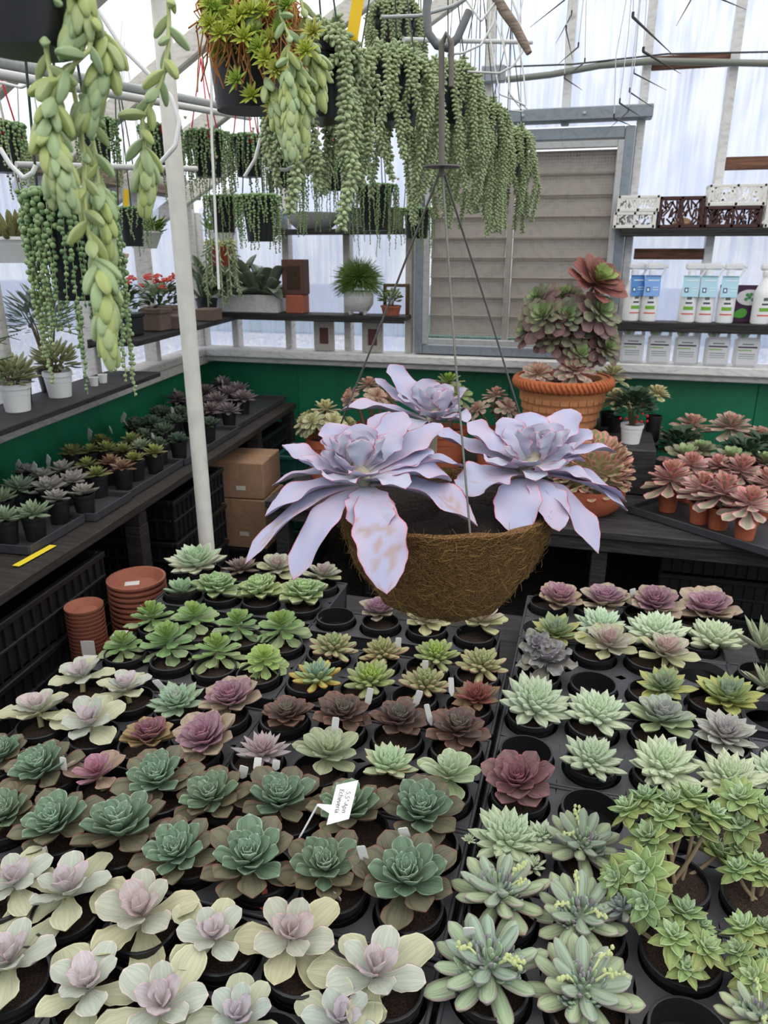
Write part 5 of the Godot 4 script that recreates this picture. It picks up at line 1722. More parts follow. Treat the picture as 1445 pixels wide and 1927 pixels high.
	m = MB.new()
	m.box(Vector3(0, 0.048, 0), Vector3(0.1, 0.096, 0.1), 0.004)
	single("clay_cube_pot", "small square terracotta pot under a dark brown plaque", "pot", m, clay, Transform3D(Basis(), Vector3(-1.57, y, zz)))
	var pq = thing("brown_plaque", "dark brown square plaque standing on a terracotta cube pot", "plaque", Vector3(-1.575, y + 0.097, zz))
	m = MB.new()
	m.box(Vector3(0, 0.09, 0), Vector3(0.125, 0.18, 0.09), 0.004)
	part("slab", m, mat(rgb(92, 62, 54), 0.8, "blot", 6.0), pq)
	m = MB.new()
	m.box(Vector3(0.005, 0.088, 0.0455), Vector3(0.075, 0.12, 0.002), 0.0)
	part("inlay", m, mat(rgb(74, 56, 36), 0.85, "soil", 8.0), pq)
	# the round fern-like plant in a footed bowl
	var fp = thing("mop_plant", "round bushy green mop plant in a white footed bowl", "plant", Vector3(-1.22, y, zz))
	m = MB.new()
	m.lathe([Vector2(0, 0.016), Vector2(0.05, 0.016), Vector2(0.076, 0.05), Vector2(0.08, 0.09), Vector2(0.072, 0.12), Vector2(0.066, 0.12), Vector2(0.07, 0.09), Vector2(0, 0.09)], 28)
	part("bowl", m, mat(rgb(222, 220, 216), 0.6, "blot", 6.0), fp)
	for k in 3:
		m = MB.new()
		m.lathe([Vector2(0, 0), Vector2(0.01, 0), Vector2(0.014, 0.02), Vector2(0, 0.022)], 10, Vector3(cos(k * 2.09 + 0.5) * 0.045, 0, sin(k * 2.09 + 0.5) * 0.045))
		part("foot", m, mat(rgb(222, 220, 216), 0.6, "blot", 6.0), fp)
	m = MB.new()
	for k in 900:
		var yy = 1.0 - 1.5 * (k + 0.5) / 900
		var a = k * 2.39996
		var q = sqrt(maxf(0.0, 1 - yy * yy))
		var d = Vector3(cos(a) * q, yy, sin(a) * q)
		var r = rng.randf_range(0.11, 0.15)
		var hub = Vector3(0, 0.16, 0)
		m.tint = hexl(rgb(94, 122, 56).lerp(rgb(126, 150, 78), rng.randf()))
		m.tube([hub + d * 0.03, hub + d * r * 0.6 + Vector3(0, 0.01, 0), hub + d * r + Vector3(rng.randf_range(-1, 1), rng.randf_range(-1, 0.4), rng.randf_range(-1, 1)) * 0.014], [0.0016, 0.0018, 0.0008], 3, false)
	part("foliage", m, mat(Color.WHITE, 0.6, "", 1, {"vc": true}), fp).set_meta("kind", "stuff")
	var sc = {"shape": "spoon", "face": rgb(122, 150, 92), "rim": rgb(160, 180, 120), "cup": 0.3, "bend": 14, "fat": 0.08}
	leafy_shrub("small_clay_plant", "little green plant in a low terracotta pot inside a wooden frame", Vector3(-1.04, y, zz + 0.01), 0.055, 0.05, clay, 0.045, Vector3(0, 0.085, 0), sc, 46, 0.035)
	var wf = MB.new()
	for sg in [-1, 1]:
		wf.box(Vector3(sg * 0.062, 0.07, 0), Vector3(0.016, 0.14, 0.02), 0.002)
	wf.box(Vector3(0, 0.148, 0), Vector3(0.14, 0.016, 0.02), 0.002)
	single("wooden_stand", "small brown wooden frame standing around the little clay pot plant", "frame", wf, mat(rgb(120, 88, 64), 0.8, "grain", 6.0), Transform3D(Basis(), Vector3(-1.03, y, zz - 0.06)))
	for k in 2:
		var f = thing("wall_plaque", ["weathered white frame with maroon panel standing on the sill under the mop plant", "weathered white frame with maroon panel on the sill next to the fan shutter"][k], "plaque", Vector3([-1.44, -1.16][k], 1.064, BACK + 0.05))
		m = MB.new()
		m.box(Vector3(-0.042, 0.08, 0), Vector3(0.032, 0.16, 0.02), 0.002)
		m.box(Vector3(0.042, 0.08, 0), Vector3(0.032, 0.16, 0.02), 0.002)
		m.box(Vector3(0, 0.142, 0), Vector3(0.06, 0.036, 0.02), 0.002)
		m.box(Vector3(0, 0.018, 0), Vector3(0.06, 0.036, 0.02), 0.002)
		part("frame", m, mat(rgb(196, 190, 180), 0.85, "peel", 6.0), f)
		m = MB.new()
		m.box(Vector3(0, 0.08, -0.004), Vector3(0.056, 0.092, 0.008))
		part("panel", m, mat(rgb(112, 72, 70), 0.8), f)
	# upper left shelf
	m = MB.new()
	m.lathe([Vector2(0, 0), Vector2(0.09, 0), Vector2(0.125, 0.03), Vector2(0.135, 0.08), Vector2(0.128, 0.08), Vector2(0.11, 0.03), Vector2(0, 0.02)], 28)
	single("grey_bowl", "shallow grey stone bowl on the upper shelf behind trailing strands", "bowl", m, mat(rgb(150, 150, 152), 0.8, "blot", 5.0), Transform3D(Basis(), Vector3(-1.47, 1.696, zz - 0.02)))
	for k in 3:
		m = MB.new()
		m.box(Vector3(0, 0.05, 0), Vector3(0.11, 0.1, 0.1), 0.004)
		m.box(Vector3(0, 0.09, 0.0), Vector3(0.118, 0.016, 0.108), 0.003)
		single("planter_box", ["bluish grey planter box on the upper shelf at the corner end", "dark slate planter box on the upper shelf", "dark planter box on the upper shelf nearest the shutter"][k], "planter", m, mat([rgb(150, 164, 176), rgb(60, 66, 72), rgb(66, 62, 60)][k], 0.7, "blot", 5.0), Transform3D(Basis(), Vector3([-1.69, -1.24, -1.05][k], 1.696, zz - 0.02)))
	side_shelf_plants()

func window_planter(y: float, zz: float) -> void:
	var t = thing("strap_leaf_planter", "grey-green strap-leaved plant in a long white planter box", "plant", Vector3(-1.88, y, zz))
	var m = MB.new()
	m.box(Vector3(0, 0.0475, 0), Vector3(0.44, 0.095, 0.14), 0.005)
	part("planter", m, mat(rgb(222, 220, 216), 0.6, "blot", 5.0), t)
	m = MB.new()
	m.box(Vector3(0, 0.0965, 0), Vector3(0.42, 0.004, 0.12))
	part("soil", m, soil_m, t)
	var o = {"shape": "finger", "face": rgb(122, 134, 112), "rim": rgb(140, 150, 128), "cup": 0.4, "bend": -34, "fat": 0.05}
	var o2 = {"shape": "finger", "face": rgb(116, 130, 108), "rim": rgb(140, 150, 128), "cup": 0.4, "bend": 10, "fat": 0.05, "droop": 60}
	for k in 60:
		var b = spin(rng.randf() * TAU, deg_to_rad(rng.randf_range(15, 80)), rng.randf_range(-0.5, 0.5))
		var l = rng.randf_range(0.13, 0.24)
		part("leaf", leaf(o if k % 2 else o2), leaf_mat(), t, Transform3D(Basis(b.x * l, b.y * l, b.z * l * 1.2), Vector3(rng.randf_range(-0.17, 0.17), 0.095, rng.randf_range(-0.03, 0.03))))

func side_shelf_plants() -> void:
	var white = mat(rgb(226, 226, 224), 0.45)
	var pale = {"shape": "lance", "face": rgb(150, 156, 112), "rim": rgb(190, 192, 152), "cup": 0.3, "bend": 16, "fat": 0.07}
	leafy_shrub("white_pot_plant", "grey-green succulent in a ribbed white pot at the shelf's near end", side(2.07, 1.101, 0.19), 0.05, 0.09, white, 0.055, Vector3(0, 0.115, 0), pale, 90, 0.05)
	leafy_shrub("white_pot_plant", "grey-green succulent in a ribbed white pot beside the empty black one", side(1.82, 1.101, 0.19), 0.05, 0.09, white, 0.055, Vector3(0, 0.125, 0), pale, 90, 0.05)
	var m = pot_mesh(0.04, 0.08)
	single("black_pot", "small black pot between the two white pot plants", "pot", m, pot_black, Transform3D(Basis(), side(1.94, 1.101, 0.12)))
	for k in 2:
		single("tiny_white_cup", ["tiny white cup behind the white pot plants", "second tiny white cup on the low shelf"][k], "cup", pot_mesh(0.018, 0.034), white, Transform3D(Basis(), side(1.6 - 0.07 * k, 1.101, 0.2)))
	# the conifer-like plant and the grey bush behind the white pots
	var t = thing("feathery_conifer", "dark green feathery conifer in a black pot behind the white pots", "plant", side(2.2, 1.101, 0.08))
	part("pot", pot_mesh(0.055, 0.09), pot_black, t)
	var mm = MB.new()
	mm.tube([Vector3(0, 0.05, 0), Vector3(0, 0.4, 0)], [0.006, 0.003], 6)
	part("trunk", mm, mat(rgb(96, 84, 62), 0.8), t)
	for k in 22:
		var h = 0.14 + 0.012 * k
		var a = k * 2.4
		var l = lerpf(0.2, 0.08, k / 21.0)
		mm = MB.new()
		var d = Vector3(cos(a), 0.25, sin(a))
		var e = Vector3(-sin(a), 0, cos(a))
		mm.tube([Vector3(0, h, 0), Vector3(0, h, 0) + d * l, Vector3(0, h, 0) + d * l * 1.2 - Vector3(0, 0.02, 0)], [0.002, 0.0015, 0.001], 4)
		for j in 22:
			var f = j / 21.0
			var p = Vector3(0, h, 0) + d * l * (0.15 + f)
			for sg in [-1, 1]:
				mm.tube([p, p + (e * sg + d * 0.6) * 0.03 * (1.15 - f)], [0.003, 0.001], 3, false)
		part("frond", mm, mat(rgb(60, 88, 54), 0.7), t)
	var gg = {"shape": "lance", "face": rgb(116, 128, 116), "rim": rgb(136, 146, 134), "cup": 0.2, "bend": 4, "fat": 0.03}
	leafy_shrub("grey_bush", "grey-green airy bush behind the white pots on the side shelf", side(1.72, 1.101, 0.1), 0.05, 0.09, pot_black, 0.12, Vector3(0, 0.26, 0), gg, 150, 0.05)
	# flowering plants in square pots
	var sq = mat(rgb(124, 104, 92), 0.85, "blot", 5.0)
	var gl = {"shape": "broad", "face": rgb(76, 98, 62), "rim": rgb(110, 128, 92), "cup": 0.2, "bend": -10, "fat": 0.02}
	for q in [[0.98, 0.19, "low red-flowered plant in a brown square pot"], [0.78, 0.14, "red-flowered plant in a square pot by the white pole"], [1.2, 0.16, "red-flowered plant in a black pot on the side shelf"]]:
		var p = thing("red_flowers", q[2], "plant", side(q[0], 1.248, q[1]))
		mm = MB.new()
		mm.box(Vector3(0, 0.045, 0), Vector3(0.1, 0.09, 0.1), 0.005)
		mm.box(Vector3(0, 0.085, 0), Vector3(0.112, 0.02, 0.112), 0.004)
		part("pot", mm, sq if q[0] < 1.1 else pot_black, p)
		for k in 60:
			var a = k * 2.4
			var r = 0.075 * sqrt(rng.randf())
			var b = spin(a, deg_to_rad(rng.randf_range(-10, 60)))
			part("leaf", leaf(gl), leaf_mat(), p, Transform3D(Basis(b.x * 0.045, b.y * 0.045, b.z * 0.045), Vector3(cos(a) * r, 0.1 + rng.randf() * 0.09, sin(a) * r)))
		for k in 9:
			mm = MB.new()
			var c = Vector3(rng.randf_range(-0.08, 0.08), 0.19 + rng.randf() * 0.05, rng.randf_range(-0.07, 0.07))
			for j in 9:
				mm.lathe([Vector2(0, -0.004), Vector2(0.007, 0), Vector2(0.004, 0.005), Vector2(0, 0.005)], 6, c + Vector3(rng.randf_range(-1, 1), rng.randf_range(-0.5, 0.5), rng.randf_range(-1, 1)) * 0.014)
			part("flower_head", mm, mat(rgb(206, 84, 70), 0.6), p)
	for k in 2:
		var q = MB.new()
		q.box(Vector3(0, 0.03, 0), Vector3(0.12, 0.06, 0.1), 0.004)
		single("empty_clay_pot", ["empty brown square pot stacked under the red flowers", "empty brown square pot beside the red flowers"][k], "pot", q, sq, Transform3D(side_frame(), side(0.88 - 0.42 * k, 1.248, 0.24)))
	var sn = {"shape": "finger", "face": rgb(66, 84, 60), "rim": rgb(140, 140, 90), "cup": 0.5, "bend": 6, "fat": 0.04, "rimw": 0.2}
	for q in [[0.3, "dark snake plant in a black pot at the shelf corner"], [0.13, "second dark snake plant in a black pot at the corner"]]:
		var p = thing("snake_plant", q[1], "plant", side(q[0], 1.248, 0.17))
		part("pot", pot_mesh(0.06, 0.1), pot_black, p)
		for k in 14:
			var a = k * 2.4
			var b = spin(a, deg_to_rad(rng.randf_range(40, 84)), rng.randf_range(-0.6, 0.6))
			var l = rng.randf_range(0.1, 0.19) if q[0] > 0.2 else rng.randf_range(0.16, 0.32)
			part("leaf", leaf(sn), leaf_mat(), p, Transform3D(Basis(b.x * l, b.y * l, b.z * l * 1.1), Vector3(cos(a), 0, sin(a)) * 0.02 + Vector3(0, 0.085, 0)))
	# hanging bowls and the red pot near the side wall
	var spk = {"shape": "lance", "face": rgb(132, 130, 84), "rim": rgb(166, 162, 112), "cup": 0.2, "bend": 14, "fat": 0.05}
	for q in [[2.12, 1.56, 0.3, 0.085, "hanging white bowl of spiky olive succulents near the near end of the side wall"], [1.9, 1.57, 0.28, 0.075, "hanging white bowl tucked behind the trailing pearl plant"], [1.15, 1.6, 0.25, 0.08, "hanging white bowl of bright green leaves behind the white pole"], [0.36, 1.62, 0.3, 0.08, "hanging pale bowl of trailing green by the room corner"]]:
		var p = thing("hanging_bowl", q[4], "plant", side(q[0], q[1], q[2]))
		mm = MB.new()
		var r: float = q[3]
		mm.lathe([Vector2(0, 0), Vector2(r * 0.6, 0), Vector2(r * 0.92, r * 0.7), Vector2(r, r * 0.75), Vector2(r, r * 0.85), Vector2(r * 0.94, r * 0.85), Vector2(r * 0.88, r * 0.6), Vector2(0, r * 0.6)], 28)
		part("bowl", mm, white, p)
		var spk2 = {"shape": "lance", "face": rgb(120, 150, 62), "rim": rgb(150, 176, 88), "cup": 0.2, "bend": 14, "fat": 0.05}
		for k in 110:
			var a = k * 2.4
			var rr = r * 0.85 * sqrt(rng.randf())
			var b = spin(a, deg_to_rad(rng.randf_range(10, 80)))
			part("leaf", leaf(spk if q[0] > 1.5 else spk2), leaf_mat(), p, Transform3D(Basis(b.x, b.y, b.z) * 0.055, Vector3(cos(a) * rr, r * 0.7 + rng.randf() * 0.045, sin(a) * rr)))
		for k in 3:
			mm = MB.new()
			var a = k * 2.09 + 0.4
			mm.tube([Vector3(cos(a) * r, r * 0.8, sin(a) * r), Vector3(0, 0.75, 0)], 0.0022, 5)
			part("wire", mm, mat(rgb(190, 188, 184), 0.5), p)
	var p = thing("red_pot_tail", "thick pale green trailing succulent in a red pot by the corner shelf", "plant", side(0.5, 1.52, 0.34))
	part("pot", pot_mesh(0.055, 0.09, 0.15), mat(rgb(150, 58, 44), 0.6), p)
	var fat = leaf({"shape": "finger", "face": rgb(150, 168, 130), "rim": rgb(160, 180, 140), "cup": 0.05, "bend": 10, "fat": 0.16})
	var yel = leaf({"shape": "finger", "face": rgb(206, 200, 120), "rim": rgb(196, 196, 120), "cup": 0.05, "bend": 10, "fat": 0.16})
	for k in 11:
		var a = k * 0.571
		var d = Vector3(cos(a), 0, sin(a))
		var ps = [d * 0.02 + Vector3(0, 0.09, 0), d * 0.06 + Vector3(0, 0.12, 0), d * 0.075 + Vector3(0, 0.05, 0), d * 0.08 + Vector3(0, -0.1 - 0.05 * (k % 3), 0)]
		mm = MB.new()
		mm.tube(ps, 0.004, 5)
		var s = part("strand", mm, mat(rgb(150, 160, 120), 0.7), p)
		var at = tail_spots(ps, 0.006, 0.006, 0.028, 0.028, 50.0, 50.0)
		for j in mini(at.size(), 26):
			part("leaf", yel if j < 5 and k % 2 == 0 else fat, leaf_mat(), s, at[j * at.size() / mini(at.size(), 26)])

# where the leaves of a trailing strand sit: along ps, spaced from sp0 to sp1, long from l0 to l1, standing off by a0 to a1 degrees
func tail_spots(ps: Array, sp0: float, sp1: float, l0: float, l1: float, a0: float, a1: float) -> Array:
	var c = Curve3D.new()
	for k in ps.size():
		var tan: Vector3 = (ps[mini(k + 1, ps.size() - 1)] - ps[maxi(k - 1, 0)]) * 0.2
		c.add_point(ps[k], -tan, tan)
	var total = c.get_baked_length()
	var out = []
	var s = 0.0
	var az = rng.randf() * TAU
	while s < total:
		var f = s / total
		var p = c.sample_baked(s)
		var d = (c.sample_baked(minf(s + 0.004, total)) - c.sample_baked(maxf(s - 0.004, 0.0))).normalized()
		var ref = Vector3.RIGHT if absf(d.y) > 0.5 else Vector3.UP
		var e = d.cross(ref).normalized()
		var g = d.cross(e)
		var rad = e * cos(az) + g * sin(az)
		var an = deg_to_rad(lerpf(a0, a1, f) + rng.randf_range(-10, 10))
		var x = rad * sin(an) + d * cos(an)
		var y = (rad * cos(an) - d * sin(an))
		var z = x.cross(y)
		var l = lerpf(l0, l1, f) * rng.randf_range(0.85, 1.15)
		out.append(Transform3D(Basis(x * l, y * l, z * l), p))
		az += 2.39996
		s += lerpf(sp0, sp1, f)
	return out

# ---------------------------------------------------------------- hanging plants
func bead() -> ArrayMesh:
	if not kept.has("bead"):
		var m = MB.new()
		var rows = []
		for q in [[0.0, 0.02], [0.12, 0.16], [0.35, 0.25], [0.62, 0.26], [0.86, 0.17], [1.0, 0.01]]:
			var row = PackedVector3Array()
			for s in 7:
				var a = TAU * s / 7
				row.append(Vector3(q[0], -cos(a) * q[1], sin(a) * q[1]))
			rows.append(row)
		m.skin(rows, [])
		kept.bead = m.mesh()
	return kept.bead

func burro_tails() -> void:
	var says = {"front": "burro's tail with thick yellow-green bead strands nearest the golden sedum pot", "second": "burro's tail of blue-green braided strands behind the yellow stake", "third": "long burro's tail of braided strands beside the basket hook", "fourth": "yellowish burro's tail in the middle of the receding row", "fifth": "burro's tail farthest along the row in front of the fan shutter", "high": "burro's tail hanging higher behind the row in a black pot"}
	var lm = mat(Color.WHITE, 0.55, "", 1, {"vc": true, "back": Color(0.14, 0.15, 0.1)})
	var stemm = mat(rgb(150, 140, 108), 0.7)
	for b in BURRO:
		var rim: Vector3 = b[0]
		var r: float = b[1][0]
		var ph = r * 1.5
		var base = rim - Vector3(0, ph, 0)
		var t = thing("burro_tail", says[b[2]], "plant", base)
		part("pot", pot_mesh(r, ph, 0.12), pot_black, t)
		part("soil", soil_mesh(r * 0.93), soil_m, t, Transform3D(Basis(), Vector3(0, ph * 0.9, 0)))
		for k in 3:
			var m = MB.new()
			var a = k * 2.09 + 0.5
			m.tube([Vector3(cos(a) * r, ph, sin(a) * r), Vector3(0, ph + 0.42, 0)], 0.002, 5)
			part("hanger_wire", m, mat(rgb(38, 62, 50), 0.5), t)
		var own = rgb(156, 170, 127)
		var at = []
		var cs = []
		var single_left = 300 if b[2] == "front" else 0
		var n = int(b[1][1])
		var strands = []
		for k in n:
			var a = TAU * k / n + rng.randf_range(-0.1, 0.1)
			var d = Vector3(cos(a), 0, sin(a))
			var l = rng.randf_range(b[1][2], b[1][3])
			if k % 4 == 0:
				l *= 0.55
			var o = r * rng.randf_range(0.98, 1.3)
			strands.append([d * r * 0.3 + Vector3(0, ph * 0.95, 0), d * r * 0.75 + Vector3(0, ph + 0.035, 0), d * o + Vector3(0, ph + 0.005, 0), d * (o + 0.018) + Vector3(rng.randf_range(-0.02, 0.02), ph - l * 0.3, rng.randf_range(-0.02, 0.02)), d * (o + 0.014) + Vector3(rng.randf_range(-0.025, 0.025), ph - l * 0.62, rng.randf_range(-0.025, 0.025)), d * (o + 0.008) + Vector3(rng.randf_range(-0.02, 0.02), ph - l, rng.randf_range(-0.02, 0.02))])
		for k in 9:   # short shoots on top
			var a = k * 2.4
			var d = Vector3(cos(a), 0, sin(a)) * r * 0.5 * sqrt(k / 8.0)
			strands.append([d + Vector3(0, ph * 0.95, 0), d * 1.3 + Vector3(0, ph + 0.03, 0), d * 1.7 + Vector3(0, ph + 0.05, 0)])
		if b[2] == "front":
			for q in LONGTAILS:
				var ps = []
				for p in q:
					ps.append(Vector3(p[0], p[1], p[2]) - base)
				strands.append(ps)
		for k in strands.size():
			var m = MB.new()
			m.tube(strands[k], 0.0025, 5)
			var s = part("strand", m, stemm, t)
			var long_one: bool = k >= n + 9
			var spots = tail_spots(strands[k], 0.0032, 0.0026 if not long_one else 0.003, b[1][4] * (1.3 if long_one else 1.0), b[1][4] * (1.15 if long_one else 0.95), 76, 58)
			var facing: bool = long_one or (k < n and sin(TAU * k / n) > 0.2)
			for j in spots.size():
				var c = hexl(own) * rng.randf_range(0.8, 1.15)
				c.a = 1.0
				if single_left > 0 and facing and k % 2 == 0:
					part("leaf", bead(), mat(own, 0.55, "", 1, {"back": Color(0.14, 0.15, 0.1)}), s, spots[j])
					single_left -= 1
				else:
					at.append(spots[j])
					cs.append(c)
		many("bead_leaves", bead(), lm, t, at, cs)

func near_tails() -> void:
	var lm = mat(Color.WHITE, 0.5, "", 1.0, {"vc": true, "spec": 0.4, "back": Color(0.16, 0.16, 0.14)})
	var ls = [leaf({"shape": "plump", "face": rgb(154, 168, 114), "rim": rgb(160, 174, 122), "tip": rgb(162, 176, 126), "cup": 0.05, "bend": -24, "fat": 0.21}), leaf({"shape": "plump", "face": rgb(148, 168, 122), "rim": rgb(156, 174, 130), "cup": 0.05, "bend": -24, "fat": 0.21}), leaf({"shape": "plump", "face": rgb(160, 172, 106), "rim": rgb(168, 178, 116), "cup": 0.05, "bend": -24, "fat": 0.21})]
	var stemm = mat(rgb(176, 184, 124), 0.6)
	var base: Vector3 = NEARPOT - Vector3(0, 0.015, 0)
	var t = thing("trailing_sedum", "pale green trailing sedum with plump hanging tails in a big black pot", "plant", base)
	part("pot", pot_mesh(0.05, 0.085, 0.2), pot_black, t)
	part("soil", soil_mesh(0.046), soil_m, t, Transform3D(Basis(), Vector3(0, 0.075, 0)))
	tails(t, NEARTAILS, base, 0.6, ls, lm, stemm)
	base = GOLDPOT - Vector3(0, 0.115, 0)
	t = thing("golden_sedum_basket", "black hanging pot of yellow-green star sedum with orange dry roots and fat green tails", "plant", base)
	part("pot", pot_mesh(0.06, 0.135, 0.12), pot_black, t)
	part("soil", soil_mesh(0.056), soil_m, t, Transform3D(Basis(), Vector3(0, 0.12, 0)))
	tails(t, GOLDTAILS, base, 0.94, ls, lm, stemm)
	var star = []
	for c in [[rgb(170, 182, 72), rgb(200, 196, 90)], [rgb(142, 168, 66), rgb(172, 190, 92)], [rgb(172, 174, 84), rgb(196, 184, 96)]]:
		star.append(leaf({"shape": "lance", "face": c[0], "rim": c[1], "cup": 0.2, "bend": 20, "fat": 0.08}))
	for q in STARS:
		var r = Node3D.new()
		r.name = "star_rosette"
		var p = Vector3(q[0], q[1], q[2]) - base
		r.position = p
		t.add_child(r, true)
		var out = Vector3(rng.randf_range(-0.5, 0.5), rng.randf_range(-0.1, 0.6), 1).normalized()
		var tilt = Basis(Quaternion(Vector3.UP, out))
		var kind = rng.randi() % 3
		for j in 28:
			var b = spin(j * 2.4, deg_to_rad(lerpf(0, 78, j / 27.0)))
			var l = lerpf(0.02, 0.011, j / 27.0)
			part("leaf", star[kind], lm, r, Transform3D(tilt * Basis(b.x * l, b.y * l, b.z * l * 0.7), Vector3.ZERO))
		var m = MB.new()
		m.tube([p, p * 0.7 + Vector3(0, 0.03, 0), Vector3(p.x * 0.4, 0.13, p.z * 0.4)], 0.0014, 4)
		part("stem", m, mat(rgb(168, 130, 78), 0.8), t)
	for k in 120:
		var a = rng.randf_range(-0.6, 2.2)
		var d = Vector3(cos(a) * 0.06, 0, sin(a) * 0.06)
		var y0 = 0.14
		var pts = [d * 0.8 + Vector3(0, y0, 0)]
		var drop = rng.randf_range(0.03, 0.13)
		for j in 5:
			pts.append(d * (1.06 + 0.05 * j * rng.randf()) + Vector3(rng.randf_range(-0.012, 0.012), y0 - drop * (j + 1) / 5.0, rng.randf_range(-0.008, 0.012)))
		var m = MB.new()
		m.tube(pts, 0.0012, 4)
		part("dry_root", m, mat([rgb(190, 130, 70), rgb(168, 112, 62), rgb(200, 152, 92)][k % 3], 0.85), t)
	var m = MB.new()
	var y0 = Vector3(YELLOWSTAKE[0][0], YELLOWSTAKE[0][1], YELLOWSTAKE[0][2])
	var y1 = Vector3(YELLOWSTAKE[1][0], YELLOWSTAKE[1][1], YELLOWSTAKE[1][2])
	var y = (y1 - y0).normalized()
	var x = y.cross(Vector3(0, 0, 1)).normalized()
	m.box((y1 - y0) / 2, Vector3(0.024, y0.distance_to(y1), 0.0012), 0.0003, Basis(x, y, x.cross(y)))
	single("yellow_sticky_stake", "bright yellow flat stake stuck into the front burro's tail pot", "stake", m, mat(rgb(240, 196, 28), 0.45), Transform3D(Basis(), y0))

func tails(t: Node3D, list: Array, base: Vector3, depth: float, ls: Array, lm: Material, stemm: Material) -> void:
	for k in list.size():
		var ps = []
		for p in list[k]:
			ps.append(Vector3(p[0], p[1], p[2]) - base)
		var m = MB.new()
		m.tube(ps, 0.0021, 6)
		var s = part("stem", m, stemm, t)
		var c = Curve3D.new()
		for p in ps:
			c.add_point(p)
		var total = c.get_baked_length()
		# sparse leaves along the bare stem, then the dense plump tail
		var cut = ps.size() - 3 if ps.size() > 4 else 0
		var up = ps.slice(0, cut + 1)
		var low = ps.slice(cut)
		if up.size() > 1:
			for q in tail_spots(up, 0.0125, 0.0075, 0.022, 0.027, 58, 42):
				part("leaf", ls[rng.randi() % 3], lm, s, q)
		for q in tail_spots(low, 0.0025, 0.0016, 0.03, 0.027, 34, 10):
			part("leaf", ls[rng.randi() % 3], lm, s, q)

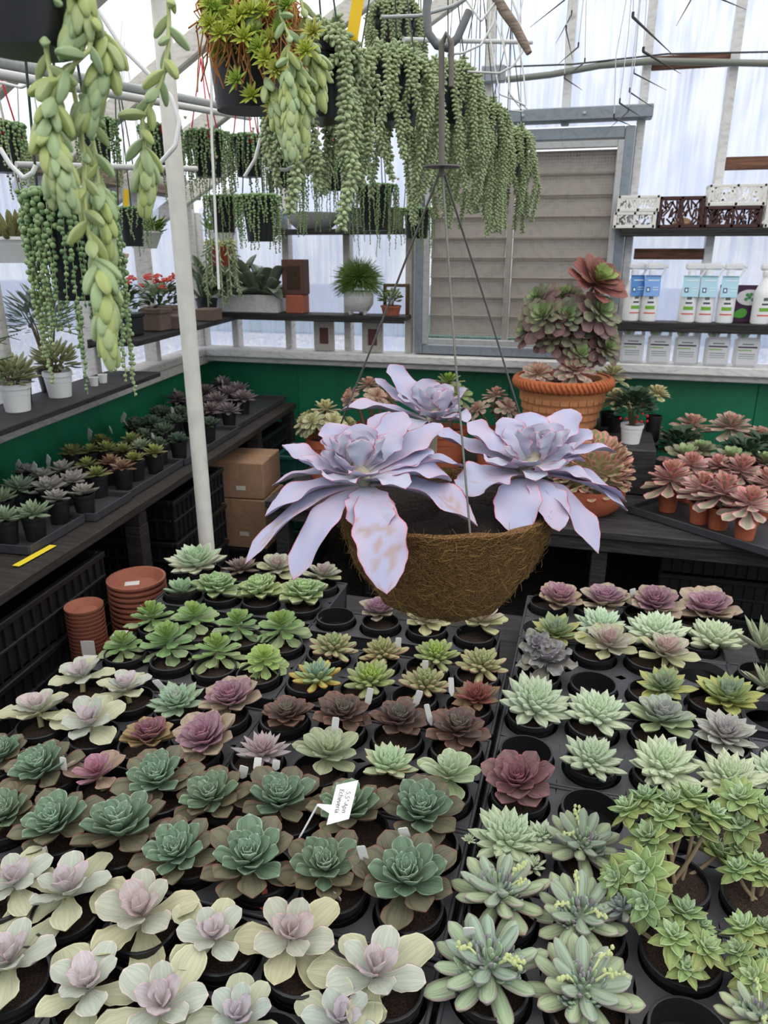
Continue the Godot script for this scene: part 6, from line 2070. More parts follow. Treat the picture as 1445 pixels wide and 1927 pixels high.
func pearl_strings() -> void:
	var says = {"near": "string of pearls with big round beads in a tall black pot", "a": "string of pearls in a black pot hung by the near side wall end", "b": "string of pearls in a black pot on a red wire behind the sedum tails", "c": "string of pearls in a black pot beside the white pole top", "d": "string of pearls with pale flowers right of the white pole", "e": "string of pearls in a black pot behind the golden sedum pot", "f": "string of pearls with long strands below the fat green tails", "g": "string of pearls in a black pot hung low on green wires", "h": "string of pearls in a black pot left of the fan shutter", "i": "string of pearls hung low next to the thin white rod", "j": "small black pot of trailing green with a yellow stake", "k": "string of pearls half hidden beside the shutter frame", "l": "string of pearls behind the long burro's tail strands"}
	var ball = SphereMesh.new()
	ball.radius = 1.0
	ball.height = 2.0
	ball.radial_segments = 10
	ball.rings = 6
	var pm = mat(Color.WHITE, 0.4, "", 1, {"vc": true, "back": Color(0.1, 0.12, 0.08)})
	var near_m = [mat(rgb(108, 136, 90), 0.4), mat(rgb(126, 150, 102), 0.4), mat(rgb(92, 120, 80), 0.4)]
	var stem = mat(rgb(150, 158, 112), 0.7)
	for b in PEARLS:
		var r: float = b[1][0]
		var ph: float = b[1][1]
		var base: Vector3 = b[0] - Vector3(0, ph, 0)
		var near: bool = b[2] == "near"
		var t = thing("string_of_pearls", says[b[2]], "plant", base)
		part("pot", pot_mesh(r, ph, 0.12), pot_black, t)
		part("soil", soil_mesh(r * 0.93), soil_m, t, Transform3D(Basis(), Vector3(0, ph * 0.92, 0)))
		var red: bool = b[2] in ["a", "b", "c", "d", "e", "f", "l"]
		for k in 3:
			var m = MB.new()
			var a = k * 2.09 + 0.9
			m.tube([Vector3(cos(a) * r, ph - 0.01, sin(a) * r), Vector3(0, minf(ph + 1.2, roof_y(base.x) + 0.04 - base.y), 0)], 0.0026 if red else 0.0022, 5)
			part("hanger_wire", m, mat(rgb(196, 40, 62), 0.5) if red else mat(rgb(36, 58, 48), 0.5), t)
			if red:
				m = MB.new()
				m.box(Vector3(cos(a) * (r + 0.002), ph - 0.012, sin(a) * (r + 0.002)), Vector3(0.014, 0.03, 0.014), 0.003)
				part("hanger_clip", m, mat(rgb(206, 44, 60), 0.5), t)
		var at = []
		var cs = []
		var left = 300 if near else 0
		var pr: float = b[1][5] * (1.0 if near else 1.15)
		for k in int(b[1][2] * 1.2):
			var a = TAU * k / (b[1][2] * 1.2) + rng.randf_range(-0.1, 0.1)
			var d = Vector3(cos(a), 0, sin(a))
			var l = rng.randf_range(b[1][3], b[1][4]) * (1.0 if rng.randf() > 0.3 else 0.6)
			var o = r + rng.randf_range(0.004, 0.02)
			var side_ = Vector3(-sin(a), 0, cos(a)) * rng.randf_range(-0.02, 0.02)
			var ps = [d * r * 0.6 + Vector3(0, ph, 0), d * o + Vector3(0, ph + 0.006, 0), d * (o + 0.004) + side_ * 0.5 + Vector3(0, ph - l * 0.5, 0), d * o + side_ + Vector3(0, ph - l, 0)]
			var m = MB.new()
			m.tube(ps, 0.0008, 4)
			var s = part("strand", m, stem, t)
			var c = Curve3D.new()
			for p in ps:
				c.add_point(p)
			var total = c.get_baked_length()
			var w = 0.0
			while w < total:
				var f = w / total
				var rr = pr * rng.randf_range(0.75, 1.1) * lerpf(1.05, 0.55, f)
				var p = c.sample_baked(w) + Vector3(rng.randf_range(-1, 1), rng.randf_range(-0.5, 0.5), rng.randf_range(-1, 1)) * rr * 0.9
				var q = Transform3D(Basis().scaled(Vector3.ONE * rr), p)
				if left > 0 and sin(a) > 0.1:
					part("pearl", ball, near_m[rng.randi() % 3], s, q)
					left -= 1
				else:
					at.append(q)
					var cc: Color = hexl(rgb(112, 142, 94).lerp(rgb(156, 174, 122), clampf(f * 0.8 + rng.randf_range(-0.2, 0.2), 0, 1)))
					cs.append(cc)
				w += rr * lerpf(1.5, 2.6, f)
		for k in int(60 * (r / 0.06)):
			var a = rng.randf() * TAU
			var q = r * sqrt(rng.randf())
			at.append(Transform3D(Basis().scaled(Vector3.ONE * pr * rng.randf_range(0.8, 1.1)), Vector3(cos(a) * q, ph + rng.randf() * 0.012, sin(a) * q)))
			cs.append(hexl(rgb(104, 136, 88)))
		many("pearls", ball, pm, t, at, cs)
		for k in 5 if b[2] in ["near", "d", "c", "h", "e"] else 0:
			var m = MB.new()
			var a = rng.randf() * TAU
			var p = Vector3(cos(a) * (r + 0.02), ph + rng.randf_range(-0.1, 0.05), sin(a) * (r + 0.02))
			m.lathe([Vector2(0, -0.006), Vector2(0.005, -0.002), Vector2(0.007, 0.004), Vector2(0, 0.006)], 8, p)
			part("flower", m, mat(rgb(222, 206, 186), 0.7), t)
		if b[2] == "j":
			var m = MB.new()
			m.box(Vector3(0, ph + 0.02, 0.02), Vector3(0.02, 0.09, 0.0012), 0.0, Basis(Vector3.BACK, -0.15))
			part("yellow_stake", m, mat(rgb(240, 196, 28), 0.45), t)

# ---------------------------------------------------------------- pipes, cables and stakes overhead
func overhead() -> void:
	var zinc = mat(rgb(150, 154, 152), 0.5, "blot", 5.0, {"metal": 0.3})
	var says = ["galvanised pipe running under the rafters along the side wall", "thinner grey pipe just below the galvanised one", "thin pale conduit behind the sedum tails", "thin white conduit among the hanging wires"]
	for k in PIPES.size():
		var q = PIPES[k]
		var a = Vector3(q[1][0], q[1][1], q[1][2])
		var b = Vector3(q[2][0], q[2][1], q[2][2])
		var m = MB.new()
		m.tube([Vector3.ZERO, b - a], q[0], 12)
		single("overhead_pipe", says[k], "pipe", m, zinc if k == 0 else mat(rgb(196, 196, 194), 0.5), Transform3D(Basis(), a))
	# conduit on the gable wall
	var m = MB.new()
	m.tube([Vector3(-0.5, 2.345, BACK + 0.06), Vector3(-0.3, 2.355, BACK + 0.06), Vector3(-0.08, 2.38, BACK + 0.06), Vector3(0.15, 2.385, BACK + 0.06), Vector3(0.7, 2.345, BACK + 0.06), Vector3(1.6, 2.33, BACK + 0.06)], 0.014, 10)
	single("wall_conduit", "grey-green conduit curving across the end wall above the shutter", "conduit", m, mat(rgb(128, 132, 122), 0.6))
	m = MB.new()
	m.tube([Vector3(-0.6, 2.4, BACK + 0.06), Vector3(-0.2, 2.39, BACK + 0.07), Vector3(0.2, 2.41, BACK + 0.06), Vector3(1.5, 2.36, BACK + 0.06)], 0.004, 6)
	single("thin_cable", "thin dark cable running along the wall conduit", "cable", m, mat(rgb(70, 74, 72), 0.6))
	m = MB.new()
	m.box(Vector3(-0.56, 2.37, BACK + 0.06), Vector3(0.11, 0.07, 0.05), 0.005)
	single("junction_box", "grey electrical junction box at the end of the wall conduit", "box", m, mat(rgb(150, 156, 162), 0.5))
	# the white pole
	var pl = MB.new()
	pl.tube([Vector3.ZERO, Vector3(0.0, 1.3, 0.0), Vector3(0.0, 2.62, 0.0)], 0.0255, 20)
	single("white_pole", "tall white painted steel pole standing between the benches", "pole", pl, mat(rgb(228, 225, 216), 0.45, "blot", 1.0), Transform3D(Basis(), Vector3(POLE[0], 0.0, POLE[2])))
	# the big hook that carries the basket, and loose cables
	m = MB.new()
	var ps = []
	for p in BIGHOOK:
		ps.append(Vector3(p[0], p[1], p[2]))
	ps.push_front(ps[0] + Vector3(0, 0.55, 0))
	m.tube(ps, 0.0055, 10)
	single("carrying_hook", "large dark grey hook holding the hanging basket's wire hook", "hook", m, mat(rgb(96, 98, 100), 0.5, "blot", 10.0))
	m = MB.new()
	ps = []
	for p in DRIFTWOOD:
		ps.append(Vector3(p[0], p[1], p[2]))
	m.tube(ps, [0.012, 0.013, 0.012, 0.011, 0.008], 9)
	single("wooden_stick", "bare brown wooden stick slanting down among the hanging wires", "stick", m, mat(rgb(150, 132, 118), 0.8, "grain", 5.0))
	var cl = ["grey cable looping across to the basket hook", "white tube in a loop by the basket hook", "white tube curling out over the burro's tails", "thin white tube in a long hanging loop", "thin white tube hanging beside the wooden stick", "thin white tube ending in a small bend", "white flexible tube arcing over to the white pole", "white tube end bent up beside the near black pot", "short white tube slanting behind the fat green tails", "white tube curved under the fat green tails", "thin grey wire loop under the rafters", "thin white rod hanging down to a black drip stake", "short grey cable by the galvanised pipe"]
	for k in CABLES.size():
		m = MB.new()
		var c = Curve3D.new()
		var pp = []
		for p in CABLES[k][1]:
			pp.append(Vector3(p[0], p[1], p[2]))
		for j in pp.size():
			var tn: Vector3 = (pp[mini(j + 1, pp.size() - 1)] - pp[maxi(j - 1, 0)]) * 0.22
			c.add_point(pp[j], -tn, tn)
		var fine = []
		var n = 8 * pp.size()
		for j in n + 1:
			fine.append(c.sample_baked(c.get_baked_length() * j / n))
		m.tube(fine, CABLES[k][0], 7)
		single("drip_tube", cl[k], "tube", m, mat(rgb(206, 206, 204) if k != 0 else rgb(176, 178, 178), 0.5))
	m = MB.new()
	for k in HANGWIRES.size():
		var h = HANGWIRES[k]
		m = MB.new()
		m.tube([Vector3(h[0], h[1] + 0.25, h[2]), Vector3(h[3], h[4], h[5])], 0.0014, 5)
		single("hanging_wire", "thin dark green wire hanging straight down behind the basket hook", "wire", m, mat(rgb(60, 76, 68), 0.5), Transform3D(), "thin wires behind the basket hook")
	for k in STAKES.size():
		var s = STAKES[k]
		var a = Vector3(s[0], s[1], s[2])
		var b = Vector3(s[3], s[4], s[5])
		var t = thing("drip_stake", "black drip stake dangling on a thin white tube before the end wall film", "stake", a, 0.0, "dangling drip stakes")
		m = MB.new()
		var big = 1.0 if k < 2 else 0.6
		m.tube([Vector3.ZERO, (b - a) * 0.3, b - a], [0.0042 * big, 0.0034 * big, 0.0006], 6)
		m.tube([Vector3.ZERO, Vector3(0, 0.012, 0)], 0.0045 * big, 6)
		part("spike", m, mat(rgb(44, 44, 46), 0.5), t)
		m = MB.new()
		m.tube([Vector3(0, 0.01, 0), Vector3(-0.01 + 0.004 * (k % 5), 0.16, 0.0), Vector3(0.004, 0.3, -0.02), Vector3(0.0, minf(0.75 + 0.02 * k, roof_y(a.x) - 0.06 - a.y), -0.02)], 0.0013, 5)
		part("tube", m, mat(rgb(200, 200, 200), 0.5), t)

# ---------------------------------------------------------------- where things stand (metres)
const TRAYS := [
	[[[-1.03, -0.575, -1.091, -0.968, -0.632, -0.513], [-0.905, -0.575, -0.968, -0.848, -0.632, -0.513], [-0.79, -0.575, -0.848, -0.735, -0.632, -0.513], [-0.68, -0.575, -0.735, -0.62, -0.632, -0.513], [-1.03, -0.69, -1.091, -0.968, -0.751, -0.632], [-0.905, -0.69, -0.968, -0.848, -0.751, -0.632], [-0.79, -0.69, -0.848, -0.735, -0.751, -0.632], [-0.68, -0.69, -0.735, -0.62, -0.751, -0.632]], "black plastic carry tray under pale variegated echeverias beside the table corner"],
	[[[-1.03, -0.82, -1.091, -0.968, -0.882, -0.759], [-0.905, -0.82, -0.968, -0.848, -0.882, -0.759], [-0.79, -0.82, -0.848, -0.735, -0.882, -0.759], [-0.68, -0.82, -0.735, -0.62, -0.882, -0.759], [-1.03, -0.945, -1.091, -0.968, -1.003, -0.882], [-0.905, -0.945, -0.968, -0.848, -1.003, -0.882], [-0.79, -0.945, -0.848, -0.735, -1.003, -0.882], [-0.68, -0.945, -0.735, -0.62, -1.003, -0.882]], "black plastic carry tray under dark green echeverias at the left of the table"],
	[[[-1.03, -1.07, -1.091, -0.968, -1.135, -1.012], [-0.905, -1.07, -0.968, -0.848, -1.135, -1.012], [-0.79, -1.07, -0.848, -0.735, -1.135, -1.012], [-0.68, -1.07, -0.735, -0.62, -1.135, -1.012], [-1.03, -1.2, -1.091, -0.968, -1.262, -1.135], [-0.905, -1.2, -0.968, -0.848, -1.262, -1.135], [-0.79, -1.2, -0.848, -0.735, -1.262, -1.135], [-0.68, -1.2, -0.735, -0.62, -1.262, -1.135]], "black plastic carry tray under pale and purple echeverias at the table side"],
	[[[-1.03, -1.37, -1.091, -0.968, -1.442, -1.308], [-0.905, -1.37, -0.968, -0.848, -1.442, -1.308], [-0.79, -1.37, -0.848, -0.735, -1.442, -1.308], [-0.68, -1.37, -0.735, -0.62, -1.442, -1.308], [-1.03, -1.515, -1.091, -0.968, -1.577, -1.442], [-0.905, -1.515, -0.968, -0.848, -1.577, -1.442], [-0.79, -1.515, -0.848, -0.735, -1.577, -1.442], [-0.68, -1.515, -0.735, -0.62, -1.577, -1.442]], "black plastic carry tray under bright green leafy rosettes"],
	[[[-1.08, -1.725, -1.141, -1.018, -1.795, -1.663], [-0.955, -1.725, -1.018, -0.895, -1.795, -1.663], [-0.835, -1.725, -0.895, -0.771, -1.795, -1.663], [-0.708, -1.725, -0.771, -0.647, -1.795, -1.663], [-1.08, -1.865, -1.141, -1.018, -1.927, -1.795], [-0.955, -1.865, -1.018, -0.895, -1.927, -1.795], [-0.835, -1.865, -0.895, -0.771, -1.927, -1.795], [-0.708, -1.865, -0.771, -0.647, -1.927, -1.795]], "black plastic carry tray under plump fresh green rosettes near the white pole"],
	[[[-0.6, -1.69, -0.66, -0.537, -1.752, -1.628], [-0.475, -1.69, -0.537, -0.412, -1.752, -1.628], [-0.35, -1.69, -0.412, -0.287, -1.752, -1.628], [-0.225, -1.69, -0.287, -0.165, -1.752, -1.628]], "black plastic carry tray partly empty below the hanging basket"],
	[[[0.445, -1.25, 0.385, 0.507, -1.312, -1.188], [0.57, -1.25, 0.507, 0.63, -1.312, -1.188], [0.445, -1.375, 0.385, 0.507, -1.437, -1.312], [0.57, -1.375, 0.507, 0.63, -1.437, -1.312]], "black plastic carry tray at the right edge beside the silver-grey echeveria"],
	[[[0.445, -1.535, 0.385, 0.507, -1.607, -1.473], [0.57, -1.535, 0.507, 0.63, -1.607, -1.473], [0.445, -1.68, 0.385, 0.507, -1.742, -1.607], [0.57, -1.68, 0.507, 0.63, -1.742, -1.607]], "black plastic carry tray under pale spiky aloes at the right edge"],
	[[[-0.555, -0.58, -0.616, -0.493, -0.64, -0.518], [-0.43, -0.58, -0.493, -0.37, -0.64, -0.518], [-0.31, -0.58, -0.37, -0.25, -0.64, -0.518], [-0.19, -0.58, -0.25, -0.13, -0.64, -0.518], [-0.555, -0.7, -0.616, -0.493, -0.762, -0.64], [-0.43, -0.7, -0.493, -0.37, -0.762, -0.64], [-0.31, -0.7, -0.37, -0.25, -0.762, -0.64], [-0.19, -0.7, -0.25, -0.13, -0.762, -0.64]], "black plastic carry tray under pale variegated echeverias beside the finger-leaved ones"],
	[[[-0.555, -0.835, -0.616, -0.493, -0.9, -0.773], [-0.43, -0.835, -0.493, -0.37, -0.9, -0.773], [-0.31, -0.835, -0.37, -0.25, -0.9, -0.773], [-0.19, -0.835, -0.25, -0.13, -0.9, -0.773], [-0.555, -0.965, -0.616, -0.493, -1.023, -0.9], [-0.43, -0.965, -0.493, -0.37, -1.023, -0.9], [-0.31, -0.965, -0.37, -0.25, -1.023, -0.9], [-0.19, -0.965, -0.25, -0.13, -1.023, -0.9]], "black plastic carry tray under the dark green echeverias with the handwritten tag"],
	[[[-0.555, -1.09, -0.616, -0.493, -1.158, -1.032], [-0.43, -1.09, -0.493, -0.37, -1.158, -1.032], [-0.31, -1.09, -0.37, -0.25, -1.158, -1.032], [-0.19, -1.09, -0.25, -0.13, -1.158, -1.032], [-0.555, -1.225, -0.616, -0.493, -1.287, -1.158], [-0.43, -1.225, -0.493, -0.37, -1.287, -1.158], [-0.31, -1.225, -0.37, -0.25, -1.287, -1.158], [-0.19, -1.225, -0.25, -0.13, -1.287, -1.158]], "black plastic carry tray under brown-bronze and olive echeverias"],
	[[[-0.555, -1.37, -0.616, -0.493, -1.435, -1.308], [-0.43, -1.37, -0.493, -0.37, -1.435, -1.308], [-0.31, -1.37, -0.37, -0.25, -1.435, -1.308], [-0.19, -1.37, -0.25, -0.13, -1.435, -1.308], [-0.555, -1.5, -0.616, -0.493, -1.562, -1.435], [-0.43, -1.5, -0.493, -0.37, -1.562, -1.435], [-0.31, -1.5, -0.37, -0.25, -1.562, -1.435], [-0.19, -1.5, -0.25, -0.13, -1.562, -1.435]], "black plastic carry tray under small stubby-leaved rosettes"],
	[[[-0.055, -0.74, -0.115, 0.008, -0.8, -0.678], [0.07, -0.74, 0.008, 0.133, -0.8, -0.678], [0.195, -0.74, 0.133, 0.258, -0.8, -0.678], [0.32, -0.74, 0.258, 0.381, -0.8, -0.678], [-0.055, -0.86, -0.115, 0.008, -0.921, -0.8], [0.07, -0.86, 0.008, 0.133, -0.921, -0.8], [0.195, -0.86, 0.133, 0.258, -0.921, -0.8], [0.32, -0.86, 0.258, 0.381, -0.921, -0.8]], "black plastic carry tray under finger-leaved crested succulents"],
	[[[-0.055, -0.99, -0.115, 0.008, -1.055, -0.929], [0.07, -0.99, 0.008, 0.133, -1.055, -0.929], [0.195, -0.99, 0.133, 0.258, -1.055, -0.929], [0.32, -0.99, 0.258, 0.381, -1.055, -0.929], [-0.055, -1.12, -0.115, 0.008, -1.181, -1.055], [0.07, -1.12, 0.008, 0.133, -1.181, -1.055], [0.195, -1.12, 0.133, 0.258, -1.181, -1.055], [0.32, -1.12, 0.258, 0.381, -1.181, -1.055]], "black plastic carry tray under the red-purple rosette and bushy succulents"],
	[[[-0.055, -1.25, -0.115, 0.008, -1.312, -1.189], [0.07, -1.25, 0.008, 0.133, -1.312, -1.189], [0.195, -1.25, 0.133, 0.258, -1.312, -1.189], [0.32, -1.25, 0.258, 0.381, -1.312, -1.189], [-0.055, -1.375, -0.115, 0.008, -1.437, -1.312], [0.07, -1.375, 0.008, 0.133, -1.437, -1.312], [0.195, -1.375, 0.133, 0.258, -1.437, -1.312], [0.32, -1.375, 0.258, 0.381, -1.437, -1.312]], "black plastic carry tray with an empty hole under mint green echeverias"],
	[[[-0.055, -1.535, -0.115, 0.008, -1.607, -1.473], [0.07, -1.535, 0.008, 0.133, -1.607, -1.473], [0.195, -1.535, 0.133, 0.258, -1.607, -1.473], [0.32, -1.535, 0.258, 0.381, -1.607, -1.473], [-0.055, -1.68, -0.115, 0.008, -1.736, -1.607], [0.07, -1.68, 0.008, 0.133, -1.736, -1.607], [0.195, -1.68, 0.133, 0.258, -1.736, -1.607], [0.32, -1.68, 0.258, 0.381, -1.736, -1.607]], "black plastic carry tray under green echeverias with rosy hearts"],
	[[[-0.055, -1.8, -0.115, 0.008, -1.863, -1.744], [0.07, -1.8, 0.008, 0.133, -1.863, -1.744], [0.195, -1.8, 0.133, 0.258, -1.863, -1.744], [0.32, -1.8, 0.258, 0.381, -1.863, -1.744], [-0.055, -1.925, -0.115, 0.008, -1.987, -1.863], [0.07, -1.925, 0.008, 0.133, -1.987, -1.863], [0.195, -1.925, 0.133, 0.258, -1.987, -1.863], [0.32, -1.925, 0.258, 0.381, -1.987, -1.863]], "black plastic carry tray under purple echeverias at the far table end"]]
const POTS := [
	["cream", -1.08, -1.865, -1.123, -1.891, 0.676, 0.107],
	["olivepurple", -0.955, -1.865, -0.974, -1.898, 0.676, 0.067],
	["rosegrey", -0.835, -1.865, -0.872, -1.927, 0.676, 0.072],
	["rosegrey", -0.708, -1.865, -0.716, -1.913, 0.676, 0.07],
	["mintS", -1.08, -1.725, -1.07, -1.708, 0.676, 0.056],
	["hairy", -0.955, -1.725, -0.982, -1.751, 0.676, 0.074],
	["hairy", -0.835, -1.725, -0.853, -1.768, 0.676, 0.074],
	["hairy", -0.708, -1.725, -0.724, -1.778, 0.676, 0.076],
	["leafy", -1.03, -1.515, -1.059, -1.533, 0.676, 0.072, "bright green leafy rosette beside the terracotta saucer stack"],
	["leafy", -0.905, -1.515, -0.951, -1.563, 0.676, 0.072],
	["leafy", -0.79, -1.515, -0.822, -1.556, 0.676, 0.069],
	["leafy", -0.68, -1.515, -0.704, -1.567, 0.676, 0.079, "largest bright green leafy rosette at the tray corner by the empty pot"],
	["leafy", -1.03, -1.37, -1.046, -1.381, 0.676, 0.061],
	["leafy", -0.905, -1.37, -0.949, -1.426, 0.676, 0.081],
	["leafy", -0.79, -1.37, -0.811, -1.421, 0.676, 0.071],
	["leafyY", -0.68, -1.37, -0.685, -1.415, 0.676, 0.059],
	["pale", -1.03, -1.2, -1.056, -1.241, 0.676, 0.076, "pale variegated echeveria in front of the leafy green rosettes"],
	["pale", -0.905, -1.2, -0.929, -1.219, 0.676, 0.079, "pale variegated echeveria beside the tight mint rosette and a white tag"],
	["pale", -1.03, -1.07, -1.059, -1.098, 0.676, 0.084, "pale variegated echeveria at the open tray side by the black crates"],
	["pale", -0.905, -1.07, -0.923, -1.089, 0.676, 0.088, "pale variegated echeveria beside the maroon rosette"],
	["mintR", -0.79, -1.2, -0.795, -1.207, 0.676, 0.064],
	["purple", -0.68, -1.2, -0.684, -1.242, 0.676, 0.076, "dusky purple echeveria beside the tight mint rosette"],
	["purpleD", -0.79, -1.07, -0.784, -1.08, 0.676, 0.061],
	["purple", -0.68, -1.07, -0.672, -1.1, 0.676, 0.078, "large dusky purple echeveria between the maroon and lilac-grey ones"],
	["lilac", -0.555, -1.09, -0.546, -1.099, 0.676, 0.064],
	["olive", -0.43, -1.09, -0.424, -1.124, 0.676, 0.076],
	["mintY", -0.31, -1.09, -0.3, -1.126, 0.676, 0.058],
	["paleG", -0.19, -1.09, -0.185, -1.126, 0.676, 0.071],
	["brown", -0.555, -1.225, -0.548, -1.225, 0.676, 0.06, "brown-bronze echeveria in front of the orange-tipped finger plant"],
	["brown", -0.43, -1.225, -0.436, -1.258, 0.676, 0.067],
	["brown", -0.31, -1.225, -0.317, -1.264, 0.676, 0.069],
	["brown", -0.19, -1.225, -0.195, -1.267, 0.676, 0.071, "brown-bronze echeveria in front of the small brick-red rosette"],
	["jelly", -0.555, -1.5, -0.545, -1.516, 0.676, 0.063],
	["jelly", -0.43, -1.5, -0.423, -1.523, 0.676, 0.058],
	["jellyG", -0.31, -1.5, -0.296, -1.543, 0.676, 0.059],
	["jelly", -0.19, -1.5, -0.182, -1.529, 0.676, 0.063],
	["fingerY", -0.555, -1.37, -0.535, -1.375, 0.676, 0.066],
	["jellyG", -0.43, -1.37, -0.417, -1.398, 0.676, 0.065],
	["jelly", -0.31, -1.37, -0.294, -1.414, 0.676, 0.06],
	["redS", -0.19, -1.37, -0.175, -1.393, 0.676, 0.056],
	["purple", -0.475, -1.69, -0.492, -1.73, 0.676, 0.063, "purple echeveria in the tray under the hanging basket"],
	["rosegrey", -0.35, -1.69, -0.36, -1.716, 0.676, 0.066, "rosy-hearted echeveria directly under the hanging basket"],
	["rosegrey", -0.225, -1.69, -0.218, -1.749, 0.676, 0.078, "rosy-hearted echeveria at the tray end under the basket"],
	["dark", -1.03, -0.945, -1.027, -0.958, 0.676, 0.059],
	["dark", -0.905, -0.945, -0.924, -0.943, 0.676, 0.079, "dark green echeveria with a narrow white tag beside the mauve-pink one"],
	["pinkopen", -0.79, -0.945, -0.813, -0.956, 0.676, 0.071],
	["dark", -0.68, -0.945, -0.699, -0.97, 0.676, 0.081, "dark green echeveria next to the open mauve-pink rosette, in front of the maroon one"],
	["dark", -0.555, -0.965, -0.58, -0.955, 0.676, 0.073, "dark green echeveria in front of a large dusky purple rosette"],
	["dark", -0.43, -0.965, -0.461, -0.978, 0.676, 0.083, "dark green echeveria in front of the lilac-grey spiky one"],
	["dark", -0.31, -0.965, -0.337, -0.989, 0.676, 0.079, "dark green echeveria partly covered by the handwritten price tag"],
	["dark", -0.19, -0.965, -0.213, -1.016, 0.676, 0.084, "dark green echeveria in front of the pale green round-leaved one"],
	["dark", -0.905, -0.82, -0.903, -0.826, 0.676, 0.064],
	["dark", -0.79, -0.82, -0.804, -0.827, 0.676, 0.078, "dark green echeveria with a printed tag lying below it"],
	["dark", -0.68, -0.82, -0.69, -0.845, 0.676, 0.09],
	["dark", -0.555, -0.835, -0.571, -0.823, 0.676, 0.074, "dark green echeveria beside the one with the red withered leaf"],
	["dark", -0.43, -0.835, -0.453, -0.84, 0.676, 0.087, "dark green echeveria with a red withered leaf hanging below it"],
	["dark", -0.31, -0.835, -0.332, -0.857, 0.676, 0.077, "dark green echeveria with a small printed tag on its pot rim"],
	["dark", -0.19, -0.835, -0.204, -0.87, 0.676, 0.089, "largest dark green echeveria, at the tray corner facing the finger-leaved plants"],
	["pale", -0.79, -0.69, -0.783, -0.705, 0.676, 0.074],
	["pale", -0.68, -0.69, -0.691, -0.71, 0.676, 0.092],
	["pale", -0.555, -0.7, -0.56, -0.704, 0.676, 0.095],
	["pale", -0.43, -0.7, -0.443, -0.699, 0.676, 0.074, "small pale variegated echeveria in front of the dark one with the red leaf"],
	["pale", -0.31, -0.7, -0.336, -0.726, 0.676, 0.088, "pale variegated echeveria in front of the dark one with the printed tag"],
	["pale", -0.68, -0.575, -0.691, -0.588, 0.676, 0.085],
	["pale", -0.555, -0.58, -0.566, -0.585, 0.676, 0.082],
	["pale", -0.43, -0.58, -0.458, -0.589, 0.676, 0.09],
	["pale", -0.19, -0.7, -0.206, -0.701, 0.676, 0.094, "pale variegated echeveria next to the finger-leaved succulents"],
	["pale", -0.31, -0.58, -0.355, -0.6, 0.676, 0.069],
	["pale", -0.19, -0.58, -0.231, -0.63, 0.676, 0.068],
	["purple", -0.055, -1.925, -0.027, -1.932, 0.676, 0.075],
	["purple", 0.07, -1.925, 0.096, -1.948, 0.676, 0.08],
	["purple", 0.195, -1.925, 0.227, -1.968, 0.676, 0.084, "dusky purple echeveria with a white tag at the far table end"],
	["purple", 0.32, -1.925, 0.365, -1.973, 0.676, 0.09],
	["greenS", -0.055, -1.68, -0.026, -1.731, 0.676, 0.078, "green echeveria with yellowing leaves behind the crinkled plant"],
	["mint", 0.07, -1.8, 0.084, -1.802, 0.676, 0.073],
	["mint", 0.195, -1.8, 0.221, -1.799, 0.676, 0.088],
	["mint", 0.32, -1.8, 0.36, -1.806, 0.676, 0.082, "mint green echeveria beside the pale spiky aloe"],
	["rosegrey", 0.07, -1.68, 0.103, -1.705, 0.676, 0.079],
	["rosegrey", 0.195, -1.68, 0.233, -1.704, 0.676, 0.08],
	["crinkle", -0.055, -1.535, -0.036, -1.586, 0.676, 0.083],
	["greenS", 0.195, -1.535, 0.221, -1.543, 0.676, 0.066],
	["yelgreen", 0.32, -1.535, 0.352, -1.538, 0.676, 0.079],
	["mint", -0.055, -1.375, -0.053, -1.405, 0.676, 0.083, "large mint green echeveria in front of the crinkled grey-purple plant"],
	["mint", 0.07, -1.375, 0.079, -1.402, 0.676, 0.075, "mint green echeveria behind the open one, beside an empty pot"],
	["greyolive", 0.195, -1.375, 0.207, -1.417, 0.676, 0.075],
	["grey", 0.32, -1.375, 0.326, -1.395, 0.676, 0.07],
	["mint", 0.07, -1.25, 0.07, -1.247, 0.676, 0.064, "open mint green echeveria beside two empty pots"],
	["mint", 0.195, -1.25, 0.199, -1.263, 0.676, 0.073, "mint green echeveria with a white tag behind it"],
	["mint", 0.32, -1.25, 0.314, -1.258, 0.676, 0.067, "mint green echeveria in front of the silver-grey one"],
	["mint", 0.445, -1.25, 0.4, -1.287, 0.676, 0.063],
	["aloe", 0.445, -1.68, 0.465, -1.802, 0.676, 0.085],
	["aloe", 0.445, -1.68, 0.439, -1.612, 0.676, 0.063],
	["redpurple", -0.055, -1.12, -0.06, -1.141, 0.676, 0.076],
	["mintC", -0.055, -0.99, -0.063, -0.999, 0.676, 0.067],
	["finger", 0.07, -0.99, 0.056, -1.015, 0.676, 0.072, "finger-leaved succulent beside the mint clump with offsets"],
	["finger", -0.055, -0.86, -0.062, -0.883, 0.676, 0.076, "finger-leaved succulent in front of the mint clump with offsets"],
	["finger", 0.07, -0.86, 0.055, -0.871, 0.676, 0.077, "finger-leaved succulent touching the low fuzzy plant"],
	["finger", -0.055, -0.74, -0.06, -0.756, 0.676, 0.085, "biggest finger-leaved crested succulent with a white tag behind it"],
	["finger", 0.07, -0.74, 0.062, -0.757, 0.676, 0.078, "finger-leaved succulent right next to the empty front pot"],
	["finger", 0.32, -0.74, 0.281, -0.778, 0.676, 0.054, "finger-leaved succulent in front of the three-rosette fuzzy plant"]]
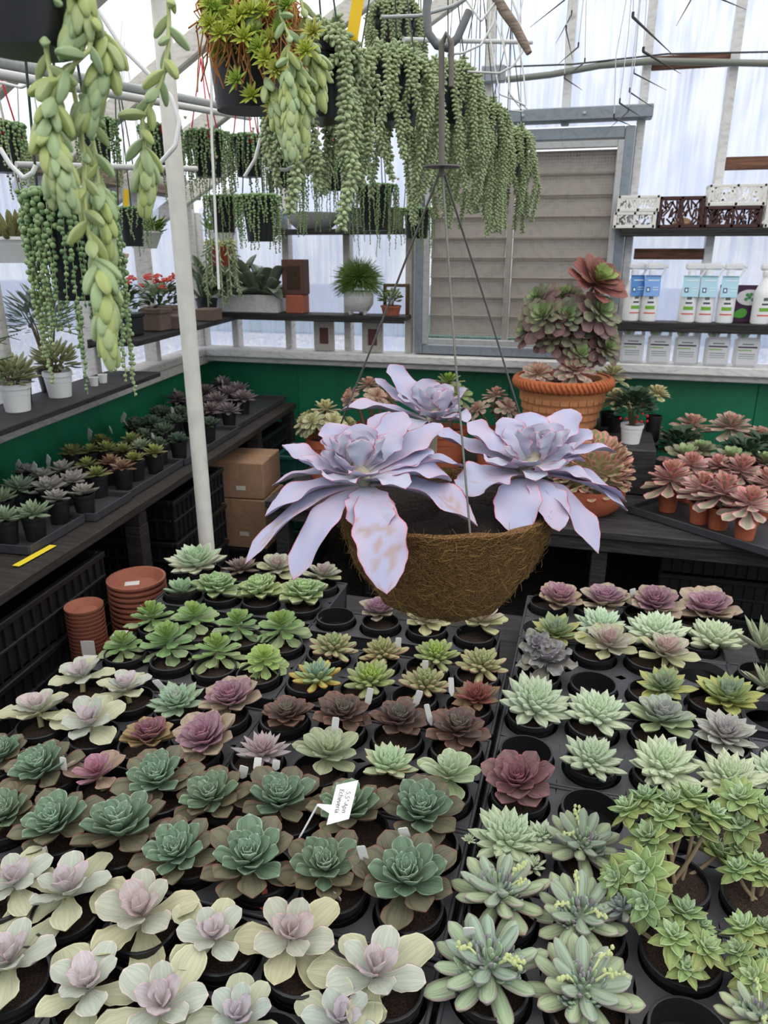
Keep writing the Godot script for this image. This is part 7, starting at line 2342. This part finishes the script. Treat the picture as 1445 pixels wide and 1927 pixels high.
const EMPTY := [
	[0.07, -1.535, "empty black pot sunk in a tray hole behind mint rosettes"],
	[-0.055, -1.25, "empty black pot in a tray hole beside the red-purple rosette"],
	[0.07, -1.12, "empty black pot in shadow behind the finger-leaved succulents"],
	[0.195, -0.74, "empty black pot in front of the low fuzzy succulent"],
	[-0.6, -1.69, "empty black pot in the tray below the hanging basket"]]
const TAGS := [
	[-0.876, 0.68, -0.944, -0.87, 0.72, -0.939, 0.012, "narrow white tag beside the open mauve-pink echeveria"],
	[-0.842, 0.68, -1.237, -0.848, 0.72, -1.214, 0.016, "white tag leaning by the pale variegated and mint rosettes"],
	[-0.552, 0.68, -1.018, -0.538, 0.72, -1.005, 0.016, "white tag behind a dark green echeveria below the lilac-grey one"],
	[-0.427, 0.68, -1.175, -0.422, 0.73, -1.176, 0.014, "white tag stuck behind the soft olive echeveria"],
	[-0.395, 0.68, -1.297, -0.385, 0.73, -1.293, 0.014, "white tag between two brown-bronze echeverias and a lime-hearted rosette"],
	[-0.297, 0.68, -1.324, -0.283, 0.73, -1.311, 0.014, "white tag behind the middle brown-bronze echeveria"],
	[-0.249, 0.68, -1.269, -0.26, 0.73, -1.267, 0.011, "upright narrow white tag left of the last brown-bronze echeveria"],
	[-0.39, 0.68, -1.54, -0.386, 0.72, -1.534, 0.014, "white tag at the back of a stubby-leaved pot"],
	[-0.228, 0.68, -1.384, -0.233, 0.72, -1.394, 0.012, "white tag beside the small brick-red rosette"],
	[-0.305, 0.68, -1.464, -0.302, 0.72, -1.449, 0.014, "pale tag in front of a lime-hearted stubby rosette"],
	[-0.217, 0.68, -0.942, -0.224, 0.73, -0.923, 0.016, "white tag over the edge of a dark green echeveria"],
	[-0.271, 0.68, -0.881, -0.277, 0.73, -0.869, 0.014, "white tag between two front dark green echeverias"],
	[0.173, 0.68, -1.987, 0.165, 0.72, -1.968, 0.016, "white tag in a purple echeveria at the far table end"],
	[0.217, 0.68, -1.326, 0.213, 0.72, -1.298, 0.016, "white tag behind a mint green echeveria"],
	[-0.091, 0.68, -0.787, -0.092, 0.73, -0.768, 0.016, "white tag behind a finger-leaved succulent"],
	[0.075, 0.68, -0.799, 0.088, 0.72, -0.785, 0.016, "printed white tag between two finger-leaved succulents"],
	[-0.534, 0.68, -1.042, -0.536, 0.7, -1.058, 0.014, "small printed tag under the lilac-grey echeveria"],
	[-0.501, 0.68, -1.055, -0.5, 0.7, -1.06, 0.014, "second small printed tag under the lilac-grey echeveria"],
	[-0.292, 0.68, -0.812, -0.309, 0.67, -0.825, 0.016, "small printed tag on a pot rim below a dark green echeveria"],
	[-0.784, 0.68, -0.768, -0.779, 0.68, -0.775, 0.018, "printed tag lying flat below a dark green echeveria"]]
const BIGTAG := [Vector3(-0.403, 0.665, -0.889), Vector3(-0.357, 0.765, -0.899), Vector3(-0.327, 0.77, -0.856), Vector3(-0.296, 0.775, -0.872), Vector3(-0.299, 0.8, -0.931), Vector3(-0.331, 0.795, -0.917)]
const BUSHES := [
	[0.195, -0.99, "tall fuzzy green bush on curved bare stems in a black pot", 0.056, [[0.119, 0.768, -1.013, 0.041], [0.145, 0.778, -1.033, 0.04], [0.17, 0.778, -0.998, 0.042], [0.18, 0.788, -1.022, 0.039], [0.211, 0.788, -1.039, 0.046], [0.217, 0.758, -1.02, 0.043], [0.149, 0.758, -0.971, 0.046], [0.14, 0.748, -0.913, 0.051], [0.103, 0.728, -0.908, 0.037], [0.24, 0.778, -1.023, 0.04], [0.263, 0.688, -1.048, 0.043], [0.142, 0.728, -0.875, 0.043]]],
	[0.32, -1.12, "fuzzy green succulent leaning from the far corner pot beside the bush", 0.056, [[0.295, 0.758, -1.099, 0.049], [0.296, 0.728, -1.072, 0.044], [0.33, 0.758, -1.089, 0.033], [0.297, 0.698, -1.055, 0.039]]],
	[0.32, -0.99, "sparse fuzzy succulent on thin branches in gritty brown soil", 0.056, [[0.284, 0.708, -0.996, 0.033], [0.312, 0.718, -1.007, 0.029], [0.323, 0.708, -0.994, 0.029]]],
	[0.195, -0.86, "low fuzzy green succulent crowding one side of its black pot", 0.056, [[0.196, 0.718, -0.881, 0.039], [0.18, 0.708, -0.846, 0.04], [0.22, 0.708, -0.84, 0.034], [0.196, 0.688, -0.82, 0.03], [0.218, 0.708, -0.874, 0.026], [0.114, 0.708, -0.875, 0.034, 1]]],
	[0.32, -0.86, "fuzzy green succulent of three rosettes above the empty black pot", 0.056, [[0.274, 0.708, -0.886, 0.036], [0.262, 0.708, -0.845, 0.03], [0.277, 0.698, -0.819, 0.035], [0.303, 0.708, -0.893, 0.029], [0.298, 0.698, -0.851, 0.025]]]]
const FALLEN := Vector3(-0.414, 0.665, -0.811)
const ROSETTES := [
	[Vector3(-0.304, 1.267, -1.004), Vector3(-0.329, 1.298, -1.031), [[-0.445, 1.18, -0.879, 0.034, 2], [-0.367, 1.171, -0.864, 0.045, 0], [-0.237, 1.162, -0.874, 0.062, 2], [-0.138, 1.22, -1.011, 0.071, 2], [-0.462, 1.251, -1.021, 0.034, 0], [-0.18, 1.277, -1.119, 0.038, 0], [-0.432, 1.237, -0.925, 0.048, 0], [-0.437, 1.321, -1.009, 0.044, 0], [-0.271, 1.224, -0.921, 0.059, 1], [-0.185, 1.273, -1.051, 0.062, 0], [-0.223, 1.306, -1.096, 0.052, 0], [-0.222, 1.336, -1.151, 0.051, 0], [-0.281, 1.354, -1.141, 0.049, 0], [-0.309, 1.35, -1.155, 0.045, 0], [-0.388, 1.342, -1.086, 0.049, 0], [-0.236, 1.28, -0.973, 0.043, 0], [-0.398, 1.313, -0.973, 0.04, 0], [-0.334, 1.294, -0.94, 0.05, 0], [-0.37, 1.317, -0.994, 0.041, 0], [-0.356, 1.333, -1.069, 0.044, 0], [-0.337, 1.343, -1.089, 0.047, 0], [-0.384, 1.329, -1.06, 0.04, 0], [-0.275, 1.331, -1.091, 0.042, 0], [-0.336, 1.317, -0.981, 0.034, 0], [-0.303, 1.321, -1.057, 0.04, 0], [-0.291, 1.3, -0.965, 0.04, 0]], "front"],
	[Vector3(-0.086, 1.258, -1.138), Vector3(-0.069, 1.292, -1.177), [[-0.087, 1.209, -1.021, 0.059, 0], [0.036, 1.167, -1.083, 0.052, 0], [-0.165, 1.248, -1.058, 0.081, 1], [-0.237, 1.319, -1.174, 0.045, 1], [0.076, 1.211, -1.165, 0.043, 0], [-0.023, 1.209, -1.05, 0.05, 0], [0.074, 1.218, -1.19, 0.046, 0], [0.052, 1.282, -1.251, 0.043, 0], [0.022, 1.256, -1.145, 0.036, 0], [0.006, 1.314, -1.272, 0.047, 0], [-0.025, 1.342, -1.296, 0.056, 0], [-0.092, 1.337, -1.276, 0.053, 0], [-0.134, 1.335, -1.23, 0.045, 0], [-0.186, 1.333, -1.182, 0.055, 0], [-0.14, 1.295, -1.093, 0.046, 0], [-0.021, 1.301, -1.205, 0.048, 0], [-0.032, 1.288, -1.109, 0.05, 0], [-0.119, 1.325, -1.219, 0.043, 0], [-0.075, 1.325, -1.232, 0.047, 0], [-0.05, 1.329, -1.24, 0.047, 0], [-0.117, 1.305, -1.136, 0.04, 0], [0.004, 1.279, -1.193, 0.037, 0], [-0.085, 1.297, -1.098, 0.039, 0], [-0.064, 1.273, -1.084, 0.032, 0]], "side"],
	[Vector3(-0.264, 1.309, -1.251), Vector3(-0.252, 1.33, -1.284), [[-0.352, 1.402, -1.316, 0.046, 0], [-0.415, 1.332, -1.218, 0.048, 0], [-0.375, 1.378, -1.301, 0.029, 0], [-0.29, 1.379, -1.313, 0.049, 0], [-0.284, 1.31, -1.191, 0.04, 0], [-0.24, 1.351, -1.295, 0.041, 0], [-0.212, 1.328, -1.305, 0.038, 0], [-0.265, 1.358, -1.335, 0.032, 0], [-0.194, 1.32, -1.241, 0.048, 0], [-0.316, 1.361, -1.234, 0.04, 0], [-0.248, 1.341, -1.212, 0.042, 0], [-0.217, 1.333, -1.218, 0.034, 0]], "back"]]
const BASKET := Vector3(-0.207, 1.218, -1.123)
const HANGER := [Vector3(-0.223, 1.707, -1.111), Vector3(-0.422, 1.302, -1.238), Vector3(-0.141, 1.227, -0.963), Vector3(-0.111, 1.32, -1.308), Vector3(-0.228, 1.854, -1.114)]
const SIDE := [
	["bluegreen", -1.759, 0.868, -1.909, 0.069],
	["bluegreen", -1.722, 0.868, -1.79, 0.063],
	["bluegreen", -1.535, 0.868, -1.704, 0.07],
	["bluegreen", -1.589, 0.868, -1.652, 0.063],
	["stoneG", -1.867, 0.868, -2.077, 0.048],
	["stoneG", -1.776, 0.868, -2.035, 0.053],
	["stoneG", -1.758, 0.868, -2.121, 0.062],
	["stoneG", -1.663, 0.868, -1.93, 0.066],
	["stoneG", -1.639, 0.868, -2.015, 0.064],
	["stoneG", -1.562, 0.868, -1.845, 0.053],
	["stoneG", -1.521, 0.868, -1.917, 0.056],
	["olivered", -1.88, 0.868, -2.335, 0.057],
	["olivered", -1.824, 0.868, -2.374, 0.05],
	["olivered", -1.882, 0.868, -2.524, 0.052],
	["olivered", -1.775, 0.868, -2.405, 0.06],
	["olivered", -1.704, 0.868, -2.192, 0.056],
	["olivered", -1.603, 0.868, -2.103, 0.051],
	["rust", -1.644, 0.868, -2.245, 0.057],
	["rust", -1.568, 0.868, -2.201, 0.058],
	["olivered", -1.702, 0.868, -2.408, 0.055],
	["olivered", -1.762, 0.868, -2.557, 0.058],
	["olivered", -1.591, 0.868, -2.312, 0.05],
	["bluegreen", -1.668, 0.868, -2.485, 0.056],
	["olivered", -1.571, 0.868, -2.412, 0.059],
	["button", -1.903, 0.868, -2.797, 0.054],
	["button", -1.757, 0.868, -2.633, 0.048],
	["button", -1.85, 0.868, -2.844, 0.06],
	["button", -1.721, 0.868, -2.722, 0.058],
	["button", -1.933, 0.868, -3.054, 0.058],
	["button", -1.782, 0.868, -2.907, 0.055],
	["button", -1.848, 0.868, -3.078, 0.054],
	["button", -1.582, 0.868, -2.607, 0.05],
	["button", -1.621, 0.868, -2.524, 0.046],
	["button", -1.6, 0.868, -2.891, 0.057],
	["button", -1.728, 0.868, -2.967, 0.052],
	["mauve", -1.979, 0.868, -3.58, 0.091],
	["mauve", -1.813, 0.868, -3.382, 0.086],
	["mauve", -1.843, 0.868, -3.554, 0.09],
	["mauve", -2.016, 0.868, -3.844, 0.089],
	["mauve", -1.844, 0.868, -3.682, 0.093],
	["mauve", -1.646, 0.868, -3.184, 0.075],
	["mauve", -1.741, 0.868, -3.183, 0.075],
	["mauve", -1.72, 0.868, -3.495, 0.081],
	["mauve", -2.029, 0.868, -3.38, 0.077],
	["mauve", -1.89, 0.868, -3.332, 0.079]]
const SIDETAGS := [[-1.953, 0.86, -2.124, -1.809, 0.93, -1.991], [-1.842, 0.86, -2.071, -1.742, 0.93, -1.983], [-1.852, 0.86, -2.166, -1.762, 0.93, -2.074], [-1.944, 0.86, -2.531, -1.874, 0.93, -2.456], [-2.02, 0.86, -2.867, -1.915, 0.93, -2.755], [-1.943, 0.86, -2.8, -1.848, 0.93, -2.643], [-2.132, 0.86, -3.503, -2.008, 0.93, -3.329], [-1.873, 0.86, -3.06, -1.778, 0.93, -2.911], [-2.078, 0.86, -3.912, -1.958, 0.93, -3.697], [-2.038, 0.86, -3.886, -1.904, 0.93, -3.64], [-1.703, 0.86, -2.616, -1.587, 0.93, -2.443], [-1.939, 0.86, -2.677, -1.814, 0.93, -2.501]]
const YELLOWTAG := [-1.463, 0.784, -1.53, -1.465, 0.784, -1.685]
const STRIPED := [
	["sun", 0.351, 0.72, -3.062, 0.129, "c"],
	["sun", 0.458, 0.72, -2.948, 0.115, "c"],
	["sun", 0.521, 0.73, -2.9, 0.121, "c"],
	["sun", 0.6, 0.72, -2.812, 0.112, "c"],
	["sun", 0.631, 0.73, -3.221, 0.118, "c"],
	["sun", 0.44, 0.74, -3.214, 0.1, "c"],
	["sun", 0.719, 0.72, -3.09, 0.113, "c"],
	["sun", 0.551, 0.74, -3.245, 0.084, "c"],
	["sunP", 0.32, 0.74, -3.855, 0.089, "b"],
	["sunP", 0.495, 0.8, -3.777, 0.102, "b"],
	["sunP", 0.649, 0.82, -3.672, 0.132, "b"],
	["sunP", 0.779, 0.78, -3.696, 0.093, "b"],
	["aeonium", 0.434, 0.74, -3.368, 0.112, "b"],
	["aeonium", 0.498, 0.76, -3.42, 0.098, "b"],
	["aeonium", 0.609, 0.75, -3.326, 0.112, "b"],
	["aeonium", 0.752, 0.74, -3.368, 0.097, "b"]]
const FOLIAGE := [[0.436, 0.76, -3.58, 0.09], [0.671, 0.76, -3.467, 0.085], [0.781, 0.78, -3.563, 0.06]]
const BURRO := [
	[Vector3(-0.6, 1.976, -1.624), [0.085, 30, 0.12, 0.26, 0.015], "front"],
	[Vector3(-0.56, 2.032, -2.095), [0.085, 30, 0.14, 0.3, 0.015], "second"],
	[Vector3(-0.505, 2.081, -2.514), [0.085, 28, 0.2, 0.42, 0.015], "third"],
	[Vector3(-0.474, 2.051, -2.951), [0.085, 28, 0.22, 0.4, 0.015], "fourth"],
	[Vector3(-0.421, 2.022, -3.395), [0.09, 28, 0.2, 0.38, 0.015], "fifth"],
	[Vector3(-0.765, 2.37, -2.933), [0.08, 24, 0.15, 0.32, 0.014], "high"]]
const LONGTAILS := [[[-0.624, 1.912, -1.549], [-0.62, 1.863, -1.533], [-0.606, 1.804, -1.515], [-0.589, 1.755, -1.501], [-0.591, 1.721, -1.488], [-0.596, 1.667, -1.467]], [[-0.517, 1.995, -1.587], [-0.505, 1.908, -1.559], [-0.502, 1.84, -1.534], [-0.489, 1.777, -1.515], [-0.472, 1.734, -1.503], [-0.486, 1.685, -1.482], [-0.489, 1.637, -1.463]], [[-0.711, 2.002, -1.602], [-0.715, 1.941, -1.579], [-0.707, 1.911, -1.57]]]
const NEARTAILS := [[[-0.454, 1.801, -0.609], [-0.449, 1.777, -0.601], [-0.445, 1.749, -0.592], [-0.438, 1.724, -0.585], [-0.439, 1.702, -0.577], [-0.437, 1.683, -0.57], [-0.429, 1.668, -0.567], [-0.422, 1.65, -0.562]], [[-0.417, 1.797, -0.618], [-0.412, 1.767, -0.608], [-0.412, 1.751, -0.602], [-0.423, 1.74, -0.595], [-0.433, 1.729, -0.588], [-0.438, 1.712, -0.581], [-0.438, 1.692, -0.573], [-0.431, 1.656, -0.562]], [[-0.45, 1.73, -0.628], [-0.442, 1.702, -0.62], [-0.436, 1.672, -0.611], [-0.432, 1.638, -0.599], [-0.426, 1.612, -0.591], [-0.418, 1.59, -0.586], [-0.409, 1.56, -0.577], [-0.402, 1.526, -0.566]], [[-0.458, 1.728, -0.647], [-0.448, 1.706, -0.642], [-0.44, 1.679, -0.634], [-0.435, 1.655, -0.626], [-0.429, 1.63, -0.619], [-0.425, 1.612, -0.614]], [[-0.415, 1.77, -0.63], [-0.412, 1.749, -0.624], [-0.416, 1.728, -0.615], [-0.42, 1.712, -0.608]], [[-0.428, 1.846, -0.765], [-0.424, 1.817, -0.755], [-0.421, 1.786, -0.744], [-0.424, 1.754, -0.732], [-0.432, 1.732, -0.722], [-0.439, 1.718, -0.714], [-0.435, 1.691, -0.706], [-0.431, 1.667, -0.698], [-0.429, 1.65, -0.692]], [[-0.424, 1.801, -0.617], [-0.421, 1.781, -0.611], [-0.425, 1.765, -0.604]]]
const NEARPOT := Vector3(-0.477, 1.77, -0.613)
const GOLDTAILS := [[[-0.422, 1.918, -1.024], [-0.412, 1.874, -1.01], [-0.399, 1.849, -1.005], [-0.399, 1.811, -0.991], [-0.391, 1.768, -0.977], [-0.385, 1.724, -0.963]], [[-0.417, 1.928, -1.084], [-0.402, 1.882, -1.071], [-0.392, 1.849, -1.062], [-0.382, 1.829, -1.057], [-0.374, 1.79, -1.045]], [[-0.432, 1.803, -1.001], [-0.42, 1.778, -0.995], [-0.407, 1.739, -0.984]], [[-0.458, 1.921, -1.026], [-0.451, 1.896, -1.019], [-0.451, 1.877, -1.012]], [[-0.41, 1.831, -1.028], [-0.394, 1.805, -1.023], [-0.384, 1.773, -1.014], [-0.383, 1.734, -1]]]
const GOLDPOT := Vector3(-0.489, 1.895, -1.074)
const STARS := [[-0.492, 1.882, -0.991], [-0.483, 1.89, -1.008], [-0.462, 1.875, -0.997], [-0.447, 1.859, -1.006], [-0.491, 1.85, -1.024], [-0.503, 1.841, -1.017], [-0.468, 1.803, -0.991], [-0.452, 1.786, -1], [-0.427, 1.849, -1.008], [-0.419, 1.771, -0.993], [-0.415, 1.861, -1.016], [-0.378, 1.833, -1.005], [-0.406, 1.887, -1.017], [-0.434, 1.88, -1.007], [-0.454, 1.849, -0.99], [-0.497, 1.865, -0.984], [-0.468, 1.863, -0.991], [-0.371, 1.855, -1.015], [-0.426, 1.824, -0.988], [-0.484, 1.874, -1.001], [-0.436, 1.837, -0.99], [-0.412, 1.811, -0.988], [-0.45, 1.88, -1.002], [-0.483, 1.854, -0.984], [-0.499, 1.888, -0.992]]
const YELLOWSTAKE := [[-0.505, 1.983, -1.597], [-0.489, 2.062, -1.597]]
const PEARLS := [
	[Vector3(-0.868, 1.681, -1.166), [0.058, 0.165, 46, 0.14, 0.34, 0.006], "near"],
	[Vector3(-1.664, 1.925, -1.972), [0.048, 0.12, 26, 0.1, 0.2, 0.005], "a"],
	[Vector3(-1.68, 2.004, -2.436), [0.05, 0.13, 26, 0.1, 0.24, 0.005], "b"],
	[Vector3(-1.58, 2.014, -2.688), [0.055, 0.16, 30, 0.1, 0.26, 0.005], "c"],
	[Vector3(-1.472, 2.007, -2.825), [0.062, 0.15, 36, 0.1, 0.28, 0.005], "d"],
	[Vector3(-1.367, 2.006, -2.963), [0.06, 0.14, 32, 0.1, 0.26, 0.005], "e"],
	[Vector3(-1.256, 1.955, -3.086), [0.058, 0.12, 30, 0.14, 0.34, 0.005], "f"],
	[Vector3(-1.215, 1.774, -2.7), [0.062, 0.15, 34, 0.08, 0.2, 0.005], "g"],
	[Vector3(-0.931, 1.842, -3.243), [0.075, 0.17, 36, 0.12, 0.28, 0.004], "h"],
	[Vector3(-1.592, 1.806, -3.158), [0.06, 0.14, 28, 0.1, 0.22, 0.004], "i"],
	[Vector3(-1.599, 1.727, -2.467), [0.045, 0.12, 18, 0.08, 0.16, 0.004], "j"],
	[Vector3(-0.803, 1.762, -3.469), [0.06, 0.12, 24, 0.08, 0.2, 0.004], "k"],
	[Vector3(-1.125, 1.95, -3.23), [0.06, 0.12, 30, 0.14, 0.3, 0.004], "l"]]
const STAKES := [[0.027, 2.216, -2.544, 0.149, 2.097, -2.479], [0.067, 2.149, -2.641, 0.176, 2.076, -2.589], [0.048, 2.111, -2.732, 0.147, 2.051, -2.682], [0.042, 2.076, -2.827, 0.118, 2.019, -2.772], [0.013, 1.987, -2.457, 0.073, 1.942, -2.401], [0.001, 1.963, -2.554, 0.055, 1.933, -2.503], [-0.178, 2.324, -2.748, -0.268, 2.23, -2.633], [-0.16, 2.311, -2.858, -0.197, 2.209, -2.755], [-0.151, 2.181, -2.482, -0.123, 2.092, -2.403], [-0.119, 2.162, -2.595, -0.167, 2.103, -2.505], [-0.101, 2.142, -2.702, -0.157, 2.086, -2.611], [-0.164, 2.118, -2.786, -0.102, 2.071, -2.731], [0.181, 2.261, -2.604, 0.144, 2.178, -2.508], [0.273, 2.296, -2.752, 0.341, 2.251, -2.699], [0.042, 1.999, -2.689, -0.007, 1.945, -2.601]]
const CABLES := [[0.004, [[-0.5, 2.069, -1.795], [-0.421, 2.072, -1.818], [-0.356, 2.091, -1.843], [-0.299, 2.125, -1.871]]], [0.003, [[-0.411, 2.224, -2.207], [-0.348, 2.147, -2.196], [-0.313, 2.198, -2.224], [-0.317, 2.141, -2.202], [-0.343, 2.09, -2.176], [-0.387, 2.07, -2.157], [-0.423, 2.068, -2.146]]], [0.003, [[-0.389, 2.048, -2.258], [-0.306, 2.044, -2.28], [-0.273, 2.062, -2.295], [-0.249, 2.102, -2.316], [-0.271, 2.189, -2.343], [-0.297, 2.243, -2.355]]], [0.002, [[-0.317, 2.243, -2.35], [-0.309, 2.149, -2.317], [-0.286, 2.055, -2.289], [-0.276, 1.994, -2.269], [-0.258, 1.974, -2.267], [-0.229, 1.961, -2.27], [-0.243, 2.041, -2.296], [-0.271, 2.149, -2.328], [-0.262, 2.243, -2.365]]], [0.002, [[-0.35, 2.219, -2.442], [-0.321, 2.148, -2.424], [-0.302, 2.092, -2.408], [-0.286, 2.007, -2.381], [-0.246, 1.964, -2.377], [-0.283, 1.967, -2.368]]], [0.002, [[-0.38, 2.308, -2.576], [-0.377, 2.204, -2.539], [-0.331, 2.029, -2.487], [-0.276, 2.011, -2.496], [-0.248, 1.989, -2.495]]], [0.004, [[-0.884, 1.992, -1.331], [-0.838, 1.931, -1.321], [-0.789, 1.887, -1.318], [-0.748, 1.85, -1.316], [-0.73, 1.808, -1.306], [-0.733, 1.769, -1.29], [-0.759, 1.738, -1.272]]], [0.004, [[-0.949, 1.752, -1.115], [-0.931, 1.727, -1.111], [-0.908, 1.707, -1.11], [-0.895, 1.715, -1.116], [-0.891, 1.726, -1.121]]], [0.004, [[-0.772, 1.844, -1.747], [-0.781, 1.792, -1.726], [-0.801, 1.754, -1.707]]], [0.004, [[-0.626, 1.822, -1.669], [-0.636, 1.781, -1.652], [-0.667, 1.759, -1.635], [-0.711, 1.761, -1.624]]], [0.003, [[-1.555, 2.291, -2.466], [-1.555, 2.202, -2.434], [-1.538, 2.113, -2.406], [-1.482, 2.041, -2.395]]], [0.004, [[-1.182, 2.382, -2.382], [-1.149, 1.997, -2.25], [-1.125, 1.804, -2.186], [-1.079, 1.486, -2.081]]], [0.004, [[-1.598, 2.021, -1.915], [-1.542, 2.008, -1.926], [-1.495, 2.028, -1.946]]]]
const HANGWIRES := [[-0.522, 2.38, -2.784, -0.516, 2.103, -2.628], [-0.516, 2.406, -2.883, -0.501, 2.104, -2.743], [-0.508, 2.432, -2.983, -0.482, 2.104, -2.858], [-0.498, 2.458, -3.083, -0.488, 2.103, -2.966], [-0.487, 2.484, -3.184, -0.465, 2.099, -3.081], [-0.474, 2.51, -3.285, -0.438, 2.095, -3.197], [-0.46, 2.536, -3.386, -0.439, 2.088, -3.304], [-0.444, 2.562, -3.488, -0.408, 2.08, -3.42], [-0.427, 2.588, -3.59, -0.373, 2.07, -3.536]]
const BIGHOOK := [[-0.256, 1.935, -1.153], [-0.255, 1.901, -1.141], [-0.25, 1.873, -1.132], [-0.237, 1.857, -1.129], [-0.225, 1.854, -1.132], [-0.212, 1.866, -1.14], [-0.2, 1.9, -1.155]]
const DRIFTWOOD := [[-0.329, 2.224, -2.229], [-0.294, 2.173, -2.22], [-0.262, 2.134, -2.215], [-0.238, 2.096, -2.207], [-0.222, 2.07, -2.202]]
const PIPES := [[0.015, [-1.29, 1.971, -1.464], [-1.487, 2.132, -3.068]], [0.011, [-1.243, 1.936, -1.405], [-1.464, 2.114, -3.204]], [0.008, [-1.46, 1.802, -1.763], [-1.228, 1.832, -2.278]], [0.007, [-0.618, 2.182, -2.464], [-0.299, 2.279, -3.028]]]
const POLE := [-1.212, 0.693, -2.117]
